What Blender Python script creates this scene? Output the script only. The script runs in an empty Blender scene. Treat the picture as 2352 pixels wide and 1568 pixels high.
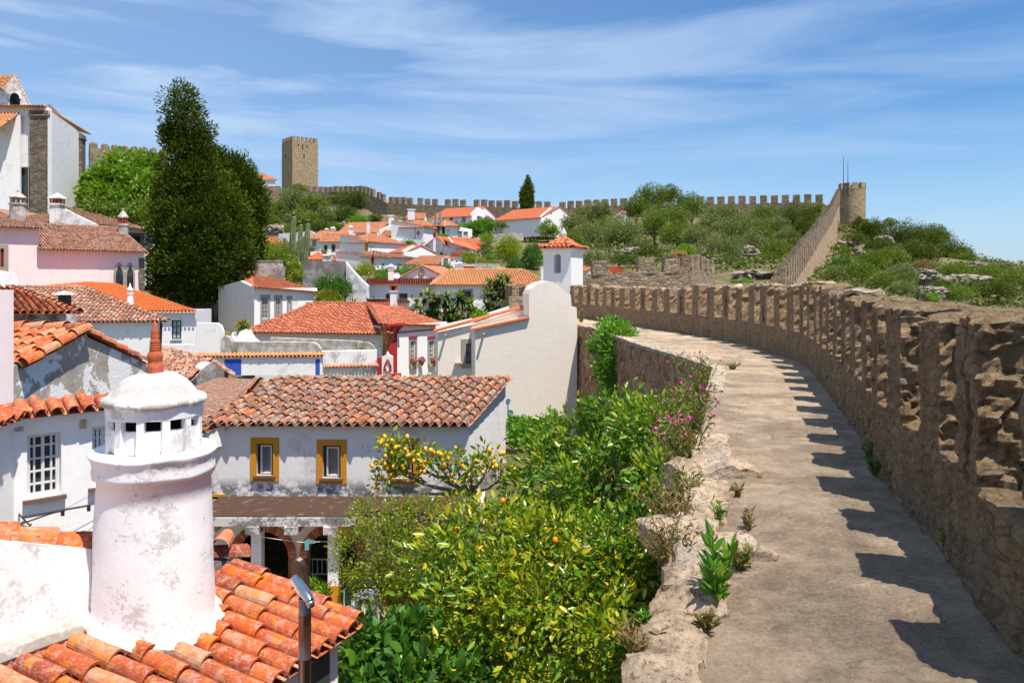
import bpy, math, random
import numpy as np
from mathutils import Vector, noise
from mathutils.geometry import tessellate_polygon
random.seed(7); rng = np.random.default_rng(7)
SC = bpy.context.scene; COL = SC.collection
F, CX, HY, EYE = 1800.0, 1176.0, 640.0, 1.72
R = math.radians
# several photo tiles were measured at their own scale: key -> (scale, x offset, y offset)
K = {'d': (1, 0, 0), 'a1': (.29297, 0, 114.8), 'a2': (.29297, 0, 516.8), 'a3': (.29297, 0, 861.3), 'a4': (.2686, 0, 1148.4),
     'b1': (.25634, 516.8, 287.1), 'b2': (.25634, 918.7, 401.9), 'b3': (.25634, 516.8, 516.8), 'b4': (.25634, 803.9, 660.3),
     'c1': (.27462, 1378, 315.8), 'c2': (.25634, 1780, 344.5), 'c3': (.25634, 1263.2, 574.2), 'c4': (.29297, 1722.6, 602.9),
     'd1': (.3775, 1378, 976), 'd3': (.29297, 401.9, 861.3), 'd4': (.28596, 631.6, 1119.7)}
def uv(k, x, y=0):
    s, ox, oy = K[k]; return x*s+ox, y*s+oy
# the middle and far distances were first estimated too short against the sizes of tiles, windows and people: stretch them
DMT = [(0, 0), (20, 20), (22, 29), (25, 40), (30, 54), (40, 71), (50, 88), (80, 145), (100, 175), (185, 290), (1000, 1500)]
STRETCH = [True]
def DM(d):
    if not STRETCH[0]: return d
    for (a, b), (c, e) in zip(DMT, DMT[1:]):
        if d <= c: return b+(e-b)*(d-a)/(c-a)
    return d*1.5
def P(u, v, d): d = DM(d); return Vector(((u-CX)/F*d, d, EYE+(HY-v)/F*d))
def PK(k, x, y, d): return P(*uv(k, x, y), d)
ORG = {}
def tag(o, label=None, cat=None, group=None, kind=None):
    if label: o['label'] = label
    if cat: o['category'] = cat
    if group: o['group'] = group
    if kind: o['kind'] = kind
    return o
def thing(name, label, cat, loc, group=None):
    o = bpy.data.objects.new(name, None); COL.objects.link(o); o.empty_display_size = .3
    o.location = Vector(loc); ORG[o.name] = Vector(loc)
    return tag(o, label, cat, group)
def link_mesh(name, me, parent=None, mat=None, loc=None):
    o = bpy.data.objects.new(name, me); COL.objects.link(o)
    if mat: me.materials.append(mat)
    if parent is not None: o.parent = parent; ORG[o.name] = ORG[parent.name]
    else:
        o.location = Vector(loc or (0, 0, 0)); ORG[o.name] = Vector(loc or (0, 0, 0))
    return o
def origin_of(parent, loc): return ORG[parent.name] if parent is not None else Vector(loc or (0, 0, 0))
class MB:
    def __init__(s): s.v = []; s.f = []; s.r = []; s.rn = .5
    def vert(s, p): s.v.append((p[0], p[1], p[2])); return len(s.v)-1
    def face(s, pts, rn=None):
        n = len(s.v); s.v += [(p[0], p[1], p[2]) for p in pts]; s.f.append(tuple(range(n, n+len(pts)))); s.r.append(s.rn if rn is None else rn)
    def hexa(s, b, t):      # b: 4 bottom pts ccw, t: 4 top pts
        n = len(s.v); s.v += [tuple(p) for p in b]+[tuple(p) for p in t]
        for q in ((0,3,2,1),(4,5,6,7),(0,1,5,4),(1,2,6,5),(2,3,7,6),(3,0,4,7)): s.f.append(tuple(n+i for i in q)); s.r.append(s.rn)
    def box(s, c, sx, sy, sz, ex=Vector((1,0,0)), ey=None):   # c = centre of bottom
        ex = Vector(ex).normalized(); ey = Vector(ey) if ey is not None else Vector((-ex.y, ex.x, 0)); c = Vector(c); up = Vector((0,0,sz))
        b = [c-ex*sx/2-ey*sy/2, c+ex*sx/2-ey*sy/2, c+ex*sx/2+ey*sy/2, c-ex*sx/2+ey*sy/2]; s.hexa(b, [p+up for p in b])
    def gridbox(s, c, sx, sy, sz, ex, step, jag=0):       # subdivided box for displacement
        ex = Vector(ex).normalized(); ey = Vector((-ex.y, ex.x, 0)); c = Vector(c); ez = Vector((0,0,1))
        o = c-ex*sx/2-ey*sy/2
        def gr(o, a, la, b, lb, flip):
            na = max(1, round(la/step)); nb = max(1, round(lb/step)); n = len(s.v)
            for j in range(nb+1):
                for i in range(na+1): s.v.append(tuple(o+a*(la*i/na)+b*(lb*j/nb)))
            for j in range(nb):
                for i in range(na):
                    q = [n+j*(na+1)+i, n+j*(na+1)+i+1, n+(j+1)*(na+1)+i+1, n+(j+1)*(na+1)+i]
                    s.f.append(tuple(q[::-1] if flip else q)); s.r.append(s.rn)
        gr(o, ex, sx, ez, sz, False); gr(o+ey*sy, ex, sx, ez, sz, True); gr(o, ey, sy, ez, sz, True); gr(o+ex*sx, ey, sy, ez, sz, False)
        gr(o+ez*sz, ex, sx, ey, sy, False)
    def tube(s, pts, rads, n=8, cap=True):
        base = len(s.v); pts = [Vector(p) for p in pts]; m = len(pts)
        if not hasattr(rads, '__len__'): rads = [rads]*m
        for i, p in enumerate(pts):
            t = (pts[min(i+1, m-1)]-pts[max(i-1, 0)]).normalized()
            a = t.cross(Vector((0,0,1)) if abs(t.z) < .9 else Vector((1,0,0))).normalized(); b = t.cross(a)
            for j in range(n):
                an = 2*math.pi*j/n; s.v.append(tuple(p+(a*math.cos(an)+b*math.sin(an))*rads[i]))
        for i in range(m-1):
            for j in range(n):
                s.f.append((base+i*n+j, base+i*n+(j+1) % n, base+(i+1)*n+(j+1) % n, base+(i+1)*n+j)); s.r.append(s.rn)
        if cap:
            s.f.append(tuple(base+j for j in range(n))[::-1]); s.f.append(tuple(base+(m-1)*n+j for j in range(n))); s.r += [s.rn]*2
    def lathe(s, c, prof, n=24, a0=0, a1=2*math.pi, star=0, ns=0):   # prof: [(r,z)] about vertical axis at c
        base = len(s.v); full = abs(a1-a0-2*math.pi) < 1e-6; m = n if full else n+1
        for r, z in prof:
            for j in range(m):
                a = a0+(a1-a0)*j/n; rr = r*(1+star*math.cos(ns*a)) if ns else r
                s.v.append((c[0]+rr*math.cos(a), c[1]+rr*math.sin(a), c[2]+z))
        for i in range(len(prof)-1):
            for j in range(n):
                k = (j+1) % m
                s.f.append((base+i*m+j, base+i*m+k, base+(i+1)*m+k, base+(i+1)*m+j)); s.r.append(s.rn)
    def rough(s, amp, sc, i0=0, amp2=0, sc2=0, vert=1.0, stone=0, ssc=5):
        for i in range(i0, len(s.v)):
            p = Vector(s.v[i]); q = Vector((p.x*sc, p.y*sc, p.z*sc*vert)); d = noise.noise_vector(q)*amp
            if amp2: d += noise.noise_vector(Vector((p.x*sc2+7, p.y*sc2, p.z*sc2)))*amp2
            s.v[i] = tuple(p+d)
    def build(s, name, mat, parent=None, loc=None, smooth=False, merge=False):
        o = origin_of(parent, loc); me = bpy.data.meshes.new(name)
        a = np.array(s.v, dtype=np.float64)-np.array(o)
        me.from_pydata(a.tolist(), [], s.f)
        at = me.attributes.new('rnd', 'FLOAT', 'FACE'); at.data.foreach_set('value', np.array(s.r, dtype=np.float32))
        if smooth: me.polygons.foreach_set('use_smooth', [True]*len(me.polygons))
        if merge:
            import bmesh
            b = bmesh.new(); b.from_mesh(me); bmesh.ops.remove_doubles(b, verts=b.verts, dist=.0006); b.to_mesh(me); b.free()
        me.update(); return link_mesh(name, me, parent, mat, loc)
def np_mesh(name, V, Fc, rnd, mat, parent=None, loc=None, smooth=False):
    o = origin_of(parent, loc); me = bpy.data.meshes.new(name); V = V-np.array(o); k = Fc.shape[1]
    me.vertices.add(len(V)); me.vertices.foreach_set('co', V.astype(np.float32).ravel())
    me.loops.add(Fc.size); me.loops.foreach_set('vertex_index', Fc.astype(np.int32).ravel())
    me.polygons.add(len(Fc)); me.polygons.foreach_set('loop_start', np.arange(0, Fc.size, k, dtype=np.int32))
    me.polygons.foreach_set('loop_total', np.full(len(Fc), k, dtype=np.int32))
    if smooth: me.polygons.foreach_set('use_smooth', np.ones(len(Fc), dtype=bool))
    me.update(calc_edges=True); me.validate()
    at = me.attributes.new('rnd', 'FLOAT', 'FACE'); at.data.foreach_set('value', rnd.astype(np.float32))
    return link_mesh(name, me, parent, mat, loc)
# ---------------------------------------------------------------- materials
class G:
    def __init__(s, name, rough=.85, spec=.25):
        s.m = bpy.data.materials.new(name); s.m.use_nodes = True; s.t = s.m.node_tree; s.n = s.t.nodes; s.l = s.t.links
        s.b = s.n['Principled BSDF']; s.b.inputs['Roughness'].default_value = rough; s.b.inputs['Specular IOR Level'].default_value = spec
        s.oc = s.n.new('ShaderNodeTexCoord').outputs['Object']
    def put(s, inp, v):
        if hasattr(v, 'node') or isinstance(v, bpy.types.NodeSocket): s.l.new(v, inp)
        elif isinstance(v, (tuple, list)) and len(v) == 3 and inp.type == 'RGBA': inp.default_value = (*v, 1)
        else: inp.default_value = v
    def noise(s, sc, det=4, ro=.55, vec=None, out='Fac', dist=0):
        n = s.n.new('ShaderNodeTexNoise'); n.inputs['Scale'].default_value = sc; n.inputs['Detail'].default_value = det
        n.inputs['Roughness'].default_value = ro; n.inputs['Distortion'].default_value = dist; s.l.new(vec or s.oc, n.inputs['Vector']); return n.outputs[out]
    def vor(s, sc, feat='F1', out='Color', vec=None, rnd=1):
        n = s.n.new('ShaderNodeTexVoronoi'); n.feature = feat; n.inputs['Scale'].default_value = sc; n.inputs['Randomness'].default_value = rnd
        s.l.new(vec or s.oc, n.inputs['Vector']); return n.outputs[out]
    def mapv(s, scale, vec=None, rot=(0,0,0)):
        n = s.n.new('ShaderNodeMapping'); n.inputs['Scale'].default_value = scale; n.inputs['Rotation'].default_value = rot; s.l.new(vec or s.oc, n.inputs['Vector']); return n.outputs[0]
    def warp(s, vec, sc, amt):
        nz = s.noise(sc, 2, .5, vec, 'Color'); a = s.n.new('ShaderNodeVectorMath'); a.operation = 'MULTIPLY_ADD'
        s.l.new(nz, a.inputs[0]); a.inputs[1].default_value = (amt,)*3; s.l.new(vec, a.inputs[2]); return a.outputs[0]
    def ramp(s, fac, stops, interp='LINEAR'):
        n = s.n.new('ShaderNodeValToRGB'); n.color_ramp.interpolation = interp; e = n.color_ramp.elements
        while len(e) < len(stops): e.new(.5)
        for i, (p, c) in enumerate(stops):
            e[i].position = p; c = (c,)*3 if isinstance(c, (int, float)) else c; e[i].color = (*c, 1)
        s.l.new(fac, n.inputs[0]); return n.outputs[0]
    def mix(s, f, a, b, mode='MIX'):
        n = s.n.new('ShaderNodeMix'); n.data_type = 'RGBA'; n.blend_type = mode
        s.put(n.inputs[0], f); s.put(n.inputs[6], a); s.put(n.inputs[7], b); return n.outputs[2]
    def math(s, op, a, b=0):
        n = s.n.new('ShaderNodeMath'); n.operation = op; s.put(n.inputs[0], a); s.put(n.inputs[1], b); return n.outputs[0]
    def attr(s, name='rnd'):
        n = s.n.new('ShaderNodeAttribute'); n.attribute_name = name; return n.outputs['Fac']
    def sepz(s):
        n = s.n.new('ShaderNodeSeparateXYZ'); s.l.new(s.oc, n.inputs[0]); return n.outputs['Z']
    def bump(s, h, st=.5, dist=.02):
        n = s.n.new('ShaderNodeBump'); n.inputs['Strength'].default_value = st; n.inputs['Distance'].default_value = dist
        s.l.new(h, n.inputs['Height']); s.l.new(n.outputs[0], s.b.inputs['Normal'])
    def col(s, c): s.put(s.b.inputs['Base Color'], c); return s
MT = {}
def flat(name, c, rough=.6, metal=0, spec=.4):
    if name in MT: return MT[name]
    g = G(name, rough, spec); g.b.inputs['Metallic'].default_value = metal
    v = g.noise(9, 4); g.col(g.mix(g.ramp(v, [(.3, 0), (.75, .45)]), c, tuple(x*.7 for x in c))); MT[name] = g.m; return g.m
def plaster(name, c=(.89,.87,.85), dirt=.5, dc=(.30,.27,.25), sc=1.2, low=0, fine=1.0, streak=0.3, thr=.56):
    g = G(name, .9, .12); big = g.noise(sc, 3, .5); det = g.noise(sc*9, 8, .72); w = g.math('ADD', g.math('MULTIPLY', big, .55), g.math('MULTIPLY', det, .5))
    m = g.ramp(w, [(thr, 0), (thr+.035, .75), (thr+.16, 1)]); soft = g.ramp(g.noise(sc*.6, 5, .6), [(.35, 0), (.8, .3)])
    base = g.mix(soft, c, tuple(x*y for x, y in zip(c, (.88, .86, .85))))
    st = g.noise(1, 4, .6, g.mapv((sc*5, sc*5, sc*.45))); base = g.mix(g.math('MULTIPLY', g.ramp(st, [(.52, 0), (.75, 1)]), streak), base, tuple(x*.62 for x in c))
    sp = g.noise(26*fine, 3, .6); base = g.mix(g.math('MULTIPLY', g.ramp(sp, [(.66, 0), (.72, 1)]), dirt*.55), base, dc)
    base = g.mix(g.math('MULTIPLY', m, dirt), base, dc)
    if low: zz = g.ramp(g.math('MULTIPLY', g.sepz(), .5), [(low*.5*.45, 1), (low*.5, 0)]); base = g.mix(g.math('MULTIPLY', zz, g.ramp(g.noise(3.5, 8, .75), [(.42, 0), (.50, .92)])), base, (.15,.145,.15))
    g.col(base)
    g.bump(g.math('ADD', g.noise(5, 8, .65), g.math('MULTIPLY', m, -.25)), .22, .03); MT[name] = g.m; return g.m
def peeling():
    g = G('peeling_plaster', .95, .1); v = g.mapv((1, 1, .75)); n = g.noise(1.5, 10, .62, v, dist=.2); m = g.ramp(n, [(.515, 0), (.53, 1)])
    under = g.ramp(g.noise(2.2, 6, .65), [(.3, (.27,.235,.195)), (.55, (.42,.37,.31)), (.8, (.50,.44,.37))])
    m2 = g.ramp(g.noise(7, 6, .7), [(.6, 0), (.63, .8)])
    w = g.math('MAXIMUM', m, m2); g.col(g.mix(w, under, (.78,.755,.73))); g.bump(g.math('ADD', w, g.noise(14, 5)), .4, .03); MT['peel'] = g.m
def tilemat(name, cols, lich=.5, orange=.3, dark=.5, sc=1.0):
    g = G(name, .85, .2); a = g.attr()
    n = len(cols); base = g.ramp(a, [((i+.5)/n, c) for i, c in enumerate(cols)])
    base = g.mix(g.math('MULTIPLY', g.ramp(g.noise(6*sc, 5, .65), [(.45, 0), (.7, 1)]), dark), base, (.085,.055,.042))
    base = g.mix(g.math('MULTIPLY', g.ramp(g.noise(4.2*sc, 6, .7, g.mapv((1, 1, 1.3))), [(.53, 0), (.57, 1)]), lich), base, (.45,.41,.35))
    base = g.mix(g.math('MULTIPLY', g.ramp(g.noise(19*sc, 4, .6), [(.58, 0), (.63, 1)]), lich), base, (.58,.53,.46))
    base = g.mix(g.math('MULTIPLY', g.ramp(g.noise(2.6*sc, 7, .7), [(.56, 0), (.60, 1)]), orange), base, (.66,.24,.018))
    g.col(base); g.bump(g.noise(22*sc, 5, .7), .35, .012); MT[name] = g.m; return g.m
def stonemat(name, cols, sc=3.2, flat_=1.7, mortar=(.36,.29,.21), mw=.05, bumpd=.05, lich=0, rd=1.0, tone=1):
    g = G(name, .95, .1); v = g.warp(g.mapv((1, 1, flat_)), 2.5, .28/sc*3); c = g.vor(sc, 'F1', 'Color', v, rd); e = g.vor(sc, 'DISTANCE_TO_EDGE', 'Distance', v, rd)
    s = g.n.new('ShaderNodeSeparateColor'); g.l.new(c, s.inputs[0]); n = len(cols)
    base = g.ramp(s.outputs[0], [((i+.5)/n, q) for i, q in enumerate(cols)])
    base = g.mix(g.ramp(g.noise(sc*3, 7, .72), [(.38, 0), (.72, .75)]), base, tuple(x*.42 for x in cols[len(cols)//2]))
    base = g.mix(g.ramp(g.noise(sc*.45, 4, .6), [(.5, 0), (.75, .55)]), base, mortar)
    if lich: base = g.mix(g.math('MULTIPLY', g.ramp(g.noise(3.3, 6, .7), [(.58, 0), (.63, 1)]), lich), base, (.52,.33,.10))
    m = g.ramp(e, [(0, 1), (mw, .5), (mw*2.2, 0)]); base = g.mix(g.math('MULTIPLY', m, .75), base, mortar)
    g.col(base); h = g.math('ADD', g.ramp(e, [(0, 0), (mw*2.5, .8), (.5, 1)]), g.math('MULTIPLY', g.noise(sc*4, 8, .7), .9))
    g.bump(h, 1.0, bumpd); MT[name] = g.m; return g.m
def leafmat(name, cols, rough=.45, trans=.35, spec=.35):
    g = G(name, rough, spec); n = len(cols); c = g.ramp(g.attr(), [((i+.5)/n, q) for i, q in enumerate(cols)]); g.col(c)
    tr = g.n.new('ShaderNodeBsdfTranslucent'); g.l.new(g.mix(.5, c, (.30,.42,.02)), tr.inputs[0]); ms = g.n.new('ShaderNodeMixShader'); ms.inputs[0].default_value = trans
    out = g.n['Material Output']; g.l.new(g.b.outputs[0], ms.inputs[1]); g.l.new(tr.outputs[0], ms.inputs[2]); g.l.new(ms.outputs[0], out.inputs[0]); MT[name] = g.m; return g.m
def glass(name, c=(.03,.035,.04), rough=.12):
    g = G(name, rough, .6); g.col(g.ramp(g.noise(2.5, 3), [(.35, c), (.7, tuple(x*2.2 for x in c))])); MT[name] = g.m; return g.m
plaster('white', dirt=.35, thr=.60); plaster('white_old', dirt=.8, thr=.53, streak=.5); plaster('white_clean', dirt=.1, thr=.66, streak=.15)
plaster('white_chimney', c=(.91,.89,.87), dirt=.6, dc=(.36,.32,.29), sc=3.2, thr=.56, fine=1.8, streak=.1)
plaster('pink', c=(.86,.72,.70), dirt=.15, thr=.63, dc=(.45,.3,.27)); plaster('cream', c=(.86,.77,.66), dirt=.12, dc=(.42,.37,.31), thr=.62, streak=.15)
plaster('grey_wall', c=(.50,.46,.42), dirt=.85, dc=(.17,.155,.145), sc=.8, thr=.47, streak=.6); plaster('concrete', c=(.40,.37,.34), dirt=.9, dc=(.12,.105,.095), sc=2.2, thr=.47)
plaster('roof_slab', c=(.075,.045,.032), dirt=.5, dc=(.30,.25,.2), sc=4, thr=.60, streak=0); plaster('old_render', c=(.60,.56,.50), dirt=.9, dc=(.30,.26,.22), sc=2.4, thr=.48, streak=.3)
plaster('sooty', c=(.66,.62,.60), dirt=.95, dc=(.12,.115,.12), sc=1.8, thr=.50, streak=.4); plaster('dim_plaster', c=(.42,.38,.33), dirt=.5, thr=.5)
peeling()
tilemat('tile_fore', [(.40,.07,.02),(.52,.105,.025),(.30,.06,.03),(.54,.14,.035),(.50,.25,.13),(.60,.10,.015)], .30, .5, .55, 2.4)
tilemat('tile_main', [(.20,.075,.04),(.31,.10,.045),(.15,.085,.06),(.42,.13,.045),(.27,.17,.12),(.23,.07,.038)], .5, .36, .75, 1.9)
tilemat('tile_old', [(.17,.075,.05),(.40,.13,.06),(.24,.12,.085),(.52,.18,.07),(.42,.28,.2),(.33,.10,.05)], .55, .22, .65, 1.6)
tilemat('tile_orange', [(.66,.16,.04),(.74,.19,.05),(.70,.21,.06)], .04, .05, .08, 1); tilemat('tile_red', [(.36,.09,.045),(.47,.12,.055),(.40,.12,.065),(.54,.17,.075)], .15, .05, .3, 1)
tilemat('tile_lichen', [(.55,.22,.08),(.62,.27,.10),(.50,.20,.09)], .35, .85, .2, 1.4); tilemat('tile_town', [(.46,.15,.065),(.58,.20,.08),(.38,.14,.075),(.60,.25,.12)], .35, .12, .4, .9)
tilemat('tile_bright', [(.55,.14,.06),(.62,.17,.07),(.50,.14,.07)], .12, .1, .2, .8); tilemat('terracotta', [(.46,.09,.035),(.50,.11,.04)], .08, .1, .35, 3)
g = G('rubble_parapet', .95, .1); v = g.warp(g.mapv((1, 1, 2.1)), 3.0, .22); v2 = g.warp(v, 14, .03)
c = g.vor(5.0, 'F1', 'Color', v2); e = g.vor(5.0, 'DISTANCE_TO_EDGE', 'Distance', v2); s_ = g.n.new('ShaderNodeSeparateColor'); g.l.new(c, s_.inputs[0])
n9 = g.math('ADD', g.math('MULTIPLY', g.noise(6.5, 14, .85), .6), g.math('MULTIPLY', g.noise(17, 8, .85, g.mapv((1, 1, 1.8))), .4)); b_ = g.ramp(n9, [(.33, (.17,.09,.045)), (.40, (.44,.26,.135)), (.46, (.70,.45,.24)), (.54, (.84,.60,.35)), (.66, (.88,.74,.52))])
tint = g.ramp(s_.outputs[0], [(.12, (.17,.14,.115)), (.35, (.42,.31,.21)), (.55, (.52,.35,.14)), (.72, (.30,.25,.21)), (.92, (.58,.49,.37))]); b_ = g.mix(.34, b_, tint)
b_ = g.mix(g.ramp(g.noise(6.5, 9, .75, g.mapv((1, 1, .3))), [(.42, .35), (.54, 0)]), b_, (.26,.15,.09))
b_ = g.mix(g.ramp(e, [(.0, .45), (.04, .2), (.08, 0)]), b_, (.15,.105,.08)); b_ = g.mix(g.ramp(g.noise(2.0, 8, .7), [(.54, 0), (.64, .65)]), b_, (.50,.37,.27))
b_ = g.mix(g.ramp(g.noise(7, 7, .75), [(.60, 0), (.66, .6)]), b_, (.56,.35,.11)); b_ = g.mix(g.ramp(g.noise(24, 8, .85), [(.39, .9), (.45, 0)]), b_, (.09,.055,.035)); b_ = g.mix(g.ramp(g.noise(40, 6, .85), [(.60, 0), (.68, .7)]), b_, (.80,.68,.52))
g.col(b_); g.bump(g.math('ADD', g.math('ADD', g.ramp(e, [(0, 0), (.10, .35), (.4, .5)]), g.math('MULTIPLY', g.noise(13, 12, .85), 2.0)), g.math('MULTIPLY', g.noise(38, 8, .85), 1.0)), 1.0, .09); MT['stone_near'] = g.m
stonemat('stone_wall', [(.25,.19,.14),(.50,.37,.25),(.36,.28,.20),(.58,.44,.28),(.42,.32,.22)], 2.8, 2.2, (.30,.235,.16), .04, .06, .15)
stonemat('stone_warm', [(.60,.40,.26),(.70,.50,.34),(.50,.34,.22),(.74,.56,.40)], 1.6, 2.4, (.62,.44,.30), .05, .12, 0)
stonemat('stone_far', [(.24,.18,.13),(.44,.33,.21),(.33,.25,.165),(.50,.37,.235)], 1.5, 2.2, (.20,.16,.12), .05, .08, 0)
stonemat('stone_keep', [(.36,.26,.16),(.58,.43,.26),(.46,.34,.21),(.64,.48,.30)], 1.6, 2.6, (.26,.20,.14), .05, .08, 0)
stonemat('stone_pilaster', [(.14,.11,.085),(.25,.20,.145),(.33,.26,.18),(.19,.15,.12)], 2.0, 2.0, (.09,.075,.06), .04, .03, 0, rd=.6)
stonemat('stone_rampart', [(.30,.15,.09),(.66,.36,.21),(.48,.27,.17),(.78,.48,.30),(.40,.24,.16)], 5.5, .8, (.82,.48,.29), .06, .08, .1)
stonemat('stone_kerb', [(.58,.50,.40),(.46,.41,.35),(.62,.50,.34),(.40,.36,.32),(.55,.40,.28)], 3.0, 1, (.48,.36,.24), .03, .06, .35)
flat('trim_stone', (.36,.30,.24), .9); flat('trim_dark_stone', (.20,.17,.15), .9); flat('window_white', (.72,.71,.68), .5); flat('window_dark', (.035,.03,.03), .5); flat('window_green', (.01,.10,.06), .4)
flat('window_red', (.22,.03,.02), .5); flat('ochre', (.62,.27,.015), .85); flat('red_paint', (.42,.022,.018), .7); flat('blue_paint', (.03,.10,.50), .7); flat('orange_paint', (.75,.30,.02), .8)
flat('iron', (.03,.03,.032), .5, .3); flat('rust', (.12,.045,.03), .8); flat('steel', (.62,.60,.58), .22, 1); flat('steel_brown', (.30,.19,.15), .28, .9); flat('plastic_white', (.78,.78,.76), .4); flat('hose_green', (.12,.35,.25), .4)
flat('soot', (.012,.011,.01), .95); flat('vent_cream', (.62,.50,.32), .6); flat('wood_sill', (.16,.10,.075), .8); flat('bark', (.13,.095,.07), .95); flat('bark_grey', (.24,.20,.16), .95); flat('cloth_teal', (.16,.42,.44), .8)
flat('skin', (.52,.33,.24), .6); flat('cloth_white', (.78,.78,.80), .8); flat('cloth_dark', (.05,.05,.07), .8); flat('timber', (.42,.17,.06), .8); flat('sheet_grey', (.42,.43,.44), .5); flat('lantern_glass', (.55,.58,.56), .15, 0, .6)
flat('blue_spray', (.04,.33,.50), .6); flat('dish', (.66,.66,.66), .5)
glass('pane'); glass('pane_grey', (.10,.105,.11), .3); glass('pane_blue', (.05,.07,.10), .1); flat('film', (.20,.22,.25), .25); flat('curtain', (.55,.55,.54), .8)
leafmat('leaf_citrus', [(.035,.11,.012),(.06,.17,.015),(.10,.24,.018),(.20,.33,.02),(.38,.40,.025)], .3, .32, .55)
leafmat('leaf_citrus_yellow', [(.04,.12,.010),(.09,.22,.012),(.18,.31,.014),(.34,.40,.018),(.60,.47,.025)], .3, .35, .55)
leafmat('leaf_deep', [(.018,.07,.01),(.035,.12,.014),(.055,.17,.018),(.10,.24,.02)], .35, .25, .5)
leafmat('leaf_pome', [(.06,.13,.012),(.13,.24,.015),(.22,.32,.02),(.32,.34,.03),(.42,.16,.03)], .35, .3, .45)
leafmat('leaf_vine', [(.03,.13,.015),(.06,.21,.02),(.10,.30,.02),(.22,.40,.03)], .4, .35, .4)
leafmat('leaf_olive', [(.055,.08,.022),(.12,.155,.045),(.19,.23,.07),(.28,.31,.11)], .6, .22, .2)
leafmat('leaf_oak', [(.035,.065,.012),(.08,.135,.018),(.14,.21,.025),(.23,.31,.04)], .6, .25, .2)
leafmat('leaf_dark', [(.02,.04,.008),(.045,.08,.012),(.085,.125,.016),(.15,.19,.02)], .6, .18, .2)
leafmat('leaf_cypress', [(.018,.034,.006),(.038,.066,.008),(.07,.11,.011),(.115,.165,.016)], .8, .08, .05)
leafmat('leaf_bright', [(.08,.20,.01),(.14,.32,.015),(.22,.42,.02)], .45, .35, .3)
leafmat('leaf_plane', [(.05,.12,.012),(.09,.2,.015),(.15,.30,.02),(.22,.38,.03)], .45, .35, .3)
leafmat('leaf_strap', [(.03,.065,.015),(.07,.13,.02),(.14,.22,.035),(.28,.34,.08)], .6, .25, .2)
leafmat('leaf_dry', [(.20,.13,.05),(.30,.20,.09),(.16,.18,.05),(.24,.10,.05)], .7, .25, .2)
leafmat('leaf_weed', [(.06,.12,.03),(.14,.20,.04),(.30,.22,.08),(.26,.16,.06)], .6, .3, .2)
flat('plume', (.55,.43,.27), .9); flat('petal_pink', (.60,.03,.30), .6); flat('petal_red', (.60,.015,.02), .6); flat('lemon', (.78,.42,.015), .4, 0, .5); flat('orange_fruit', (.80,.27,.01), .4)
g = G('cactus_skin', .6, .3); g.col(g.ramp(g.noise(3, 4), [(.3, (.10,.13,.05)), (.7, (.23,.26,.12))])); MT['cactus'] = g.m
g = G('path_surface', .95, .12)
v = g.warp(g.mapv((1, 1.5, 1)), 2.2, .25); c = g.vor(4.4, 'F1', 'Color', v); e = g.vor(4.4, 'DISTANCE_TO_EDGE', 'Distance', v); s_ = g.n.new('ShaderNodeSeparateColor'); g.l.new(c, s_.inputs[0])
cem = g.ramp(g.noise(1.1, 5, .6), [(.3, (.64,.47,.32)), (.5, (.74,.56,.385)), (.7, (.82,.65,.46))])
sto = g.ramp(s_.outputs[1], [(.1, (.42,.33,.26)), (.4, (.56,.44,.33)), (.7, (.66,.48,.33)), (.95, (.72,.60,.46))])
edge = g.ramp(e, [(.0, 0), (.05, .6), (.12, 1)]); sel = g.math('MULTIPLY', g.ramp(s_.outputs[0], [(.45, 0), (.47, 1)]), edge); sel = g.math('MULTIPLY', sel, g.ramp(g.noise(1.7, 6, .75), [(.42, .1), (.60, .85)]))
base = g.mix(sel, cem, sto)
grit = g.ramp(g.noise(5.5, 14, .88, g.mapv((1, 1.3, 1))), [(.47, 0), (.57, 1)]); base = g.mix(g.math('MULTIPLY', grit, .42), base, (.42,.31,.22))
gz = g.ramp(g.noise(.8, 7, .7), [(.46, 0), (.58, 1)]); sp = g.ramp(g.noise(38, 8, .85), [(.44, 1), (.53, 0)]); base = g.mix(g.math('MULTIPLY', sp, g.math('ADD', g.math('MULTIPLY', gz, .3), .22)), base, (.22,.155,.11))
base = g.mix(g.math('MULTIPLY', gz, .18), base, (.38,.285,.215))
base = g.mix(g.ramp(g.noise(60, 4, .8), [(.57, 0), (.66, .6)]), base, (.90,.78,.62))
g.col(base); h = g.math('ADD', g.math('MULTIPLY', sel, .55), g.math('ADD', g.math('MULTIPLY', g.noise(30, 9, .85), g.math('ADD', g.math('MULTIPLY', gz, .8), .8)), g.math('MULTIPLY', g.noise(6, 8, .8), .9)))
g.bump(h, 1.0, .075); MT['path'] = g.m
g = G('hillside', .95, .1); n1 = g.noise(.22, 6, .65); n2 = g.noise(1.6, 7, .7)
g.col(g.mix(g.ramp(n2, [(.45, 0), (.6, 1)]), g.ramp(n1, [(.3, (.05,.065,.02)), (.5, (.12,.11,.045)), (.66, (.24,.18,.09)), (.8, (.16,.12,.07))]), g.ramp(g.noise(5, 6, .7), [(.3, (.05,.07,.02)), (.6, (.26,.20,.12)), (.8, (.42,.37,.30))])))
g.bump(n2, .8, .4); MT['ground'] = g.m
g = G('kerb_limestone', .95, .12); n1_ = g.noise(3.2, 9, .7); b_ = g.ramp(n1_, [(.32, (.22,.15,.105)), (.45, (.52,.385,.27)), (.56, (.70,.54,.38)), (.72, (.80,.68,.52))])
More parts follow.
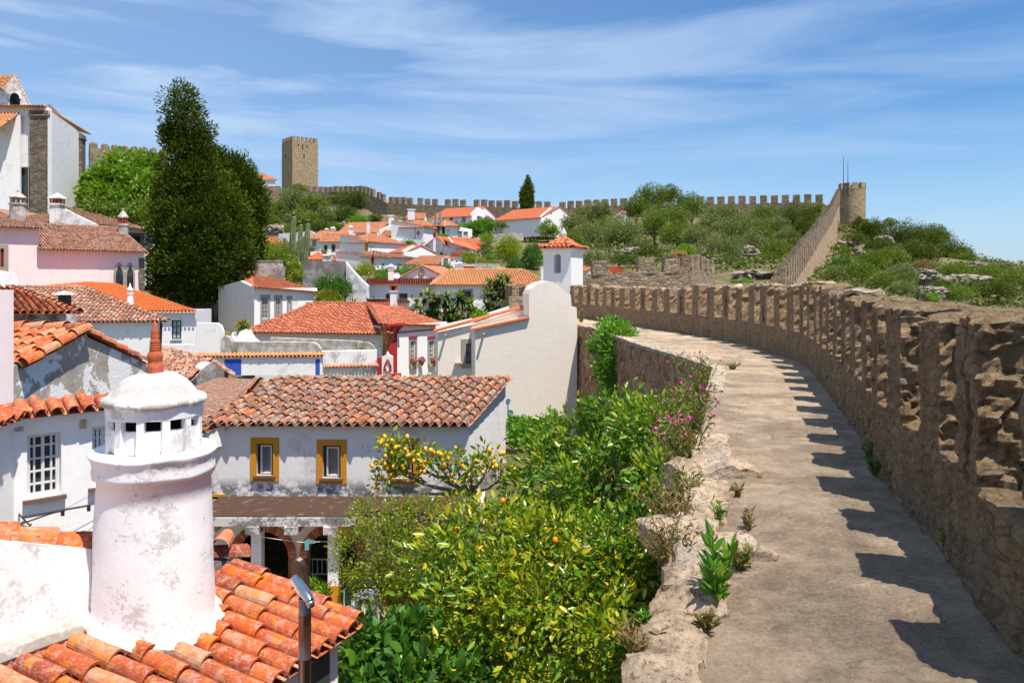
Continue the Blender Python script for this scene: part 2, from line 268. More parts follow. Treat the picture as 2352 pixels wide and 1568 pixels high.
b_ = g.mix(g.ramp(g.noise(1.4, 5, .65), [(.52, 0), (.64, .6)]), b_, (.44,.41,.38)); b_ = g.mix(g.ramp(g.noise(6, 6, .7), [(.62, 0), (.66, .8)]), b_, (.62,.36,.10)); b_ = g.mix(g.ramp(g.noise(26, 8, .85), [(.42, .9), (.48, 0)]), b_, (.13,.09,.065))
g.col(b_); g.bump(g.math('ADD', g.noise(7, 9, .75), g.math('MULTIPLY', g.noise(34, 6, .8), .5)), 1.0, .06); MT['kerb_rock'] = g.m
g = G('limestone', .95, .1); g.col(g.ramp(g.noise(1.3, 9, .72), [(.33, (.08,.065,.05)), (.47, (.24,.20,.16)), (.60, (.42,.36,.30)), (.75, (.52,.42,.31))])); g.bump(g.noise(2.2, 10, .75), 1, .3); MT['rock'] = g.m
g = G('patio_floor', .9, .15); g.col(g.ramp(g.noise(2, 7, .65), [(.3, (.20,.15,.12)), (.7, (.36,.29,.23))])); MT['patio'] = g.m
g = G('brick_arch', .9, .1); g.col(g.ramp(g.attr(), [(.1, (.40,.10,.045)), (.5, (.60,.18,.07)), (.9, (.70,.30,.14))])); g.bump(g.noise(20, 5), .4, .02); MT['brick'] = g.m
for g_ in ('stone_near', 'stone_rampart'): pass
# ---------------------------------------------------------------- roofs
def barrel(mb, a, b, r0, r1, n, rn, up, lift=.02, th=0):   # tile from low end a to high end b
    ax = (b-a).normalized(); side = ax.cross(up).normalized(); base = len(mb.v)
    for p, r, l in ((a, r0, lift), (b, r1, 0)):
        for j in range(n+1):
            t = math.pi*j/n; mb.v.append(tuple(p+side*(r*math.cos(t))+up*(r*1.12*math.sin(t)+l)))
    for j in range(n): mb.f.append((base+j, base+j+1, base+n+2+j, base+n+1+j)); mb.r.append(rn)
    if th:
        c = len(mb.v)
        for j in range(n+1):
            t = math.pi*j/n; q = r0-th; mb.v.append(tuple(a+side*(q*math.cos(t))+up*(q*1.12*math.sin(t)+lift)))
        for j in range(n): mb.f.append((base+j+1, base+j, c+j, c+j+1)); mb.r.append(rn)
def slope(mb, poly, pitch=.22, row=.38, n=4, jit=.01, chan=False, th=0, sk=None):
    # poly: 3-d points, poly[0]->poly[1] is the eave; the others go up the slope
    p0, p1 = Vector(poly[0]), Vector(poly[1]); e = (p1-p0).normalized(); nr = None
    for i in range(2, len(poly)):
        nr = (p1-p0).cross(Vector(poly[i])-p0)
        if nr.length > 1e-6: break
    nr.normalize()
    if nr.z < 0: nr = -nr
    s = nr.cross(e).normalized()
    if s.z < 0: s = -s
    if sk is not None:      # skewed roof: courses run along e, tile columns along sk projected into the plane
        s2 = Vector(sk); s2 = (s2-nr*s2.dot(nr)).normalized(); es = e.dot(s2); dt = 1-es*es
        q = []
        for p in poly: w_ = Vector(p)-p0; a_, b_ = w_.dot(e), w_.dot(s2); q.append(((a_-es*b_)/dt, (b_-es*a_)/dt))
        s = s2
    else: q = [((Vector(p)-p0).dot(e), (Vector(p)-p0).dot(s)) for p in poly]
    tmin = min(a for a, _ in q); tmax = max(a for a, _ in q)
    mb.face([Vector(p)-nr*.01 for p in poly], .35)
    N = max(1, int((tmax-tmin)/pitch)); pt = (tmax-tmin)/N
    for c in range(N):
        t = tmin+(c+.5)*pt; hs = []
        for i in range(len(q)):
            (a0, b0), (a1, b1) = q[i], q[(i+1) % len(q)]
            if (a0-t)*(a1-t) < 0: hs.append(b0+(b1-b0)*(t-a0)/(a1-a0))
        if len(hs) < 2: continue
        lo, hi = min(hs), max(hs)
        if hi-lo < .08: continue
        m = max(1, round((hi-lo)/row)); L = (hi-lo)/m; off = random.uniform(-.42, .42)*L*(1 if jit >= .012 and n > 3 else .12)
        for k in range(m):
            a = p0+e*(t+random.uniform(-jit, jit))+s*(lo+k*L+(off if k else 0)+random.uniform(-jit, jit)*1.5); b = p0+e*(t+random.uniform(-jit, jit))+s*min(hi, lo+(k+1)*L+L*.12+off)
            barrel(mb, a, b, pt*.425, pt*.355, n, random.random(), nr, .03 if row < .45 else .04, th if k == 0 or th > .01 else 0)
        if chan:
            for k in range(m):
                a = p0+e*(t+pt/2)+s*(lo+k*L); b = p0+e*(t+pt/2)+s*(lo+(k+1)*L+L*.05); rn = random.random()*.8; base = len(mb.v); nn = 4
                for p, r, l in ((a, pt*.26, .0), (b, pt*.3, -.0)):
                    for j in range(nn+1):
                        tt = math.pi*j/nn; mb.v.append(tuple(p+e*(r*math.cos(tt))+nr*(.005-r*.5*math.sin(tt)+(.015 if l == 0 and p is a else 0))))
                for j in range(nn): mb.f.append((base+j, base+j+1, base+nn+2+j, base+nn+1+j)); mb.r.append(rn)
def caps(mb, a, b, r=.11, L=.42, n=5, lift=.0):
    a, b = Vector(a), Vector(b); m = max(1, round((b-a).length/L)); d = (b-a)/m; up = Vector((0,0,1)); up = (up-d.normalized()*up.dot(d.normalized())).normalized()
    for i in range(m): barrel(mb, a+d*i+up*lift, a+d*(i+1.1)+up*lift, r, r*.82, n, random.random(), up, .03)
# ---------------------------------------------------------------- facades and windows
class Fr:            # vertical frame: origin o (bottom left seen from outside), ex along, nr outward
    def __init__(s, o, ex): s.o = Vector(o); s.ex = Vector(ex).normalized(); s.nr = Vector((s.ex.y, -s.ex.x, 0))
    def p(s, x, z, out=0): return s.o+s.ex*x+Vector((0,0,z))+s.nr*out
    def px(s, k, x, y):
        u, v = uv(k, x, y); r = Vector(((u-CX)/F, 1.0)); a = s.o.xy; e = s.ex.xy
        det = r.x*(-e.y)-r.y*(-e.x); d = (a.x*(-e.y)-a.y*(-e.x))/det; q = r*d
        return ((q-a).dot(e), EYE+(HY-v)/F*d-s.o.z)
def facade(mb, fr, outline, holes=(), rev=.16):
    polys = [[Vector((x, z, 0)) for x, z in outline]]+[[Vector((x, z, 0)) for x, z in h] for h in holes]
    flatp = [q for p in polys for q in p]
    for t in tessellate_polygon(polys):
        a, b, c = [flatp[i] for i in t]
        if (b-a).cross(c-a).z < 0: b, c = c, b
        mb.face([fr.p(a.x, a.y), fr.p(b.x, b.y), fr.p(c.x, c.y)])
    for h in holes:
        for i in range(len(h)):
            a, b = h[i], h[(i+1) % len(h)]; mb.face([fr.p(*a), fr.p(*b), fr.p(*b, -rev), fr.p(*a, -rev)])
def bar(mb, fr, x0, z0, x1, z1, o0, o1):
    mb.hexa([fr.p(x0, z0, o1), fr.p(x1, z0, o1), fr.p(x1, z0, o0), fr.p(x0, z0, o0)], [fr.p(x0, z1, o1), fr.p(x1, z1, o1), fr.p(x1, z1, o0), fr.p(x0, z1, o0)])
def window(root, fr, rc, st, rev=.16, label=None):
    # rc = opening (x0,z0,x1,z1); st: frame mat, pane mat, surround mat/width, muntins
    x0, z0, x1, z1 = rc; w, h = x1-x0, z1-z0; fm = st.get('f', 'window_white'); nx, nz = st.get('m', (2, 3)); t = st.get('t', .05); b = MB(); dd = rev-.07
    for q in ((x0, z0, x0+t, z1), (x1-t, z0, x1, z1), (x0+t, z0, x1-t, z0+t), (x0+t, z1-t, x1-t, z1)): bar(b, fr, *q, -rev+.004, -dd)
    mt = t*.45
    for i in range(1, nx):
        c = x0+w*i/nx; k = mt*(1.6 if nx % 2 == 0 and i == nx//2 else 1); bar(b, fr, c-k/2, z0+t, c+k/2, z1-t, -rev+.004, -dd-.012)
    for i in range(1, nz):
        c = z0+h*i/nz; bar(b, fr, x0+t, c-mt/2, x1-t, c+mt/2, -rev+.004, -dd-.016)
    if st.get('inner'):
        im, g0, t2 = st['inner']; b2 = MB(); a0, c0, a1, c1 = x0+g0*1.6, z0+g0*.5, x1-g0, z1-g0
        for q in ((a0, c0, a0+t2, c1), (a1-t2, c0, a1, c1), (a0+t2, c0, a1-t2, c0+t2), (a0+t2, c1-t2, a1-t2, c1)): bar(b2, fr, *q, -rev+.012, -dd+.012)
    wo = b.build(st.get('name', 'window'), MT[fm], root)
    if st.get('inner'): b2.build('casement', MT[im], wo)
    if label: wo['label'] = label
    g_ = MB(); g_.face([fr.p(x0, z0, -rev+.012), fr.p(x1, z0, -rev+.012), fr.p(x1, z1, -rev+.012), fr.p(x0, z1, -rev+.012)]); g_.build('pane', MT[st.get('g', 'pane')], wo)
    if st.get('s'):
        sm, sw = st['s']; s_ = MB(); o = st.get('so', .035); sb = st.get('sb', sw)
        for q in ((x0-sw, z0-sb, x0, z1+sw), (x1, z0-sb, x1+sw, z1+sw), (x0, z1, x1, z1+sw), (x0, z0-sb, x1, z0)): bar(s_, fr, *q, -.02, o)
        s_.build('surround', MT[sm], wo)
    if st.get('sill'):
        s_ = MB(); bar(s_, fr, x0-.06, z0-.06, x1+.06, z0-.003, -.1, .09); s_.build('sill', MT[st['sill']], wo)
    return wo
W_STONE = dict(f='window_white', g='pane', s=('trim_stone', .14), m=(4, 4)); W_DARK = dict(f='window_dark', g='pane', s=('trim_stone', .13), m=(2, 3))
W_PLAIN = dict(f='window_dark', g='pane', m=(2, 2)); W_BLUE = dict(f='window_white', g='pane_blue', s=('trim_stone', .12), m=(2, 3))
def house(k, name, label, A, B, yb, depth, rf=('gx', 1.5), wm='white', rm='tile_town', over=.25, wins=(), rwins=(), lwins=(), cat='house', group=None, pitch=.28, row=.5, n=3, rev=.14, root=None, extra=None, sideo=.12, chan=False, th=0, jit=.012, backc=True, ry=None, eyv=None):
    # A=(x,y_eave,d) front left eave corner, B=(x,d) front right corner, yb=pixel row of the base under A
    uA, vA = uv(k, A[0], A[1]); a = P(uA, vA, A[2]); uB, _ = uv(k, B[0], 0); b = P(uB, 640, B[1]); zb = EYE+(HY-uv(k, 0, yb)[1])/F*DM(A[2])
    zt = a.z; H = zt-zb; o = Vector((a.x, a.y, zb)); ex = Vector((b.x-a.x, b.y-a.y, 0)); w = ex.length; ex.normalize(); ey = Vector((-ex.y, ex.x, 0)) if eyv is None else Vector(eyv).normalized()
    if root is None: root = thing(name, label, cat, o+ex*w/2+ey*depth/2, group)
    typ, rise = rf[0], rf[1]; rp = rf[2] if len(rf) > 2 else .5
    if ry is not None:
        dist = {'gx': depth*rp, 'hip': (depth/2 if w >= depth or len(rf) > 2 else w/2), 'shed': depth}.get(typ, 0); yy_ = (o+ex*w/2+ey*dist).y; rise = max(.25, EYE+(HY-uv(k, 0, ry)[1])/F*yy_-zt)
        if rise > 5 or rise <= .25: print('RISE', label, round(rise, 2))
    fF = Fr(o, ex); fR = Fr(o+ex*w, ey); fB = Fr(o+ex*w+ey*depth, -ex); fL = Fr(o+ey*depth, -ey)
    rect = lambda L: [(0, 0), (L, 0), (L, H), (0, H)]
    oF, oB, oR, oL = rect(w), rect(w), rect(depth), rect(depth)
    if typ == 'gx': oR.insert(3, (depth*rp, H+rise)); oL.insert(3, (depth*(1-rp), H+rise))
    if typ == 'gy': oF.insert(3, (w*rp, H+rise)); oB.insert(3, (w*(1-rp), H+rise))
    if typ == 'shed': oR[2] = (depth, H+rise); oL[3] = (0, H+rise); oB[2] = (w, H+rise); oB[3] = (0, H+rise)
    if typ == 'shedr': oF[2] = (w, H+rise); oR[2] = (depth, H+rise); oR[3] = (0, H+rise); oB[3] = (0, H+rise)   # rises to the right
    if typ == 'shedl': oF[3] = (0, H+rise); oL[2] = (depth, H+rise); oL[3] = (0, H+rise); oB[2] = (w, H+rise)
    mb = MB(); jobs = []
    for fr, out, ws in ((fF, oF, wins), (fR, oR, rwins), (fB, oB, ()), (fL, oL, lwins)):
        hs = []
        for wn in ws:
            x0, y0, x1, y1, st = wn[:5]
            p, q = fr.px(k, x0, y1), fr.px(k, x1, y0); rc = (min(p[0], q[0]), min(p[1], q[1]), max(p[0], q[0]), max(p[1], q[1]))
            if rc[1] < .03: rc = (rc[0], .03, rc[2], rc[3])
            L_ = max(x for x, _ in out)
            if rc[0] < .03 or rc[2] > L_-.03 or rc[3] <= rc[1]+.1:
                rc = (max(rc[0], .03), rc[1], min(rc[2], L_-.03), rc[3])
                if rc[2]-rc[0] < .15: print('WINDOW SKIPPED', label, wn[:4], rc); continue
            sw = st['s'][1] if st.get('s') else 0
            if st.get('inset', 1) and sw: rc = (rc[0]+sw*.9, rc[1]+sw*.9, rc[2]-sw*.9, rc[3]-sw*.9) if rc[2]-rc[0] > 2.6*sw else rc
            hs.append([(rc[0], rc[1]), (rc[2], rc[1]), (rc[2], rc[3]), (rc[0], rc[3])]); jobs.append((fr, rc, st))
        facade(mb, fr, out, hs, rev)
    mb.build('wall', MT[wm], root)
    for fr, rc, st in jobs: window(root, fr, rc, st, rev)
    rb = MB(); pt = lambda x, y, z: o+ex*x+ey*y+Vector((0,0,H+z)); S = lambda *pp: slope(rb, [pt(*q) for q in pp], pitch, row, n, jit, chan, th, sk=(ey if eyv is not None and typ in ('gx', 'shed') else None))
    so = sideo; lf = .05
    if typ == 'gx':
        g1 = rise/(depth*rp); g2 = rise/(depth*(1-rp)); yr = depth*rp
        S((-so, -over, -over*g1+lf), (w+so, -over, -over*g1+lf), (w+so, yr, rise+lf), (-so, yr, rise+lf)); S((w+so, depth+over, -over*g2+lf), (-so, depth+over, -over*g2+lf), (-so, yr, rise+lf), (w+so, yr, rise+lf)); caps(rb, pt(-so, yr, rise+lf+.04), pt(w+so, yr, rise+lf+.04))
    elif typ == 'gy':
        xr = w*rp; g1 = rise/xr; g2 = rise/(w-xr)
        S((-over, depth+so, -over*g1+lf), (-over, -so, -over*g1+lf), (xr, -so, rise+lf), (xr, depth+so, rise+lf)); S((w+over, -so, -over*g2+lf), (w+over, depth+so, -over*g2+lf), (xr, depth+so, rise+lf), (xr, -so, rise+lf)); caps(rb, pt(xr, -so, rise+lf+.04), pt(xr, depth+so, rise+lf+.04))
    elif typ == 'hip':
        hd = min(w, depth)/2; hx = rf[2] if len(rf) > 2 else hd; g1 = rise/hd; q = [(-over, -over), (w+over, -over), (w+over, depth+over), (-over, depth+over)]; z0 = -over*g1+lf
        if w >= depth or len(rf) > 2: r0, r1 = (hx, depth/2), (w-hx, depth/2)
        else: r0, r1 = (w/2, hd), (w/2, depth-hd)
        Z = rise+lf; C = [(x, y, z0) for x, y in q]; r0 = (*r0, Z); r1 = (*r1, Z)
        if w >= depth or len(rf) > 2: T = [(C[0], C[1], r1, r0), (C[1], C[2], r1), (C[2], C[3], r0, r1), (C[3], C[0], r0)]; hp = [(C[0], r0), (C[1], r1), (C[2], r1), (C[3], r0)]
        else: T = [(C[0], C[1], r0), (C[1], C[2], r1, r0), (C[2], C[3], r1), (C[3], C[0], r0, r1)]; hp = [(C[0], r0), (C[1], r0), (C[2], r1), (C[3], r1)]
        for t in T: S(*t)
        for c0, c1 in hp: caps(rb, pt(*c0)+Vector((0,0,.05)), pt(*c1)+Vector((0,0,.05)))
        if abs(w-depth) > .3: caps(rb, pt(*r0)+Vector((0,0,.05)), pt(*r1)+Vector((0,0,.05)))
    elif typ == 'shed': S((-so, -over, -over*rise/depth+lf), (w+so, -over, -over*rise/depth+lf), (w+so, depth+.1, rise+lf), (-so, depth+.1, rise+lf))
    elif typ == 'shedr': S((-over, depth+so, -over*rise/w+lf), (-over, -so, -over*rise/w+lf), (w+.1, -so, rise+lf), (w+.1, depth+so, rise+lf))
    elif typ == 'shedl': S((w+over, -so, -over*rise/w+lf), (w+over, depth+so, -over*rise/w+lf), (-.1, depth+so, rise+lf), (-.1, -so, rise+lf))
    if typ != 'flat': rb.build('roof', MT[rm], root)
    root_info = dict(o=o, ex=ex, ey=ey, w=w, H=H, F=fF, R=fR, L=fL, depth=depth); return root, root_info
def slab(k, name, label, pts, A, B, thick, wm, cat='wall', group=None, holes=(), root=None, rev=.14, part=None, sty=None):
    # a wall of real thickness whose face follows the outline pts (tile coords) in the vertical plane through A=(x,d), B=(x,d)
    uA, uB = uv(k, A[0])[0], uv(k, B[0])[0]; a, b = P(uA, 640, A[1]), P(uB, 640, B[1]); a.z = b.z = 0; fr = Fr(a, b-a); q = [fr.px(k, x, y) for x, y in pts]
    area = sum(q[i][0]*q[(i+1) % len(q)][1]-q[(i+1) % len(q)][0]*q[i][1] for i in range(len(q)))
    if area < 0: q.reverse()
    hs = []; jobs = []
    for h in holes:
        p, r = fr.px(k, h[0], h[3]), fr.px(k, h[2], h[1]); rc = (p[0], p[1], r[0], r[1]); hs.append([(rc[0], rc[1]), (rc[2], rc[1]), (rc[2], rc[3]), (rc[0], rc[3])]); jobs.append((rc, h[4]))
    mb = MB(); facade(mb, fr, q, hs, rev)
    for i in range(len(q)):
        p, r = q[i], q[(i+1) % len(q)]; mb.face([fr.p(*r), fr.p(*p), fr.p(*p, -thick), fr.p(*r, -thick)])
    for t in tessellate_polygon([[Vector((x, z, 0)) for x, z in q]]):
        A_, B_, C_ = [q[i] for i in t]; mb.face([fr.p(*A_, -thick), fr.p(*C_, -thick), fr.p(*B_, -thick)])
    zb = min(z for _, z in q); xm = sum(x for x, _ in q)/len(q)
    if root is None and part is None:
        if jobs:
            root = thing(name, label, cat, fr.p(xm, zb, -thick/2), group); mb.build('wall', MT[wm], root)
        else: root = tag(mb.build(name, MT[wm], None, fr.p(xm, zb, -thick/2)), label, cat, group)
    else: mb.build(part or 'wall', MT[wm], root)
    for rc, st in jobs: window(root, fr, rc, st, rev)
    return root, fr
# ---------------------------------------------------------------- foliage
def leaf_arrays(C, D, size, asp, folded, sv=.48):
    n = len(C); D = D/np.linalg.norm(D, axis=1, keepdims=True); rv = rng.normal(size=(n, 3)); S = np.cross(D, rv); S /= np.linalg.norm(S, axis=1, keepdims=True)+1e-9; U = np.cross(S, D)
    L = (size*(1+rng.uniform(-sv, sv, n)))[:, None]; Wd = L*asp
    if folded:
        v = np.stack([C, C+D*L*.33+S*Wd*.5+U*L*.06, C+D*L*.7+S*Wd*.38+U*L*.02, C+D*L-U*L*.12, C+D*L*.7-S*Wd*.38+U*L*.02, C+D*L*.33-S*Wd*.5+U*L*.06], 1).reshape(-1, 3)
        b = np.arange(n)[:, None]*6; f = np.concatenate([b+np.array([0, 1, 2, 3]), b+np.array([0, 3, 4, 5])], 1).reshape(-1, 4); rep = 2
    else:
        v = np.stack([C, C+D*L*.5+S*Wd*.5, C+D*L, C+D*L*.5-S*Wd*.5], 1).reshape(-1, 3); b = np.arange(n)[:, None]*4; f = b+np.array([0, 1, 2, 3]); rep = 1
    return v, f, rep
def crown_pts(blobs, n, clump, per=40, flat_=1.0, shell=.55):
    # blobs: (centre, (rx,ry,rz)); leaves gathered in clumps spread through the outer volume of each blob
    ar = np.array([(b[1][0]*b[1][2]+b[1][0]*b[1][1]) for b in blobs]); ar = ar/ar.sum(); Cs, Ds, Rs = [], [], []
    tip_lit = .38  # pale new growth at tips; also paints lit clump tops and shaded gaps
    for (c, r), a in zip(blobs, ar):
        m = max(1, int(n*a/per)); d = rng.normal(size=(m, 3)); d /= np.linalg.norm(d, axis=1, keepdims=True)
        rad = rng.uniform(shell, 1.0, m)[:, None]**.6; cc = np.array(c)+d*rad*np.array(r)
        tone = rng.uniform(-.22, .22, m); k = per; o = rng.normal(size=(m, k, 3)); o /= np.linalg.norm(o, axis=2, keepdims=True)
        cs = clump*rng.uniform(.55, 1.35, (m, 1, 1)); rr_ = rng.uniform(.25, 1, (m, k, 1))**.5; pos = cc[:, None, :]+o*cs*rr_*np.array([1, 1, flat_]); dr = o+d[:, None, :]*.7+rng.normal(size=(m, k, 3))*.45
        Cs.append(pos.reshape(-1, 3)); Ds.append(dr.reshape(-1, 3)); Rs.append(np.clip(.5+(rng.uniform(-.3, .3, (m, k)))+tone[:, None]+tip_lit*((rr_[:, :, 0]-.72)+.45*o[:, :, 2]*rr_[:, :, 0]), .01, .99).reshape(-1))
    return np.concatenate(Cs), np.concatenate(Ds), np.concatenate(Rs)
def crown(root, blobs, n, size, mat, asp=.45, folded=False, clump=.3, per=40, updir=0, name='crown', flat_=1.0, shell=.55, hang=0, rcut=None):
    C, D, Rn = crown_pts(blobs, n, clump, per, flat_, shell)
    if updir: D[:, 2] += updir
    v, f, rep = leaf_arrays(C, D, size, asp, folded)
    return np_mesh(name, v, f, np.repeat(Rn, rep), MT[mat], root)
def limbs(root, base, blobs, r0, mat='bark', fork=.35, n=7, name='trunk'):
    mb = MB(); base = Vector(base); top = sum((Vector(b[0]) for b in blobs), Vector())/len(blobs); f0 = base.lerp(top, fork); f0.x += random.uniform(-.1, .1)*r0*6
    mb.tube([base-Vector((0,0,.3)), base, base.lerp(f0, .5)+Vector((random.uniform(-1, 1)*r0*.7, 0, 0)), f0], [r0*1.35, r0*1.1, r0*.85, r0*.75], n)
    for c, r in blobs:
        c = Vector(c); m = f0.lerp(c, .5)+Vector((random.uniform(-.15, .15), random.uniform(-.15, .15), random.uniform(0, .25)))*r[0]
        mb.tube([f0-(c-f0).normalized()*r0*.3, m, c], [r0*.6, r0*.36, r0*.16], max(4, n-2))
        for _ in range(3):
            q = c+Vector((random.uniform(-.8, .8)*r[0], random.uniform(-.8, .8)*r[1], random.uniform(-.1, .8)*r[2])); mb.tube([m.lerp(c, .4), q], [r0*.22, r0*.07], 4)
    return mb.build(name, MT[mat], root, smooth=True)
def blobpx(k, L):      # (x,y,d,rx_px,rz_px[,ry_m]) in tile coords -> metres
    s = K[k][0]; out = []
    for b in L:
        x, y, d, rx, rz = b[:5]; c = PK(k, x, y, d); q = s*DM(d)/F; out.append((tuple(c), (rx*q, b[5] if len(b) > 5 else (rx+rz)/2*q*.85, rz*q)))
    return out
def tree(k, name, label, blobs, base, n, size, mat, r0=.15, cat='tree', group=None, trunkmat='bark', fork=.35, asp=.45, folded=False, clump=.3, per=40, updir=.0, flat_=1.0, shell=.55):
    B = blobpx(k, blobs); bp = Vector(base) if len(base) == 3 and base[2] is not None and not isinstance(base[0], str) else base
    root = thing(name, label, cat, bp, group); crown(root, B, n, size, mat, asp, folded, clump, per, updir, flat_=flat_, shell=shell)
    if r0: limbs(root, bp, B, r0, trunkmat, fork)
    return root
def copy_thing(root, loc, sc, rz, label, group):
    r = root.copy(); COL.objects.link(r); r.location = loc; r.scale = sc; r.rotation_euler = (0, 0, rz); r['label'] = label
    if group: r['group'] = group
    for ch in list(root.children):
        c = ch.copy(); COL.objects.link(c); c.parent = r
    return r
# ---------------------------------------------------------------- camera, light, sky
cam = bpy.data.cameras.new('camera'); co = bpy.data.objects.new('camera', cam); COL.objects.link(co); co.location = (0, 0, EYE); co.rotation_euler = (R(90), 0, 0)
cam.lens = F/2352*36; cam.shift_y = -144/2352; cam.clip_start = .05; cam.clip_end = 20000; SC.camera = co
EL, AZ = 68.5, -44.0      # sun elevation, direction to the sun measured from +X towards +Y
sd = Vector((math.cos(R(EL))*math.cos(R(AZ)), math.cos(R(EL))*math.sin(R(AZ)), math.sin(R(EL))))
sl = bpy.data.lights.new('sun', 'SUN'); so_ = bpy.data.objects.new('sun', sl); COL.objects.link(so_); sl.energy = 5.2; sl.angle = R(.53); sl.color = (1, .93, .83)
so_.rotation_euler = sd.to_track_quat('Z', 'Y').to_euler(); so_.location = (20, -20, 60)
w = bpy.data.worlds.new('World'); SC.world = w; w.use_nodes = True; nt = w.node_tree; bg = nt.nodes['Background']
sky = nt.nodes.new('ShaderNodeTexSky'); sky.sky_type = 'NISHITA'; sky.sun_disc = False; sky.sun_elevation = R(EL); sky.sun_rotation = math.atan2(sd.x, sd.y); sky.air_density = 1.0; sky.dust_density = .35; sky.ozone_density = 2.6; sky.altitude = 80
tc = nt.nodes.new('ShaderNodeTexCoord')
def wn(t, **kw):
    n = nt.nodes.new(t)
    for a, b in kw.items(): setattr(n, a, b)
    return n
def wl(a, b): nt.links.new(a, b)
hs = wn('ShaderNodeHueSaturation'); hs.inputs['Saturation'].default_value = 1.28; hs.inputs['Value'].default_value = .93; wl(sky.outputs[0], hs.inputs['Color'])
mp = wn('ShaderNodeMapping'); mp.inputs['Scale'].default_value = (1.0, 1.0, 8.5); mp.inputs['Rotation'].default_value = (R(6), R(-9), R(12)); wl(tc.outputs['Generated'], mp.inputs[0])
n1 = wn('ShaderNodeTexNoise'); n1.inputs['Scale'].default_value = 2.1; n1.inputs['Detail'].default_value = 7; n1.inputs['Roughness'].default_value = .55; n1.inputs['Distortion'].default_value = .7; wl(mp.outputs[0], n1.inputs['Vector'])
r1 = wn('ShaderNodeValToRGB'); r1.color_ramp.elements[0].position = .46; r1.color_ramp.elements[1].position = .68; wl(n1.outputs['Fac'], r1.inputs[0])
# the thin veil of cirrus is thicker towards the left (-X) and towards the horizon
sx = wn('ShaderNodeSeparateXYZ'); wl(tc.outputs['Generated'], sx.inputs[0])
mr = wn('ShaderNodeMapRange'); mr.inputs[1].default_value = .45; mr.inputs[2].default_value = -.45; mr.inputs[3].default_value = .42; mr.inputs[4].default_value = 1.0; wl(sx.outputs['X'], mr.inputs[0])
mu = wn('ShaderNodeMath', operation='MULTIPLY'); wl(r1.outputs[0], mu.inputs[0]); wl(mr.outputs[0], mu.inputs[1])
mr2 = wn('ShaderNodeMapRange'); mr2.inputs[1].default_value = .5; mr2.inputs[2].default_value = -.5; mr2.inputs[3].default_value = .0; mr2.inputs[4].default_value = .45; wl(sx.outputs['X'], mr2.inputs[0])
ad = wn('ShaderNodeMath', operation='ADD', use_clamp=True); wl(mu.outputs[0], ad.inputs[0]); wl(mr2.outputs[0], ad.inputs[1])
m2 = wn('ShaderNodeMath', operation='MULTIPLY'); wl(ad.outputs[0], m2.inputs[0]); m2.inputs[1].default_value = .92
mx = wn('ShaderNodeMix', data_type='RGBA'); wl(m2.outputs[0], mx.inputs[0]); wl(hs.outputs[0], mx.inputs[6]); mx.inputs[7].default_value = (4.3, 5.0, 6.1, 1)
tn = wn('ShaderNodeMix', data_type='RGBA', blend_type='MULTIPLY'); tn.inputs[0].default_value = 1; wl(mx.outputs[2], tn.inputs[6]); tn.inputs[7].default_value = (.80, .92, 1.04, 1)
hz = wn('ShaderNodeMapRange'); hz.inputs[1].default_value = .0; hz.inputs[2].default_value = .22; hz.inputs[3].default_value = .55; hz.inputs[4].default_value = 0; wl(sx.outputs['Z'], hz.inputs[0])
hm = wn('ShaderNodeMix', data_type='RGBA'); wl(hz.outputs[0], hm.inputs[0]); wl(tn.outputs[2], hm.inputs[6]); hm.inputs[7].default_value = (3.1, 4.5, 6.6, 1); wl(hm.outputs[2], bg.inputs[0]); bg.inputs[1].default_value = .105
SC.view_settings.view_transform = 'Standard'; SC.view_settings.look = 'None'; SC.view_settings.gamma = 1; SC.view_settings.exposure = .5
# ---------------------------------------------------------------- ground
CP = []
for (x, y, z) in [(-25,3,-6),(-12,3,-5.8),(-5,3,-5.8),(1,3,-5.8),(-15,8,-5.8),(-8,8,-5.8),(-2,8,-5.8),(1,8,-5.8),(-20,14,-5.8),(-10,14,-5.8),(-4,14,-5.8),(1,14,-5.8),(-12,19,-5.8),(-5,19,-5.8),(1,19,-5.5),(2,24,-4.5),(-6,24,-4),(-16,22,-4.2),(-26,24,-3.5),
                  (-40,0,-6),(-40,10,-5),(0,-20,-6),(-30,-20,-6),(9,0,-3),(12,10,-3),(14,20,-3),(20,30,-3),(30,10,-5),(40,30,-5),(8,-20,-4),(60,0,-10),(100,40,-14)]: CP.append((x, y, z))
CP += [(0,27,-4.2),(-4,27,-4.2),(2,31,-4),(-3,33,-4.2),(4,44,-1.5),(10,46,-.5),(3,38,-3),(-9,30,-4.2)]
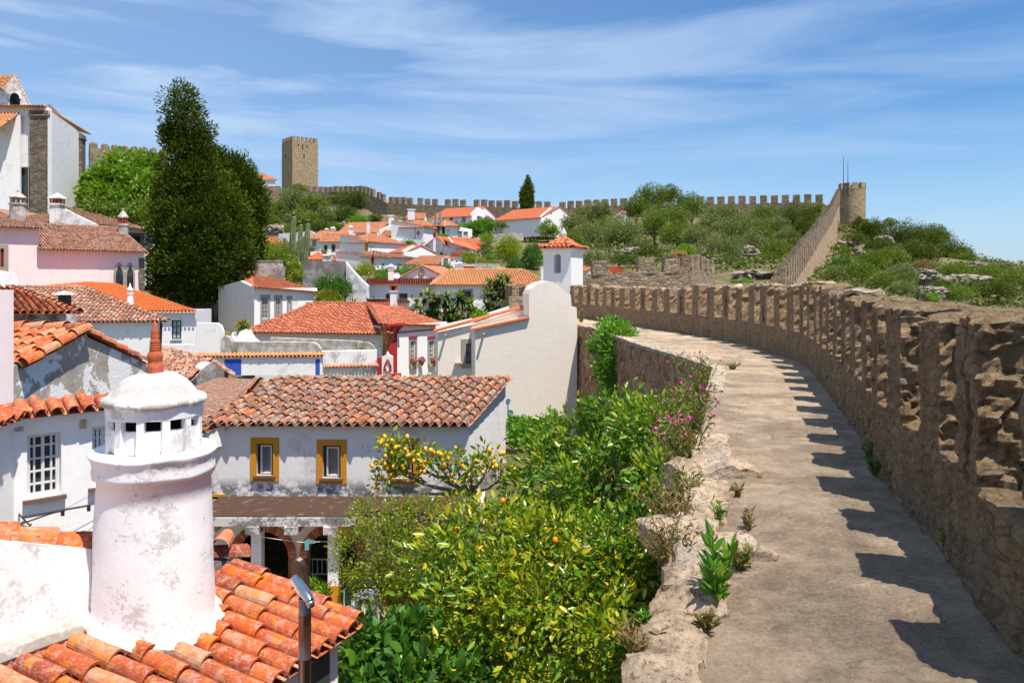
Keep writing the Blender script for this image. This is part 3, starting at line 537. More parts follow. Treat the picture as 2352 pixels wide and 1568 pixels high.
for (u, v, d) in [(980,890,31),(700,880,31),(500,850,33),(1250,960,29),(300,800,33),(100,700,36),(0,640,40),(450,745,45),(350,720,42),(600,765,42),(760,720,46),(900,720,47),(1100,705,47),(1240,700,47),(100,560,52),(0,560,55),(250,560,52),
                  (760,600,72),(880,625,66),(980,628,68),(1100,620,62),(760,585,84),(900,600,78),(1000,575,90),(1100,560,90),(1150,545,98),(1240,560,95),(1200,610,60),(900,545,104),(1050,520,110),(1000,500,125),(700,530,120),(850,525,115),(620,545,110),(640,490,150),(850,490,150),
                  (560,470,165),(680,462,175),(800,478,165),(900,500,150),(1050,507,145),(1200,510,140),(1300,510,134),(1400,500,128),(1600,500,122),(1800,498,116),(1890,520,108),(300,440,150),(200,440,150),(250,500,100),
                  (1350,640,52),(1500,642,52),(1650,645,50),(1750,650,48),(1350,610,64),(1500,605,64),(1650,600,64),(1760,610,60),(1400,575,80),(1550,570,80),(1700,570,80),(1800,560,80),(1450,530,100),(1650,530,100),(1800,520,98),(1860,515,100),
                  (1889,640,69),(1935,528,104),(1960,528,108),(1985,532,108),(2040,545,104),(2100,560,100),(2160,575,96),(2220,600,92),(2290,622,90),(2360,640,90),(2450,660,92),(2600,690,95),(1950,600,84),(2000,600,86),(2080,620,78),(2160,640,72),(2250,670,66),(2350,700,60),(1950,665,56),(2050,690,48),(2150,700,45),(2300,720,45)]: CP.append(tuple(P(u, v, d)))
for (u, v, d) in [(400,470,230),(640,450,215),(900,520,215),(1200,540,200),(1600,540,180),(1900,560,150),(2100,620,140),(2400,690,135),(2100,640,220),(1500,620,300),(700,600,330),(200,500,300),(-200,480,120),(-300,500,60),(-400,480,200),(2800,720,120),(2900,720,220)]: CP.append(tuple(P(u, v, d)))
CPa = np.array(CP, dtype=float)
def ground_z(x, y):
    d2 = (CPa[:, 0]-x)**2+(CPa[:, 1]-y)**2; s = 1+.0012*(x*x+y*y)**.5*10; w_ = 1/(d2+s)**1.7; z = float((w_*CPa[:, 2]).sum()/w_.sum()); r = math.hypot(x, y-60)
    return z if r < 520 else z+(-40-z)*min(1, (r-520)/400)
def axis(lo, hi, near, far, out):
    a = [float(x) for x in np.arange(near[0], near[1], near[2])]; b = [float(x) for x in np.arange(lo, near[0], far)]; c = [float(x) for x in np.arange(near[1], hi, far)]
    return [-o for o in out[::-1]]+b+a+c+out
xs = axis(-280, 280, (-32, 32, 1.3), 5, [320, 420, 600, 1000, 2000, 5000]); ys = [-4000, -1500, -500, -150, -60]+[float(y) for y in np.arange(-30, 60, 1.2)]+[float(y) for y in np.arange(60, 480, 4.0)]+[520, 600, 750, 1000, 1600, 3000, 7000]
mb = MB()
for y in ys:
    for x in xs:
        nz = noise.noise(Vector((x*.35, y*.35, 0)))*.25+noise.noise(Vector((x*.09, y*.09, 3)))*(.8 if y > 50 else .1)
        mb.v.append((x, y, ground_z(x, y)+nz))
nx = len(xs)
for j in range(len(ys)-1):
    for i in range(nx-1): mb.f.append((j*nx+i, j*nx+i+1, (j+1)*nx+i+1, (j+1)*nx+i)); mb.r.append(.5)
tag(mb.build('ground', MT['ground'], smooth=True), 'sloping hillside ground of dry grass, earth and rock', None, None, 'structure')
mb = MB(); N = 30
for j in range(N+1):
    for i in range(N+1):
        x, y = -6.5+8.2*i/N, 6+13*j/N; mb.v.append((x, y, -5.62+.01*noise.noise(Vector((x*2, y*2, 0)))))
for j in range(N):
    for i in range(N): a = j*(N+1)+i; mb.f.append((a, a+1, a+N+2, a+N+1)); mb.r.append(.5)
tag(mb.build('patio', MT['patio']), kind='structure')
# ---------------------------------------------------------------- the wall walk and its parapet
Rc = [(1.95,-3),(2.1,0),(2.2,2),(2.33,3.6),(2.47,4.18),(2.75,5.07),(3.13,6.59),(3.8,8.6),(4.79,11.9),(5.55,14.6),(5.95,16.6),(6.05,20.6),(5.6,23.8),(4.84,26.9),(3.86,31),(3.04,34.4),(1.5,38.5),(-.6,41)]
Lc = [(-.5,-3),(-.1,0),(.2,2),(.5,3.3),(.9,4.5),(1.75,7.4),(2.45,10),(3.0,12),(3.88,15.0),(3.62,17.8),(3.25,20.6),(3.05,24),(2.75,27.6),(2.2,29.2),(1.3,33),(-.4,37),(-2.2,39.5)]
def cat_rom(p, m=12):
    o = []
    for i in range(len(p)-1):
        a, b, c, d = [Vector(p[max(0, min(len(p)-1, i+k))]) for k in (-1, 0, 1, 2)]
        for j in range(m): t = j/m; o.append(.5*((2*b)+(c-a)*t+(2*a-5*b+4*c-d)*t*t+(3*b-a-3*c+d)*t**3))
    return o+[Vector(p[-1])]
def arc(p, step):
    o = [p[0].copy()]; acc = 0
    for a, b in zip(p, p[1:]):
        L = (b-a).length; 
        while acc+L >= step: t = (step-acc)/L; a = a.lerp(b, t); L = (b-a).length; acc = 0; o.append(a.copy())
        acc += L
    return o
Rp = cat_rom(Rc); Rf = arc(Rp, .036)
def xat(pl, y):
    for a, b in zip(pl, pl[1:]):
        if a[1] <= y <= b[1]: return a[0]+(b[0]-a[0])*(y-a[1])/(b[1]-a[1]+1e-9)
    return pl[-1][0] if y > pl[-1][1] else pl[0][0]
Lp = [Vector(p) for p in Lc]
def stoneb(p, sc):      # bulging-stone height at a point
    d, q = noise.voronoi(Vector((p.x*sc, p.y*sc, p.z*sc*1.75))); return min(1, (d[1]-d[0])*4.5)*.8+noise.cell(q[0]*17.3)*.5
def rough_dir(mb, i0, dirf, amp, sc, namp):
    for i in range(i0, len(mb.v)):
        p = Vector(mb.v[i]); d = dirf(p); q = noise.noise_vector(p*3.5)*namp+noise.noise_vector(p*11)*namp*.75+noise.noise_vector(p*27)*namp*.4; mb.v[i] = tuple(p+q+d*(stoneb(p+noise.noise_vector(p*2.2)*.09, sc)-.7)*amp)
par = thing('parapet_wall', 'long crenellated rough stone parapet curving along the right side of the wall walk', 'wall', (2.33, 3.6, 0))
def strip(pts, h0, h1, thick, mb, zs, frac=None):
    # cross section: inner face from h0 to h1, top across thick, outer face down to -4.5
    m = len(pts); sec = [(0, h0+(h1-h0)*i/zs) for i in range(zs+1)]+[(thick*i/max(3, zs//2), h1) for i in range(1, max(3, zs//2)+1)]+[(thick, h1-1.2), (thick+.05, -4.5)]
    b = len(mb.v); k = len(sec)
    for i, p in enumerate(pts):
        t = (pts[min(i+1, m-1)]-pts[max(i-1, 0)]).normalized(); nrm = Vector((t.y, -t.x))
        for o, z in sec: mb.v.append((p.x+nrm.x*o, p.y+nrm.y*o, z))
    for i in range(m-1):
        for j in range(k-1): mb.f.append((b+i*k+j+1, b+i*k+j, b+(i+1)*k+j, b+(i+1)*k+j+1)); mb.r.append(.5)
mb = MB(); cut = next(i for i, p in enumerate(Rf) if p.y > 12); strip(Rf[:cut+1], -.12, .62, .52, mb, 20)
strip([Rf[i] for i in range(cut, len(Rf), 3)], -.12, .62, .52, mb, 8); rough_dir(mb, 0, lambda p: Vector((-.97, .2, 0)), .026, 6.2, .018)
mb.build('base', MT['stone_near'], par)
Rm = arc(Rp, .05); s = 0; idx = 0; pitch = 1.0; k = 0; tot = (len(Rm)-1)*.05; pos = .52
while pos < tot-.5:
    i = int(pos/.05); p = Rm[i]; t = (Rm[min(i+2, len(Rm)-1)]-Rm[max(i-2, 0)]).normalized(); nrm = Vector((t.y, -t.x, 0)); near = p.y < 12; st = .032 if p.y < 7 else (.055 if near else .1)
    wv = .50+random.uniform(-.03, .03); h = .97+random.uniform(-.05, .05)+(.08 if 12 < p.y < 17 else 0)-(.12 if p.y > 24 else 0); mb = MB(); c = Vector((p.x, p.y, .56))+nrm*.25; ex = Vector((t.x, t.y, 0))
    if k % 3 == 1 and p.y > 4:    # a merlon with a loophole
        sw_, lo, hi = .13, .12, .58
        for q in (-1, 1): mb.gridbox(c+ex*q*(wv/2+sw_/2)/2, wv/2-sw_/2, .5, h, ex, st)
        mb.gridbox(c, sw_+.02, .48, lo, ex, st); mb.gridbox(c+Vector((0,0,hi)), sw_+.02, .48, h-hi, ex, st)
    else: mb.gridbox(c, wv, .5, h, ex, st)
    def df(q, c=c, ex=ex, nrm=nrm, wv=wv, h=h):
        a = (q-c).dot(ex)/(wv/2); b = (q-c).dot(nrm)/.25; z = (q.z-c.z)/h*2-1; v = ex*a**5+nrm*b**5+Vector((0,0,max(0, z)**7)); v = v.normalized() if v.length > .05 else Vector((0,0,0)); return ex*v.dot(ex)+nrm*v.dot(nrm)*.45+Vector((0,0,v.z*.7))
    rough_dir(mb, 0, df, .042 if near else .04, 7.4, .016)
    # rounded, broken top edges
    for j, q in enumerate(mb.v):
        q = Vector(q); z = (q.z-c.z)/h
        if z > .93: e_ = max(abs((q-c).dot(ex))/(wv/2), abs((q-c).dot(nrm))/.25); mb.v[j] = (q.x, q.y, q.z-max(0, e_-.8)*.2-abs(noise.noise(q*5))*.05)
    mb.build('merlon', MT['stone_near'], par, merge=True, smooth=False)
    if random.random() < .4 and p.y > 7:
        mb = MB(); mb.gridbox(c+Vector((0,0,h-.03)), wv*random.uniform(.6, .95), .46, .045, ex, .05); mb.rough(.05, 4, 0, .022, 14); mb.build('capping_slab', MT['kerb_rock'], par)
    pos += pitch+random.uniform(-.05, .05); k += 1
# walkway sheet
mb = MB(); yy = [-3]+[y for y in np.arange(-2.5, 2.4, .3)]+[y for y in np.arange(2.4, 9, .045)]+[y for y in np.arange(9, 12, .09)]+[y for y in np.arange(12, 38.5, .25)]; NU = 60
for y in yy:
    a, b = xat(Lp, y), xat(Rp, y)+.1
    for i in range(NU+1):
        x = a+(b-a)*i/NU; z = .022*noise.noise(Vector((x*1.3, y*1.3, 0)))+.012*noise.noise(Vector((x*7, y*7, 2)))+.008*noise.noise(Vector((x*16, y*16, 5)))
        mb.v.append((x, y, z-.012-(0 if i else .05)))
for j in range(len(yy)-1):
    for i in range(NU): a = j*(NU+1)+i; mb.f.append((a, a+1, a+NU+2, a+NU+1)); mb.r.append(.5)
tag(mb.build('walkway', MT['path'], smooth=True), 'cement and flat-stone wall walk curving into the distance', kind='structure')
# rampart body (left face)
mb = MB(); LL = arc(Lp, .16); zs = [-.03, -.12]+[-.3-.16*i for i in range(38)]; m = len(LL)
for i, p in enumerate(LL):
    t = (LL[min(i+1, m-1)]-LL[max(i-1, 0)]).normalized(); n_ = Vector((-t.y, t.x))
    for z in zs: mb.v.append((p.x+n_.x*(.02-z*.012), p.y+n_.y*(.02-z*.012), z))
kz = len(zs)
for i in range(m-1):
    for j in range(kz-1): mb.f.append((i*kz+j, i*kz+j+1, (i+1)*kz+j+1, (i+1)*kz+j)); mb.r.append(.5)
rough_dir(mb, 0, lambda p: Vector((-.9, -.3, 0)), .05, 3.5, .03)
rp = thing('rampart', 'high pinkish rubble town wall rising behind the garden and carrying the wall walk', 'rampart', (2.3, 18, -6)); mb.build('wall', MT['stone_rampart'], rp)
mb = MB()
for a, b in zip(Lp[7:15], Lp[8:16]):
    a, b = Vector((a.x, a.y, -.06)), Vector((b.x, b.y, -.06)); mb.gridbox((a+b)/2+Vector((.1, 0, 0)), (b-a).length+.05, .26, .085, (b-a), .15)
mb.rough(.025, 4, 0, .01, 15); mb.build('coping', MT['stone_kerb'], rp)
# low kerb of irregular blocks on the near left edge
kb = thing('low_kerb_wall', 'low broken edge of big lichen-spotted limestone blocks on the left side of the path', 'kerb', (1, 5, 0)); y = 1.2
while y < 8.3:
    L = random.uniform(.28, .62); x = xat(Lp, y+L/2); t = Vector((xat(Lp, y+L)-xat(Lp, y), L, 0)); wd = random.uniform(.29, .40); mb = MB()
    hz = random.uniform(.02, .07); mb.gridbox(Vector((x+wd/2-.04, y+L/2, -.14)), L*1.06, wd, .14+hz, t, .035)
    for j, q in enumerate(mb.v):      # round the block
        q = Vector(q); c = Vector((x+wd/2, y+L/2, hz)); e_ = ((q-c).xy.length)/(.5*L); mb.v[j] = (q.x, q.y, q.z-(max(0, e_-.6)*.09 if q.z > 0 else 0))
    mb.rough(.05, 3.5, 0, .022, 12); mb.build('block', MT['kerb_rock'], kb, smooth=False); y += L*.98
for (cx, cy, lx, ly, h) in [(1.75, 6.9, .75, .38, .12), (1.28, 5.0, .62, .42, .08), (1.1, 5.4, .36, .4, .08)]:
    mb = MB(); mb.gridbox(Vector((cx, cy, -.12)), lx, ly, .12+h, Vector((1, .12, 0)), .035)
    for j, q in enumerate(mb.v): q = Vector(q); e_ = max(abs(q.x-cx)/(lx/2), abs(q.y-cy)/(ly/2)); mb.v[j] = (q.x, q.y, q.z-(max(0, e_-.7)*.16 if q.z > .02 else 0))
    mb.rough(.05, 4, 0, .022, 15); mb.build('stub_block', MT['kerb_rock'], kb)
# ---------------------------------------------------------------- distant curtain walls and towers
def curtain(name, label, pts, drop, thick, mw, mh, gap, mat='stone_far', group=None, slope_=0, root=None, mt=.5, side=1):
    # pts: (x,y,z of the sill); body goes down by drop; merlons on the outer edge
    root = root or thing(name, label, 'castle wall', Vector(pts[0])-Vector((0,0,drop)), group); mb = MB()
    for a, b in zip(pts, pts[1:]):
        a, b = Vector(a), Vector(b); t = Vector((b.x-a.x, b.y-a.y, 0)).normalized(); n_ = Vector((-t.y, t.x, 0))*side; D = Vector((0,0,drop)); a0, b0 = a-t*.0, b+t*.1
        N_ = max(1, int((b0-a0).length/1.5))
        for i in range(N_):
            p, q = a0.lerp(b0, i/N_), a0.lerp(b0, (i+1)/N_); mb.hexa([p-D, q-D, q-D+n_*thick, p-D+n_*thick], [p, q, q+n_*thick, p+n_*thick])
    mb.rough(.12, .5, 0, .05, 2); mb.build('curtain', MT[mat], root)
    if not mw: return root
    rest = gap/2
    for a, b in zip(pts, pts[1:]):
        a, b = Vector(a), Vector(b); L = (b-a).length; t = Vector((b.x-a.x, b.y-a.y, 0)).normalized(); n_ = Vector((-t.y, t.x, 0))*side; q = rest
        while q+mw < L+.3:
            c = a.lerp(b, (q+mw/2)/L)+n_*(thick-mt/2)*0+n_*mt/2; m = MB(); h = mh*random.uniform(.93, 1.06); dz = abs(b.z-a.z)/L*mw/2+.1; c.z -= dz
            m.gridbox(c, mw*random.uniform(.94, 1.05), mt, h+dz, t, max(.3, mw/3)); m.rough(.05, 1.3, 0, .03, 5); m.build('merlon', MT[mat], root); q += mw+gap
        rest = q-L if q > L else gap
    return root
far = [(700,440,176),(738,442,174),(790,441,169),(833,441,164),(862,452,159),(888,466,155),(952,470,150),(1015,472,147),(1081,474,144),(1175,477,139),(1277,480,134),(1394,473,128),(1500,471,124),(1614,469,120),(1735,468,116),(1812,465,113),(1889,466,110)]
curtain('curtain_wall', 'long crenellated stone wall running along the crest of the hill from the keep to the round tower', [tuple(P(*q)) for q in far[:]], 12, 2.2, 1.62, 2.0, 1.0, mt=1.0)
curtain('castle_terrace_wall', 'plain weathered stone wall below the white house beside the keep', [tuple(P(*q)) for q in [(560,427,160),(640,427,160)]], 30, 2, 0, 0, 0)
# right-hand wall climbing to the round tower
rw = thing('climbing_wall', 'tall pinkish wall climbing the hill on the right up to the round tower, with steps along its inner side', 'castle wall', P(1870, 600, 62))
cr = [tuple(P(*q)) for q in [(1798,664.5,44),(1834,611,52),(1866.5,566,61),(1886,534.6,70),(1909,502,81),(1921,473.5,93),(1928,455.5,103.4)]]
mb = MB()
for a, b in zip(cr, cr[1:]):
    a, b = Vector(a), Vector(b); t = Vector((b.x-a.x, b.y-a.y, 0)).normalized(); n_ = Vector((t.y, -t.x, 0)); D = Vector((0,0,7)); N_ = 6
    for i in range(N_):
        p, q = a.lerp(b, i/N_), a.lerp(b, (i+1)/N_+.002); mb.hexa([p-D-n_*1.9, q-D-n_*1.9, q-D+n_*.25, p-D+n_*.25][::1], [p-n_*1.9-Vector((0,0,1.9)), q-n_*1.9-Vector((0,0,1.9)), q, p])
mb = MB()
for a, b in zip(cr, cr[1:]):
    a, b = Vector(a), Vector(b); t = Vector((b.x-a.x, b.y-a.y, 0)).normalized(); n_ = Vector((t.y, -t.x, 0)); N_ = 5
    for i in range(N_):
        p, q = a.lerp(b, i/N_), a.lerp(b, (i+1)/N_+.01); D = Vector((0,0,13)); mb.hexa([p-D-n_*.5, q-D-n_*.5, q-D+n_*.25, p-D+n_*.25], [p-n_*.5, q-n_*.5, q, p])
i0 = 0; mb.rough(.07, .8, 0, .04, 3); mb.build('curtain', MT['stone_warm'], rw)
mb = MB()
for a, b in zip(cr, cr[1:]):
    a, b = Vector(a), Vector(b); L = (b-a).length; t = Vector((b.x-a.x, b.y-a.y, 0)).normalized(); n_ = Vector((t.y, -t.x, 0)); N_ = int(L/.8)
    for i in range(N_):
        p = a.lerp(b, (i+.5)/N_); p.z -= 1.4; mb.box(p-n_*1.75-Vector((0,0,9)), L/N_*1.02, 2.5, 9, t)
mb.rough(.03, 2); mb.build('stairs', MT['stone_wall'], rw)
for a, b in zip(cr, cr[1:]):
    a, b = Vector(a), Vector(b); L = (b-a).length; t = Vector((b.x-a.x, b.y-a.y, 0)).normalized(); n_ = Vector((t.y, -t.x, 0)); N_ = max(1, round(L/2.7))
    for i in range(N_):
        p = a.lerp(b, (i+.5)/N_); m = MB(); m.gridbox(p-n_*.2-Vector((0,0,.8)), 1.5, .75, 3.0, t, .4); m.rough(.05, 1.5, 0, .03, 5); m.build('merlon', MT['stone_wall'], rw)
# round tower
tw = thing('round_tower', 'round battlemented stone tower at the top of the climbing wall', 'tower', P(1957, 528, 107)); sc_ = DM(107)/F; c = P(1957.5, 528, 107); r = 28.5*sc_; mb = MB(); H = 92*sc_
mb.lathe((c.x, c.y, c.z-3), [(r*1.05, 0), (r*1.03, 3.3), (r, 4), (r, H+3), (r*.8, H+3), (r*.8, H+2.2), (0, H+2.2)], 40); mb.rough(.05, 1.2, 0, .03, 4); mb.build('wall', MT['stone_keep'], tw)
for i in range(9):
    a = i*2*math.pi/9+.35; m = MB(); m.gridbox(Vector((c.x+math.cos(a)*r*.9, c.y+math.sin(a)*r*.9, c.z+H-.1)), r*.2, r*.46, 15*sc_, Vector((math.cos(a), math.sin(a), 0)), .35); m.rough(.04, 2); m.build('merlon', MT['stone_keep'], tw)
for (u, v0, v1, lb) in [(1937.5, 361, 440, 'taller thin dark pole rising behind the round tower, left one'), (1947.5, 371, 440, 'shorter thin dark pole rising behind the round tower, right one')]:
    mb = MB(); a, b = P(u, v1+6, 104.9), P(u, v0, 104.9); mb.tube([a, a.lerp(b, .6), b], [.09, .07, .045], 6); tag(mb.build('flag_pole', MT['iron'], None, a), lb, 'pole', 'poles on the round tower')
# square towers
def sqtower(name, label, k, xc, xl, xr, ytop, ybot, d, mat, mer, mh, fracw=.62, pyr=False, slits=()):
    # xc: x of the corner nearest to us, xl/xr: left and right silhouettes
    uc, vt = uv(k, xc, ytop); ul, _ = uv(k, xl); ur, vb = uv(k, xr, ybot); c = P(uc, vt, d); d = DM(d); wl_ = (uc-ul)*d/F; wr_ = (ur-uc)*d/F
    eL = Vector((-.62, .78, 0)); eR = Vector((.82, .57, 0)); La = wl_/.62; Ra = wr_/.82; H = (vb-vt)*d/F+4; root = thing(name, label, 'tower', c+eL*La/2+eR*Ra/2-Vector((0,0,H)))
    mb = MB(); b = [c, c+eR*Ra, c+eR*Ra+eL*La, c+eL*La]; n_ = 10
    for i in range(n_): z0, z1 = -H+H*i/n_, -H+H*(i+1)/n_; mb.hexa([p+Vector((0,0,z0)) for p in b], [p+Vector((0,0,z1+.01)) for p in b])
    mb.rough(.06, .6, 0, .04, 2); mb.build('wall', MT[mat], root)
    for (s0, e_, L_, cnt, inn) in ((c, eR, Ra, mer[1], eL), (c, eL, La, mer[0], eR), (b[1], eL, La, mer[0], -eR), (b[3], eR, Ra, mer[1], -eL)):
        for i in range(cnt):
            p = s0+e_*(L_*(i+.5)/cnt)+inn*.5; m = MB(); mw = L_/cnt*fracw; m.gridbox(p-Vector((0,0,.1)), mw, .9, mh, e_, .5)
            if pyr: q = p+Vector((0,0,mh-.1)); ee = e_*mw/2; ff = Vector((-e_.y, e_.x, 0))*.45; tp = q+Vector((0,0,mh*.45)); t4 = [q-ee-ff, q+ee-ff, q+ee+ff, q-ee+ff]; m.hexa(t4, [p_.lerp(tp, .75) for p_ in t4])
            m.build('merlon', MT[mat], root)
    for (x, y0, y1, sd_) in slits:
        e_ = eR if sd_ else eL; fr = Fr(c-Vector((0,0,H)), e_) if sd_ else Fr(c+eL*La-Vector((0,0,H)), -eL); a = fr.px(k, x, y1); b_ = fr.px(k, x, y0); m = MB(); bar(m, fr, a[0]-.18, a[1], a[0]+.18, b_[1], -.1, .1); m.build('arrow_slit', MT['soot'], root)  # black bar on the wall face, painting the shade inside the slit
    return root
sqtower('keep', 'tall square battlemented keep standing alone above the hillside trees', 'b1', 603, 453, 800, 140, 550, 185, 'stone_keep', (8, 6), 1.9, .6, slits=((695,178,218,1),(658,172,186,1),(735,184,198,1),(708,262,298,1),(540,262,298,0)))
sqtower('castle_tower', 'square castle tower with pointed merlons behind the bright green tree at the left', 'a1', 705, 672, 1175, 765, 1200, 120, 'stone_far', (3, 8), 1.25, .55, True)
STRETCH[0] = False
# crenellated inner wall ahead of the bend
iw = [tuple(PK('c3', 95, 222, 44)), tuple(PK('c3', 700, 200, 44.3)), tuple(PK('c3', 1255, 186, 44.6))]
root = curtain('crenellated_wall', 'battlemented stone wall crossing just beyond the bend of the path, in front of the orange roofs', iw, 5, 1.1, .92, .78, .58, 'stone_wall', mt=.55)
curtain('', '', [tuple(PK('c3', 1255, 186, 44.6)), tuple(PK('c3', 1360, 190, 48)), tuple(PK('c3', 1470, 205, 52))], 6, .9, .9, .85, .8, 'stone_wall', root=root, mt=.55)
STRETCH[0] = True
curtain('retaining_wall', 'low rough retaining wall under the olive trees right of the battlemented wall', [tuple(PK('c1', 950, 1165, 58)), tuple(PK('c1', 1125, 1160, 58))], 4, .8, 0, 0, 0, 'stone_wall')
# ---------------------------------------------------------------- foreground roof, chimney, flue pipe
t_ = 8.0; T2 = Vector((-.3506*t_, t_, EYE-.3722*t_)); ed = Vector((.41, .912, 0)).normalized(); dn = Vector((ed.y, -ed.x, 0))
rr = 1.50; tanp = .21; E1 = T2+dn*rr; E1.z = T2.z-rr*tanp
fh = thing('tiled_outhouse', 'low outbuilding in the foreground roofed in mossy orange tiles', 'house', (-2.6, 6.4, -5.8))
mb = MB(); TL = T2-ed*5.4; EL_ = E1-ed*5.4; rr2 = 2.6
TLx = T2-dn*.14+Vector((0,0,.14*tanp)); slope(mb, [E1-ed*5.4, E1, TLx, TLx-ed*5.4], .205, .40, 10, .012, True, .018)
caps(mb, E1+Vector((0,0,.045))-ed*.02, T2+Vector((0,0,.045))-ed*.02, .085, .4, 8)
mb.build('roof', MT['tile_fore'], fh, smooth=False)
mb = MB(); wo = E1-dn*.16-ed*.12; bz = -6.0
q = [wo, wo-ed*5.2, wo-ed*5.2-dn*2.6, wo-dn*2.6]; tz = [E1.z-.03, E1.z-.03, E1.z+2.6*tanp-.06, E1.z+2.6*tanp-.06]
mb.hexa([Vector((p.x, p.y, bz)) for p in q][::-1], [Vector((p.x, p.y, z)) for p, z in zip(q, tz)][::-1]); mb.build('wall', MT['white_clean'], fh)
fr = Fr((wo.x, wo.y, -5.9), ed); fr = Fr(Vector((wo.x, wo.y, 0))-ed*5.2+Vector((0,0,-5.9)), ed)
p0 = fr.px('d4', 290, 1470); p1 = fr.px('d4', 338, 1340); mb = MB(); bar(mb, fr, p0[0], p0[1]-.2, p1[0]+.12, p1[1], -.01, .05); mb.build('meter_box', flat('box_green', (.05,.07,.05), .4), fh)
# left wall rising behind the roof
a = P(-90, 640, 6.6); b = P(250, 640, 7.35)
lw, lfr = slab('d', 'garden_wall', 'white limewashed foreground wall with flaking grey patches left of the big chimney', [(-90,1600),(-90,1232),(225,1262),(250,1262),(250,1600)], (0,6.12), (215,6.72), .3, 'white_chimney')
mb = MB(); p = lfr.p(*lfr.px('d', -90, 1232), -.12); q = lfr.p(*lfr.px('d', 228, 1260), -.12); caps(mb, q, p, .095, .42, 8, -.03)
caps(mb, q+Vector((-.1,.15,-.04)), p+Vector((0,.15,-.03)), .08, .42, 8, 0); tc_ = thing('tile_coping', 'row of orange lichen-covered ridge tiles capping the white foreground wall', 'roof tiles', p); mb.build('ridge_tile_row', MT['tile_fore'], tc_)
# mortar fillet where wall and chimney meet the tiles
mb = MB(); f0 = lfr.p(*lfr.px('d', -60, 1528), .02); f1 = lfr.p(*lfr.px('d', 225, 1425), .02); mb.tube([f0, f0.lerp(f1, .5)+Vector((.02,.0,.02)), f1, f1+Vector((.25,-.1,-.05))], [.12, .1, .11, .06], 10); mb.rough(.03, 5, 0, .015, 20); mb.build('mortar_fillet', MT['old_render'], fh)
s_ = 6.9/F; cc = P(356, 1480, 6.9); Zc = lambda v: (1480-v)*6.9/F; s9 = s_; s_ = s_*.962
ch = thing('great_chimney', 'huge round whitewashed chimney with domed cap and terracotta finial in the foreground', 'chimney', cc)
mb = MB(); prof = [(158,1530),(152,1490),(143,1468),(137,1440),(134.5,1380),(132.5,1300),(130,1220),(127,1140),(124.5,1085),(135,1083),(135.5,1072),(134,1062),(134.5,1052),(137,1044),(140,1037),(141,1032),(139,1029),(104,1027),(100,1026)]
i0 = 0; mb.lathe(cc, [(r*s_, Zc(v)) for r, v in prof], 72); mb.rough(.012, 3, 0, .005, 14)
o_ = mb.build('shaft', MT['white_chimney'], ch, smooth=True)
mb = MB(); mb.lathe(cc, [(r*s_, Zc(v)) for r, v in [(97,1030),(97,975),(90,974),(90,1000)]], 48); 
mb.lathe(cc, [(r*s_, Zc(v)) for r, v in [(90,953),(97,952.5),(105,952),(106,951),(107,932),(108,920),(90,920)]], 48)
for i in range(12):
    a = i*2*math.pi/12+.13-math.pi/2; e = Vector((math.cos(a), math.sin(a), 0)); mb.hexa([cc+Vector((0,0,Zc(1029)))+e*r*s_+Vector((-e.y,e.x,0))*w_*s_ for r, w_ in ((90,-9),(106,-9.5),(106,9.5),(90,9))], [cc+Vector((0,0,Zc(951)))+e*r*s_+Vector((-e.y,e.x,0))*w_*s_ for r, w_ in ((90,-7.5),(105,-8),(105,8),(90,7.5))])
mb.rough(.006, 6, 0, .003, 20); mb.build('vent_lantern', MT['white_chimney'], ch, smooth=False)
mb = MB(); mb.lathe(cc, [(r*s_, Zc(v)) for r, v in [(70,1030),(72,940),(0,940)]], 20); mb.build('flue', MT['soot'], ch)
mb = MB(); mb.lathe(cc, [(r*s_, Zc(v)) for r, v in [(88,926),(108,928),(114,925),(116.5,918),(115.5,911),(109,907),(101,905),(93,899),(84,886),(73,874),(58,864),(42,858),(20,854),(0,853)]], 64); mb.rough(.012, 5, 0, .006, 18)
g = MT['white_chimney']; plaster('dome_lime', c=(.80,.77,.75), dirt=.75, dc=(.27,.23,.20), sc=2.4, thr=.50, fine=2.2, streak=0); mb.build('dome', MT['dome_lime'], ch, smooth=True)
mb = MB(); rp_ = []
for i in range(41):
    a = i*2*math.pi/40; q = Vector((cc.x+math.cos(a)*.515, cc.y+math.sin(a)*.515, 0)); dd_ = (q-T2).x*dn.x+(q-T2).y*dn.y; rp_.append(Vector((q.x, q.y, T2.z-max(-.15, dd_)*tanp+.06)))
mb.tube(rp_, .06, 8, cap=False); mb.rough(.03, 7, 0, .018, 18); mb.build('mortar_collar', MT['white_chimney'], ch)
mb = MB(); yo = lambda zz: zz*.29297+516.8
mb.lathe(cc+Vector((-.0,0,0)), [(r*.29297*s_, Zc(yo(y))) for r, y in [(67,1172),(65,1120),(63,1085),(50,1078),(56,1060),(60,1035),(56,1005),(42,990),(40,983),(44,978),(44,970),(38,966),(43,960),(43,952),(37,948),(41,942),(41,934),(35,930),(39,924),(38,905),(30,897),(34,880),(35,868),(28,855),(31,845),(29,830),(22,800),(13,772),(5,757),(0,755)]], 24); mb.build('finial', MT['terracotta'], ch, smooth=True)
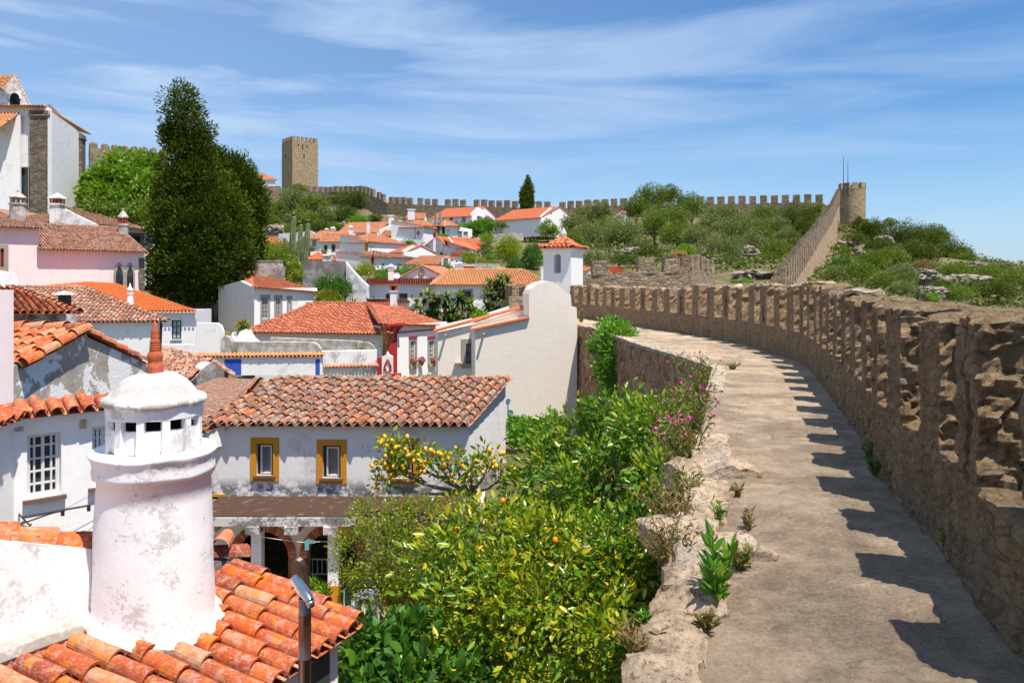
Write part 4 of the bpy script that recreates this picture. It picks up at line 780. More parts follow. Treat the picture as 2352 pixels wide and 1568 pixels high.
# right-hand stub wall with broken tiles behind the chimney
sw_, sfr = slab('d', 'stub_wall', 'short grey stub wall topped with loose roof tiles just right of the big chimney', [(470,1345),(470,1288),(539,1288),(539,1345)], (470,8.3), (539,8.6), .3, 'concrete')
mb = MB(); q = sfr.p(*sfr.px('d', 478, 1280), -.1); p = sfr.p(*sfr.px('d', 572, 1284), -.1); caps(mb, p, q, .11, .36, 8); q2 = sfr.p(*sfr.px('d', 484, 1258), -.15); caps(mb, q2+Vector((.02,-.1,0)), q2+Vector((-.1,.35,.05)), .11, .4, 8); caps(mb, q2+Vector((.2,-.05,-.05)), q2+Vector((.15,.3,-.02)), .1, .4, 8)
tag(mb.build('loose_tiles', MT['tile_fore'], None, p), 'loose curved orange tiles lying on the grey stub wall behind the big chimney', 'roof tiles')
# flue pipe
pc = P(700, 1568, 5.6); s5 = 5.6/F; Zp = lambda v: (1568-v)*s5; fp = thing('flue_pipe', 'round stainless steel flue pipe with a turned cowl standing in front of the mossy tiles', 'flue pipe', P(700, 1900, 5.6))
mb = MB(); mb.lathe(pc, [(14.3*s5, Zp(1900)), (14.3*s5, Zp(1512)), (15.4*s5, Zp(1511)), (15.4*s5, Zp(1508)), (14.3*s5, Zp(1507)), (14.3*s5, Zp(1412)), (15*s5, Zp(1411)), (15*s5, Zp(1407)), (14.2*s5, Zp(1406)), (14.2*s5, Zp(1372)), (12.5*s5, Zp(1372)), (12.5*s5, Zp(1400))], 28); mb.build('pipe', MT['steel_brown'], fp, smooth=True)
mb = MB(); A = P(714, 1385, 5.55); B = P(704, 1368, 5.6); C = P(676, 1325, 5.75); mb.tube([P(713, 1392, 5.55), P(712, 1378, 5.55)], [9.5*s5, 9.5*s5], 20); mb.tube([P(712, 1380, 5.55), P(707, 1372, 5.57), P(697, 1358, 5.63), P(677, 1328, 5.75)], [9.5*s5, 12.5*s5, 13.5*s5, 11*s5], 24, cap=False); mb.build('cowl', MT['steel'], fp, smooth=True)
mb = MB(); pl = [(670,1322),(673,1334),(705,1362),(702,1345),(697,1322),(694,1300),(688,1289),(680,1285),(672,1288),(668,1296),(670,1305),(672,1312)]; f_ = [P(u, v, 5.85) for u, v in pl]; n_ = Vector((.02, .03, .01)); mb.face(f_); mb.face([p+n_ for p in f_][::-1])
for i in range(len(f_)): a, b = f_[i], f_[(i+1) % len(f_)]; mb.face([a, b, b+n_, a+n_])
mb.build('flap', MT['steel_brown'], fp)
# ---------------------------------------------------------------- house with the ochre window frames
plaster('white_house_main', c=(.80,.775,.77), dirt=.42, dc=(.33,.31,.30), sc=1.3, thr=.60, streak=.15, low=.5)
W_OCH = dict(f='window_dark', g='pane_grey', s=('ochre', .145), m=(1, 1), t=.035, inner=('window_white', .05, .035), so=.02, inset=1, sill='wood_sill')
r_, I = house('d', 'ochre_framed_house', 'long white house with three ochre-framed windows and a mottled tile roof', (482,973,19), (1078,18.9), 1141, 2.75, ('shed', 1.02), 'white_house_main', 'tile_main', .22,
  wins=[(577,1006,640,1103,W_OCH),(729,1010,795,1109,W_OCH),(892,1008,962,1110,W_OCH)], pitch=.225, row=.40, n=6, chan=True, th=.012, sideo=.05, jit=.014, ry=872, eyv=(.31, .95, 0))
fr = I['F']
# dark stained band under the windows
mb = MB(); N = 60; x0 = fr.px('d', 500, 1120)[0]; x1 = fr.px('d', 1076, 1120)[0]; z0 = fr.px('d', 700, 1141)[1]
mb = MB(); bar(mb, fr, fr.px('d', 482, 1140)[0], fr.px('d', 482, 1140)[1], fr.px('d', 520, 1140)[0], fr.px('d', 482, 1134)[1], -.02, .02); mb.build('plinth', MT['ochre'], r_)
mb = MB(); mb.tube([fr.p(.0, fr.px('d', 482, 1140)[1], .06), fr.p(.0, I['H']-.1, .06)], .045, 8); mb.build('downpipe', MT['ochre'], r_)
# lower tile roof continuing to the left behind the big chimney
rb = MB(); slope(rb, [P(440, 1010, 18.2), P(515, 972, 19.0), P(600, 870, 21.6), P(500, 866, 21.6), P(410, 900, 20.4)], .225, .4, 6, .014, True, .012); rb.build('side_roof', MT['tile_main'], r_)
slab('d', '', '', [(430,1030),(430,1015),(515,975),(522,1020),(482,1032)], (430,18.3), (522,19.0), .3, 'white_old', root=r_, part='side_wall')
# veranda: slab, beam brackets, posts, brick arches, dark interior
vz = EYE-5.28; vr = thing('veranda', 'shady veranda with a grimy concrete slab roof, square white posts and brick arches', 'veranda', P(660, 1420, 17.8))
g = G('stained_slab', .95, .1)
mb = MB(); xl, xr = P(440, 640, 17.3).x, P(1060, 640, 17.3).x; mb.gridbox(Vector(((xl+xr)/2, 18.15, vz-.19)), xr-xl, 1.66, .19, Vector((1,0,0)), .5)
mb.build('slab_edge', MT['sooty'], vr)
mb = MB(); mb.gridbox(Vector(((xl+xr)/2, 18.16, vz+.004)), xr-xl-.04, 1.6, .02, Vector((1,0,0)), .5); mb.build('slab_top', MT['roof_slab'], vr)
for u in (482, 586, 675, 764):
    mb = MB(); x = P(u, 640, 17.4).x; mb.box(Vector((x-.03, 17.52, vz-.36)), .30, .5, .17); mb.build('bracket', MT['sooty'], vr)
for u0, u1 in ((575.5, 599), (752, 777)):
    x0, x1 = P(u0, 640, 17.6).x, P(u1, 640, 17.6).x; mb = MB(); mb.box(Vector(((x0+x1)/2, 17.75, -5.8+.62)), x1-x0, .24, vz-.19+5.8-.62); po = mb.build('post', MT['white'], vr)
    mb = MB(); mb.box(Vector(((x0+x1)/2, 17.75, -5.8)), x1-x0+.03, .27, .62); mb.build('painted_foot', MT['ochre'], po)
ay = 18.75; afr = Fr((P(480, 640, ay).x, ay, -5.8), Vector((1,0,0))); topz = vz-.19+5.8
centers = [(570, 1262, 44), (650, 1262, 44), (748, 1262, 44)]
arcs = []
for (c, z, rd) in [(604, 1279, 60), (765, 1279, 60)]:
    a = afr.px('d', c, z); rad = rd*ay/F; hole = [(a[0]-rad, .06), (a[0]+rad, .06)]+[(a[0]+rad*math.cos(t), a[1]+rad*math.sin(t)) for t in np.linspace(0, math.pi, 15)]; arcs.append((a, rad, hole))
mb = MB(); facade(mb, afr, [(0, 0), (6.2, 0), (6.2, topz), (0, topz)], [h for _, _, h in arcs], .3); mb.build('arcade_wall', MT['cream'], vr)
for (a, rad, hole) in arcs:
    mb = MB()
    for i in range(26):
        t0, t1 = math.pi*i/26+.012, math.pi*(i+1)/26-.012; q = [(a[0]+r*math.cos(t), a[1]+r*math.sin(t)) for r, t in ((rad-.01, t0), (rad+.18, t0), (rad+.18, t1), (rad-.01, t1))]; mb.rn = random.random(); mb.hexa([afr.p(*p, -.04) for p in q], [afr.p(*p, .035) for p in q])
    for sd_ in (-1, 1):
        for i in range(14):
            z1 = a[1]-.02-i*.075; mb.rn = random.random(); bar(mb, afr, a[0]+sd_*(rad+.08)-.09, z1-.066, a[0]+sd_*(rad+.08)+.09, z1, -.04, .03)
    mb.build('brick_arch', MT['brick'], vr)
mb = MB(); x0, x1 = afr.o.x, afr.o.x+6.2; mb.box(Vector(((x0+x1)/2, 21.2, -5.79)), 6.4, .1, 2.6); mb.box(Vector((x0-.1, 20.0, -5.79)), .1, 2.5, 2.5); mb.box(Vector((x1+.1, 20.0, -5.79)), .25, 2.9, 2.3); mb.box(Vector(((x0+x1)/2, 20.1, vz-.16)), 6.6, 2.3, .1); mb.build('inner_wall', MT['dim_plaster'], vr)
mb = MB(); mb.box(Vector((P(1085, 640, 18.7).x+.1, 19.2, -5.8)), .35, 1.2, vz+5.78); mb.build('end_wall', MT['white_old'], vr)
lad = thing('ladder', 'metal ladder hung on its side in the dark behind the brick arches', 'ladder', P(735, 1310, 19.1)); mb = MB()
for v in (1283, 1317): mb.tube([P(712, v, 19.0), P(770, v+1, 19.0)], .02, 5)
mb.build('rail', MT['sheet_grey'], lad); mb = MB()
for u in range(718, 770, 11): mb.tube([P(u, 1283, 19.0), P(u, 1317, 19.0)], .012, 5)
mb.build('rung', MT['sheet_grey'], lad)
mb = MB(); mb.tube([P(600, 1232, 17.4), P(652, 1240, 17.4), P(700, 1245, 17.4), P(760, 1242, 17.4)], .006, 4); tag(mb.build('clothes_line', MT['plastic_white'], None, P(600, 1232, 17.4)), 'thin washing line strung between the veranda posts', 'line')
mb = MB(); cl = [(700,1241),(707,1238),(722,1241),(724,1247),(710,1248),(709,1262),(700,1264)]; f_ = [P(u, v, 17.38) for u, v in cl]; mb.face(f_); mb.face([p+Vector((0,.02,0)) for p in f_][::-1]); tag(mb.build('cloth', MT['cloth_teal'], None, f_[0]), 'small pale and teal cloth pegged to the washing line', 'cloth')
# plastic stool, hose, planter
st_ = thing('stool', 'white plastic garden stool standing on the patio behind the pomegranate bush', 'stool', P(840, 1405, 16.2)); mb = MB(); q0 = P(840, 1362, 16.2); w_ = .22
mb.hexa([q0+Vector((a*w_, b*w_, -.03)) for a, b in ((-1,-1),(1,-1),(1,1),(-1,1))], [q0+Vector((a*w_*.95, b*w_*.95, .01)) for a, b in ((-1,-1),(1,-1),(1,1),(-1,1))]); mb.build('seat', MT['plastic_white'], st_)
for a, b in ((-1,-1),(1,-1),(1,1),(-1,1)):
    mb = MB(); f = Vector((a*w_*1.25, b*w_*1.25, -.42)); mb.hexa([q0+f+Vector(k)*.025 for k in ((-1,-1,0),(1,-1,0),(1,1,0),(-1,1,0))], [q0+Vector((a*w_*.85, b*w_*.85, -.02))+Vector(k)*.055 for k in ((-1,-1,0),(1,-1,0),(1,1,0),(-1,1,0))]); mb.build('leg', MT['plastic_white'], st_)
mb = MB(); mb.tube([P(791, 1352, 17.3), P(790, 1385, 17.2), P(797, 1412, 16.6), P(815, 1424, 16), P(850, 1423, 15.8), P(878, 1430, 15.4)], .016, 6); tag(mb.build('garden_hose', MT['hose_green'], None, P(797, 1412, 16.6)), 'green garden hose hanging by the post and trailing over the patio', 'hose')
# ---------------------------------------------------------------- white house with french windows, left
W_FR = dict(f='window_white', g='pane', m=(4, 5), t=.06, sill='wood_sill', name='french_window')
r_, I = house('a3', 'french_window_house', 'white house wall with tall white french windows at the left edge', (110,330,12), (850,12.9), 1420, 3, ('flat', 0), 'white_clean', 'tile_fore', wins=[(212,440,480,975,W_FR),(722,395,842,880,W_FR)], rev=.16)
fr = I['F']; ex = I['ex']
mb = MB(); a = I['o']+Vector((0,0,0)); b = P(-60, 640, 10.9); b.z = a.z
fr2 = Fr(b, a-b); L = (Vector((a.x, a.y, 0))-Vector((b.x, b.y, 0))).length; facade(mb, fr2, [(0,0),(L,0),(L,I['H']),(0,I['H'])]); mb.build('side_wall', MT['white_clean'], r_)
rb = MB(); z = I['H']; pt = lambda x, out, zz: fr.p(x, zz, out)
slope(rb, [pt(-.25, .2, z+.0), pt(I['w'], .2, z+.0), pt(I['w'], -.28, z+.2), pt(-.05, -.28, z+.2)], .2, .42, 10, .015, True, .018)
slope(rb, [fr2.p(-.5, z, .2), fr2.p(L+.22, z, .2), fr2.p(L, z+.2, -.28), fr2.p(-.5, z+.2, -.28)], .2, .42, 10, .015, True, .018); rb.build('roof', MT['tile_fore'], r_)
mb = MB(); bar(mb, fr, 0, z-.13, I['w'], z-.02, 0, .1); bar(mb, fr2, 0, z-.13, L, z-.02, 0, .1); mb.build('eave_moulding', MT['white_clean'], r_)
for (x0, y0, x1, y1) in ((622,350,675,422),(620,1215,670,1290)):
    mb = MB(); p, q = fr.px('a3', x0, y1), fr.px('a3', x1, y0); t = .02
    for c in ((p[0],p[1],p[0]+t,q[1]),(q[0]-t,p[1],q[0],q[1]),(p[0]+t,p[1],q[0]-t,p[1]+t),(p[0]+t,q[1]-t,q[0]-t,q[1])): bar(mb, fr, *c, -.02, .03)
    for i in range(5): zz = p[1]+(q[1]-p[1])*(i+.7)/5.4; mb.hexa([fr.p(p[0]+t, zz, .004), fr.p(q[0]-t, zz, .004), fr.p(q[0]-t, zz, .03), fr.p(p[0]+t, zz, .03)], [fr.p(p[0]+t, zz+.035, .002), fr.p(q[0]-t, zz+.035, .002), fr.p(q[0]-t, zz+.012, .03), fr.p(p[0]+t, zz+.012, .03)])
    mb.build('vent_grille', MT['vent_cream'], r_)
mb = MB(); a = fr.px('a3', 150, 1090); b = fr.px('a3', 150, 1170); h0 = fr.p(a[0], a[1], 0); h1 = h0+fr.nr*.75; mb.tube([h0, h1], .014, 6); mb.tube([fr.p(b[0], b[1], 0), h0+fr.nr*.42], .012, 6); mb.tube([h1-ex*.02+Vector((0,0,.015)), h1+ex*.02+Vector((0,0,.015))], .02, 5)
h0b = h0+ex*.5; mb.tube([h0+fr.nr*.2, h0+fr.nr*.2+ex*.95+Vector((0,0,-.0))], .016, 6); mb.tube([fr.p(a[0], b[1], 0), h0+fr.nr*.2+ex*.5], .012, 6)
for q in (.55, .92): mb.box(h0+fr.nr*.2+ex*q-Vector((0,0,.09)), .045, .03, .09)
for q in (.55, .92): mb.tube([h0+fr.nr*.2+ex*q, fr.p(I['w'], a[1]+.28, .2)], .0035, 4)
tag(mb.build('clothes_line_bracket', MT['iron'], None, h0), 'metal clothes-line bracket with two wires fixed to the white wall below the french windows', 'bracket')
mb = MB(); a = fr.px('a3', 120, 440); bar(mb, fr, a[0], a[1], a[0]+.1, a[1]+.09, 0, .05); mb.build('junction_box', MT['dim_plaster'], r_)
# gabled wall with peeling paint above it
pg, gf = slab('a2', 'peeling_gable_wall', 'big gable wall with peeling cream plaster below old orange tiles at the left', [(110,1470),(110,1105),(635,862),(660,828),(690,880),(1145,1085),(1145,1470)], (110,13.4), (1145,16.8), .35, 'peel')
hp = thing('peeling_house', 'old mossy tile roof and pink side wall of the house behind the peeling gable', 'house', gf.p(0, -3, -2))
rb = MB(); A_ = gf.p(*gf.px('a2', 148, 1105), .1); B_ = gf.p(*gf.px('a2', 655, 824), .1); bk = gf.ex*-5.0; bk = -gf.nr*0-Vector((gf.ex.x, gf.ex.y, 0))*0
dv = Vector((-.97, .22, 0)).normalized()*4.2        # the ridge runs away to the left
A_ = A_+Vector((0,0,-.03)); slope(rb, [A_+dv, A_, B_, B_+dv], .2, .40, 8, .015, True, .018); caps(rb, B_, B_+dv, .13, .45, 8); caps(rb, A_+Vector((0,0,.04)), B_+Vector((0,0,.04)), .11, .45, 8)
C_ = gf.p(*gf.px('a2', 1145, 1082), .06); dv2 = -gf.nr*2.5; slope(rb, [C_, C_+dv2, B_+dv2, B_], .24, .42, 6, .015, True); rb.build('roof', MT['tile_fore'], hp)
mb = MB(); a = gf.p(*gf.px('a2', 110, 1470)); b = a+Vector((-4, -1.2, 0)); f2 = Fr(b, a-b); facade(mb, f2, [(0,0),(4.17,0),(4.17,2.1),(0,2.1)]); mb.build('side_wall', MT['pink'], hp)
def chimney(k, name, label, xc, yb, yt, d, w, style='square', mat='white', capm=None, cat='chimney', group=None, dp=None):
    # xc,yb,yt,w in tile coordinates
    s = K[k][0]*DM(d)/F; b = PK(k, xc, yb, d); W = w*s; H = (yb-yt)*s; root = thing(name, label, cat, b, group); up = Vector((0,0,1)); mb = MB()
    if style == 'square':
        mb.box(b-up*.6, W*.84, (dp or W*.7), H*.86+.6); mb.build('shaft', MT[mat], root); mb = MB(); mb.box(b+up*H*.86, W, (dp or W*.7)*1.15, H*.14); mb.build('cap', MT[capm or mat], root)
    elif style == 'lantern':
        mb.box(b-up*.6, W*.8, W*.8, H*.62+.6); mb.box(b+up*H*.62, W*.95, W*.95, H*.05); mb.build('shaft', MT[mat], root); mb = MB()
        for a in (-1, 0, 1):
            for c in (-1, 0, 1):
                if a or c: mb.box(b+up*H*.67+Vector((a*W*.34, c*W*.34, 0)), W*.1, W*.1, H*.15)
        mb.box(b+up*H*.67, W*.3, W*.3, H*.14); mb.build('vent', MT['terracotta' if capm == 'terracotta' else mat], root); mb = MB(); z = b+up*H*.82; q = [z+Vector((a*W*.52, c*W*.52, 0)) for a, c in ((-1,-1),(1,-1),(1,1),(-1,1))]
        mb.hexa(q, [p+up*H*.03 for p in q]); tp = z+up*H*.18; mb.hexa([p.lerp(z, .05)+up*H*.03 for p in q], [p.lerp(tp, .9) if 0 else tp+(p-z)*.08 for p in q]); mb.build('cap', MT[mat], root)
    elif style == 'round':
        mb.lathe(b, [(W*.46, -.5), (W*.44, H*.5), (W*.5, H*.52), (W*.5, H*.56), (W*.38, H*.57)], 20); mb.build('shaft', MT[mat], root, smooth=False); mb = MB()
        for i in range(10): a = i*math.pi/5; mb.box(b+Vector((math.cos(a)*W*.36, math.sin(a)*W*.36, H*.56)), W*.09, W*.09, H*.16, Vector((math.cos(a), math.sin(a), 0)))
        mb.lathe(b, [(W*.22, H*.5), (W*.22, H*.72)], 8); mb.build('vent', MT[capm or mat], root); mb = MB()
        mb.lathe(b, [(W*.3, H*.72), (W*.47, H*.73), (W*.47, H*.76), (W*.38, H*.80), (W*.25, H*.86), (W*.08, H*.91), (W*.04, H*.94), (W*.09, H*.96), (W*.03, H*.99), (0, H)], 20); mb.build('cap', MT[mat], root)
    elif style == 'pot':     # slim with terracotta top
        mb.box(b-up*.6, W*.8, W*.8, H*.68+.6); mb.box(b+up*H*.68, W, W, H*.04); mb.build('shaft', MT[mat], root); mb = MB()
        for a in (-1, 1):
            for c in (-1, 1): mb.box(b+up*H*.72+Vector((a*W*.33, c*W*.33, 0)), W*.2, W*.2, H*.2)
        mb.box(b+up*H*.92, W*.95, W*.95, H*.06); mb.build('pot', MT['terracotta'], root); mb = MB(); mb.box(b+up*H*.72, W*.35, W*.35, H*.2); mb.build('flue', MT['soot'], root)
    return root
W_GRN = dict(f='window_green', g='curtain', m=(2, 3), t=.09, sill='window_white'); W_RED = dict(f='window_white', g='pane_blue', m=(4, 5), t=.05, s=('trim_stone', .15), sb=.28, so=.04)
W_BRN = dict(f='window_red', g='pane', m=(4, 4), t=.06, s=('trim_dark_stone', .17), so=.04)
# ---- left cluster
r_, I = house('a2', 'old_tile_house', 'low grey-white house with a mossy orange tile roof at the left edge', (-60,690,20.5), (600,21), 900, 5, ('flat', 0), 'sooty', 'tile_fore', .25)
rb = MB(); q = [PK('a2', -80, 694, 20.4), PK('a2', 625, 694, 20.7), PK('a2', 70, 492, 21.6), PK('a2', -80, 472, 21.7)]; slope(rb, q, .18, .38, 6, .013, True, .01); caps(rb, q[1], q[2], .12, .42, 7); rb.build('roof', MT['tile_fore'], r_)
r_, I = house('a2', 'hipped_white_house', 'white house under a mottled brown hipped roof with a black metal vent', (-420,757,25), (1265,25.3), 1130, 8.5, ('hip', 1.75, 3.6), 'white', 'tile_old', .28, pitch=.22, row=.42, n=6, chan=True, ry=503, eyv=(-.55, .84, 0))
mb = MB(); g0 = I['F'].px('a2', 545, 800)[0]; bar(mb, I['F'], g0, I['H']-1.0, g0+.7, I['H']-.05, .02, .3); mb.build('gutter_box', MT['iron'], r_); mb = MB(); mb.tube([I['F'].p(I['w']+.03, I['H']-.1, .1), I['F'].p(I['w']-.1, I['H']-3.3, .1)], .07, 6); mb.build('downpipe', MT['iron'], r_)
s_ = .29297*DM(25.5)/F; b = PK('a2', 507, 640, 25.5); vt = thing('metal_roof_vent', 'black square metal vent with a pointed sheet cap on the brown roof', 'vent', b); mb = MB(); mb.box(b-Vector((0,0,.4)), 72*s_, 60*s_, 90*s_+.4); mb.build('duct', MT['iron'], vt); mb = MB(); z = b+Vector((0,0,95*s_)); q = [z+Vector((a*78*s_, c*60*s_, 0)) for a, c in ((-1,-1),(1,-1),(1,1),(-1,1))]; mb.hexa(q, [z+Vector((0,0,32*s_))+(p-z)*.05 for p in q]); mb.build('cap', MT['sheet_grey'], vt)
for sx_ in (-1, 1):
    mb = MB(); mb.tube([b+Vector((sx_*30*s_, 0, 88*s_)), b+Vector((sx_*30*s_, 0, 97*s_))], .02, 4); mb.build('strut', MT['iron'], vt)
r_, I = house('a2', 'orange_roof_house', 'white house with a bright new orange tile roof and a green-framed window', (700,687,30), (1537,30.8), 1010, 6, ('flat', 0), 'white', 'tile_orange', .3, wins=[(1345,745,1422,895,W_GRN)], pitch=.24, row=.42, n=6)
# the long orange roof plane behind it
rb = MB(); e0, e1 = I['F'].p(-.2, I['H']+.04, .35), I['F'].p(I['w']+.2, I['H']+.04, .35); orr = thing('orange_tile_roof', 'wide bright orange tile roof with white scalloped eaves sweeping across the left houses', 'roof', e0)
q = [PK('a2', 430, 505, 28), e1-I['ex']*0, PK('a2', 900, 462, 36), PK('a2', 200, 424, 34.5)]
q0 = e0
slope(rb, [e0, e1, PK('a2', 900, 460, 36.5), PK('a2', 190, 420, 37), PK('a2', 140, 436, 36.5)], .24, .42, 6, .006, True); rb.build('tiles', MT['tile_orange'], orr)
mb = MB(); a = PK('a2', 150, 440, 36.3); b = PK('a2', 430, 512, 33.5); fr_ = Fr((a.x, a.y, -6), b-a); L = (b-a).xy.length; p, q = fr_.px('a2', 150, 440), fr_.px('a2', 428, 512); facade(mb, fr_, [(0,0),(L,0),(L,q[1]),(0,p[1])]); mb.build('side_wall', MT['white'], orr)
mb = MB(); m_ = int((e1-q0).length/.26)
for i in range(m_): c = q0.lerp(e1, (i+.5)/m_); mb.box(c+Vector((0,-.04,-.09)), .15, .05, .09)
mb.build('white_eave_edge', MT['window_white'], orr)
s_ = .29297*DM(31)/F; b = PK('a2', 1020, 660, 31); mb = MB(); mb.lathe(b, [(r*s_, z*s_) for r, z in [(40,-12),(33,10),(27,20),(22,90),(20,115),(25,118),(25,126)]], 20); wc = thing('white_pinnacle_chimney', 'small slim white pinnacle chimney on the bright orange roof', 'chimney', b); mb.build('shaft', MT['white_clean'], wc, smooth=False); mb = MB()
mb.lathe(b, [(r*s_, z*s_) for r, z in [(15,120),(15,148),(24,148),(25,155),(14,166),(6,185),(7,190),(2,202),(0,205)]], 16)
for i in range(12): a = i*math.pi/6; mb.box(b+Vector((math.cos(a)*20*s_, math.sin(a)*20*s_, 126*s_)), 4*s_, 4*s_, 23*s_)
mb.build('cap', MT['white_clean'], wc)
slab('a2', 'courtyard_wall', 'plain white courtyard wall with a rounded corner beside the cypress trunk', [(1240,1080),(1240,935),(1540,935),(1540,765),(1700,768),(1735,790),(1752,840),(1752,1010),(1540,1012),(1540,1080)], (1240,29.7), (1752,29.9), .4, 'white')
slab('a2', 'low_grey_wall', 'low grey-stained garden wall behind the old street lantern', [(1240,1085),(1240,965),(1370,965),(1385,1008),(1535,1008),(1535,1085)], (1240,27.5), (1535,27.7), .25, 'grey_wall')
def lantern(k, xc, yt, yb, d, label, pole=0, group=None):
    s = K[k][0]*DM(d)/F; b = PK(k, xc, yb, d); H = (yb-yt)*s; root = thing('street_lantern', label, 'lantern', b, group); W = H*.5; mb = MB(); n_ = 4
    for i in range(4):
        a = math.pi/4+i*math.pi/2; mb.tube([b+Vector((math.cos(a)*W*.3, math.sin(a)*W*.3, H*.1)), b+Vector((math.cos(a)*W*.55, math.sin(a)*W*.55, H*.62))], H*.02, 4)
    mb.lathe(b, [(0, .04*H), (W*.32, H*.06), (W*.32, H*.1)], 4, math.pi/4, math.pi/4+2*math.pi); mb.lathe(b, [(W*.62, H*.60), (W*.62, H*.64), (W*.2, H*.82), (W*.22, H*.88), (W*.1, H*.93), (W*.05, H), (0, H)], 4, math.pi/4, math.pi/4+2*math.pi)
    if pole == 1: mb.tube([b+Vector((0,0,-pole*H*.6)), b+Vector((0,0,H*.08))], H*.04, 6)
    if pole == 2: mb.tube([b+Vector((0,0,0)), b+Vector((0,.05,-H*.25)), b+Vector((0,.4,-H*.3))], H*.035, 5)
    mb.build('frame', MT['iron'], root); mb = MB(); mb.lathe(b, [(W*.28, H*.1), (W*.52, H*.6)], 4, math.pi/4, math.pi/4+2*math.pi); mb.build('glass', MT['lantern_glass'], root)
    return root
lantern('a2', 1388, 978, 1080, 24, 'black street lantern standing before the low grey wall, above the chimney finial', 1)
# ---- pink church annexe with gothic window
r_, I = house('a2', 'pink_annexe', 'pale pink church annexe with a twin pointed stone window under a long mossy roof', (300,178,35), (1128,38.5), 620, 11, ('gx', 2.3), 'pink', 'tile_old', .6, pitch=.24, row=.42, n=6, chan=True, ry=14)
fr = I['F']
for (x0, x1, lb) in ((905, 962, 0), (992, 1042, 1)):
    p, q = fr.px('a2', x0, 500), fr.px('a2', x1, 318); w_ = q[0]-p[0]; h = q[1]-p[1]; xm = (p[0]+q[0])/2; shp = [(0, 0), (1, 0), (1, .55), (.93, .72), (.75, .88), (.5, 1), (.25, .88), (.07, .72), (0, .55)]
    inn = [(p[0]+a*w_, p[1]+c*h) for a, c in shp]; out = [(xm+(x-xm)*1.55, p[1]-.0+(z-p[1])*1.14) for x, z in inn]; mb = MB(); m_ = len(inn)
    for i in range(m_):
        j = (i+1) % m_
        if i == 0: continue
        mb.hexa([fr.p(*inn[i], -.02), fr.p(*inn[j], -.02), fr.p(*out[j], -.02), fr.p(*out[i], -.02)], [fr.p(*inn[i], .09), fr.p(*inn[j], .09), fr.p(*out[j], .09), fr.p(*out[i], .09)])
    wo_ = mb.build('gothic_window', MT['trim_stone'], r_); mb = MB(); mb.face([fr.p(*z, .02) for z in inn]); mb.build('pane', MT['pane'], wo_); mb = MB()
    for i in range(-3, 6):
        mb.tube([fr.p(p[0]+w_*max(0, i*.2), p[1]+h*max(0, -i*.2)*.3, .03), fr.p(min(q[0], p[0]+w_*(i*.2+.8)), p[1]+h*.55, .03)], .01, 3); mb.tube([fr.p(q[0]-w_*max(0, i*.2), p[1]+h*max(0, -i*.2)*.3, .03), fr.p(max(p[0], q[0]-w_*(i*.2+.8)), p[1]+h*.55, .03)], .01, 3)
    mb.build('lattice', MT['iron'], wo_)
mb = MB(); 
for i in range(9): z = fr.px('a2', 1110, 520-i*28)[1]; bar(mb, fr, I['w']-.35+random.uniform(-.2,.1), z, I['w']+.03, z+.42, -.02, .06+random.uniform(0,.04))
mb.build('quoins', MT['stone_pilaster'], r_)
r2, I2 = house('a1', 'pink_church_wing', 'pale pink wing with stone-framed window at the far left edge, in front of the church', (-60,1385,33.5), (305,35), 1900, 9, ('shed', 1.7), 'pink', 'tile_old', .5, ry=1262, pitch=.24, row=.42, n=6, chan=True, wins=[(-30,1530,62,1730,dict(W_BRN, s=('trim_stone', .3)))])
slab('a2', 'white_parapet_end', 'bright white stub of wall below the pink wing at the left edge', [(-80,520),(-80,340),(115,372),(140,405),(148,520)], (-80,29), (148,29.5), .5, 'white')
# ---- white house behind with stone window and round chimney
r_, I = house('a1', 'stone_window_house', 'white house behind the pink annexe with a dark stone window under a sagging orange roof', (760,1372,46), (1215,48.5), 1850, 8, ('flat', 2.0), 'white', 'tile_old', .4, wins=[(1010,1440,1127,1600,dict(W_BRN, s=('trim_dark_stone', .3)))], pitch=.26, row=.42, n=5)
rb = MB(); slope(rb, [PK('a1', 755, 1368, 45.7), PK('a1', 1200, 1416, 48), PK('a1', 900, 1325, 50), PK('a1', 495, 1228, 51)], .26, .44, 5, .015, True); rb.build('roof', MT['tile_old'], r_)
slab('a1', 'sloping_white_wall', 'grey-streaked white gable wall rising to the square chimney behind the annexe', [(400,1420),(400,1235),(495,1235),(500,1245),(760,1370),(760,1420)], (400,45), (760,45.2), .4, 'white_old')
chimney('a1', 'round_chimney', 'slender round weathered chimney with terracotta vents in front of the dark stone window', 965, 1530, 1238, 40, 84, 'round', 'old_render', 'terracotta'); chimney('a1', 'square_chimney', 'square white chimney with a terracotta-vented cap below the church', 450, 1375, 1122, 43.5, 98, 'lantern', 'white_old', 'terracotta'); chimney('a1', 'domed_chimney', 'stout round grey chimney with a domed cap in front of the church at the left', 140, 1340, 1095, 36.5, 128, 'round', 'old_render')
rb = MB(); slope(rb, [PK('a1', -40, 1400, 41), PK('a1', 560, 1400, 41), PK('a1', 380, 1290, 50), PK('a1', -40, 1240, 50)], .28, .42, 5, .012, True); tag(rb.build('church_lean_to_roof', MT['tile_old'], None, PK('a1', 200, 1400, 41)), 'mossy tile roof between the domed chimney and the church wall', 'roof')
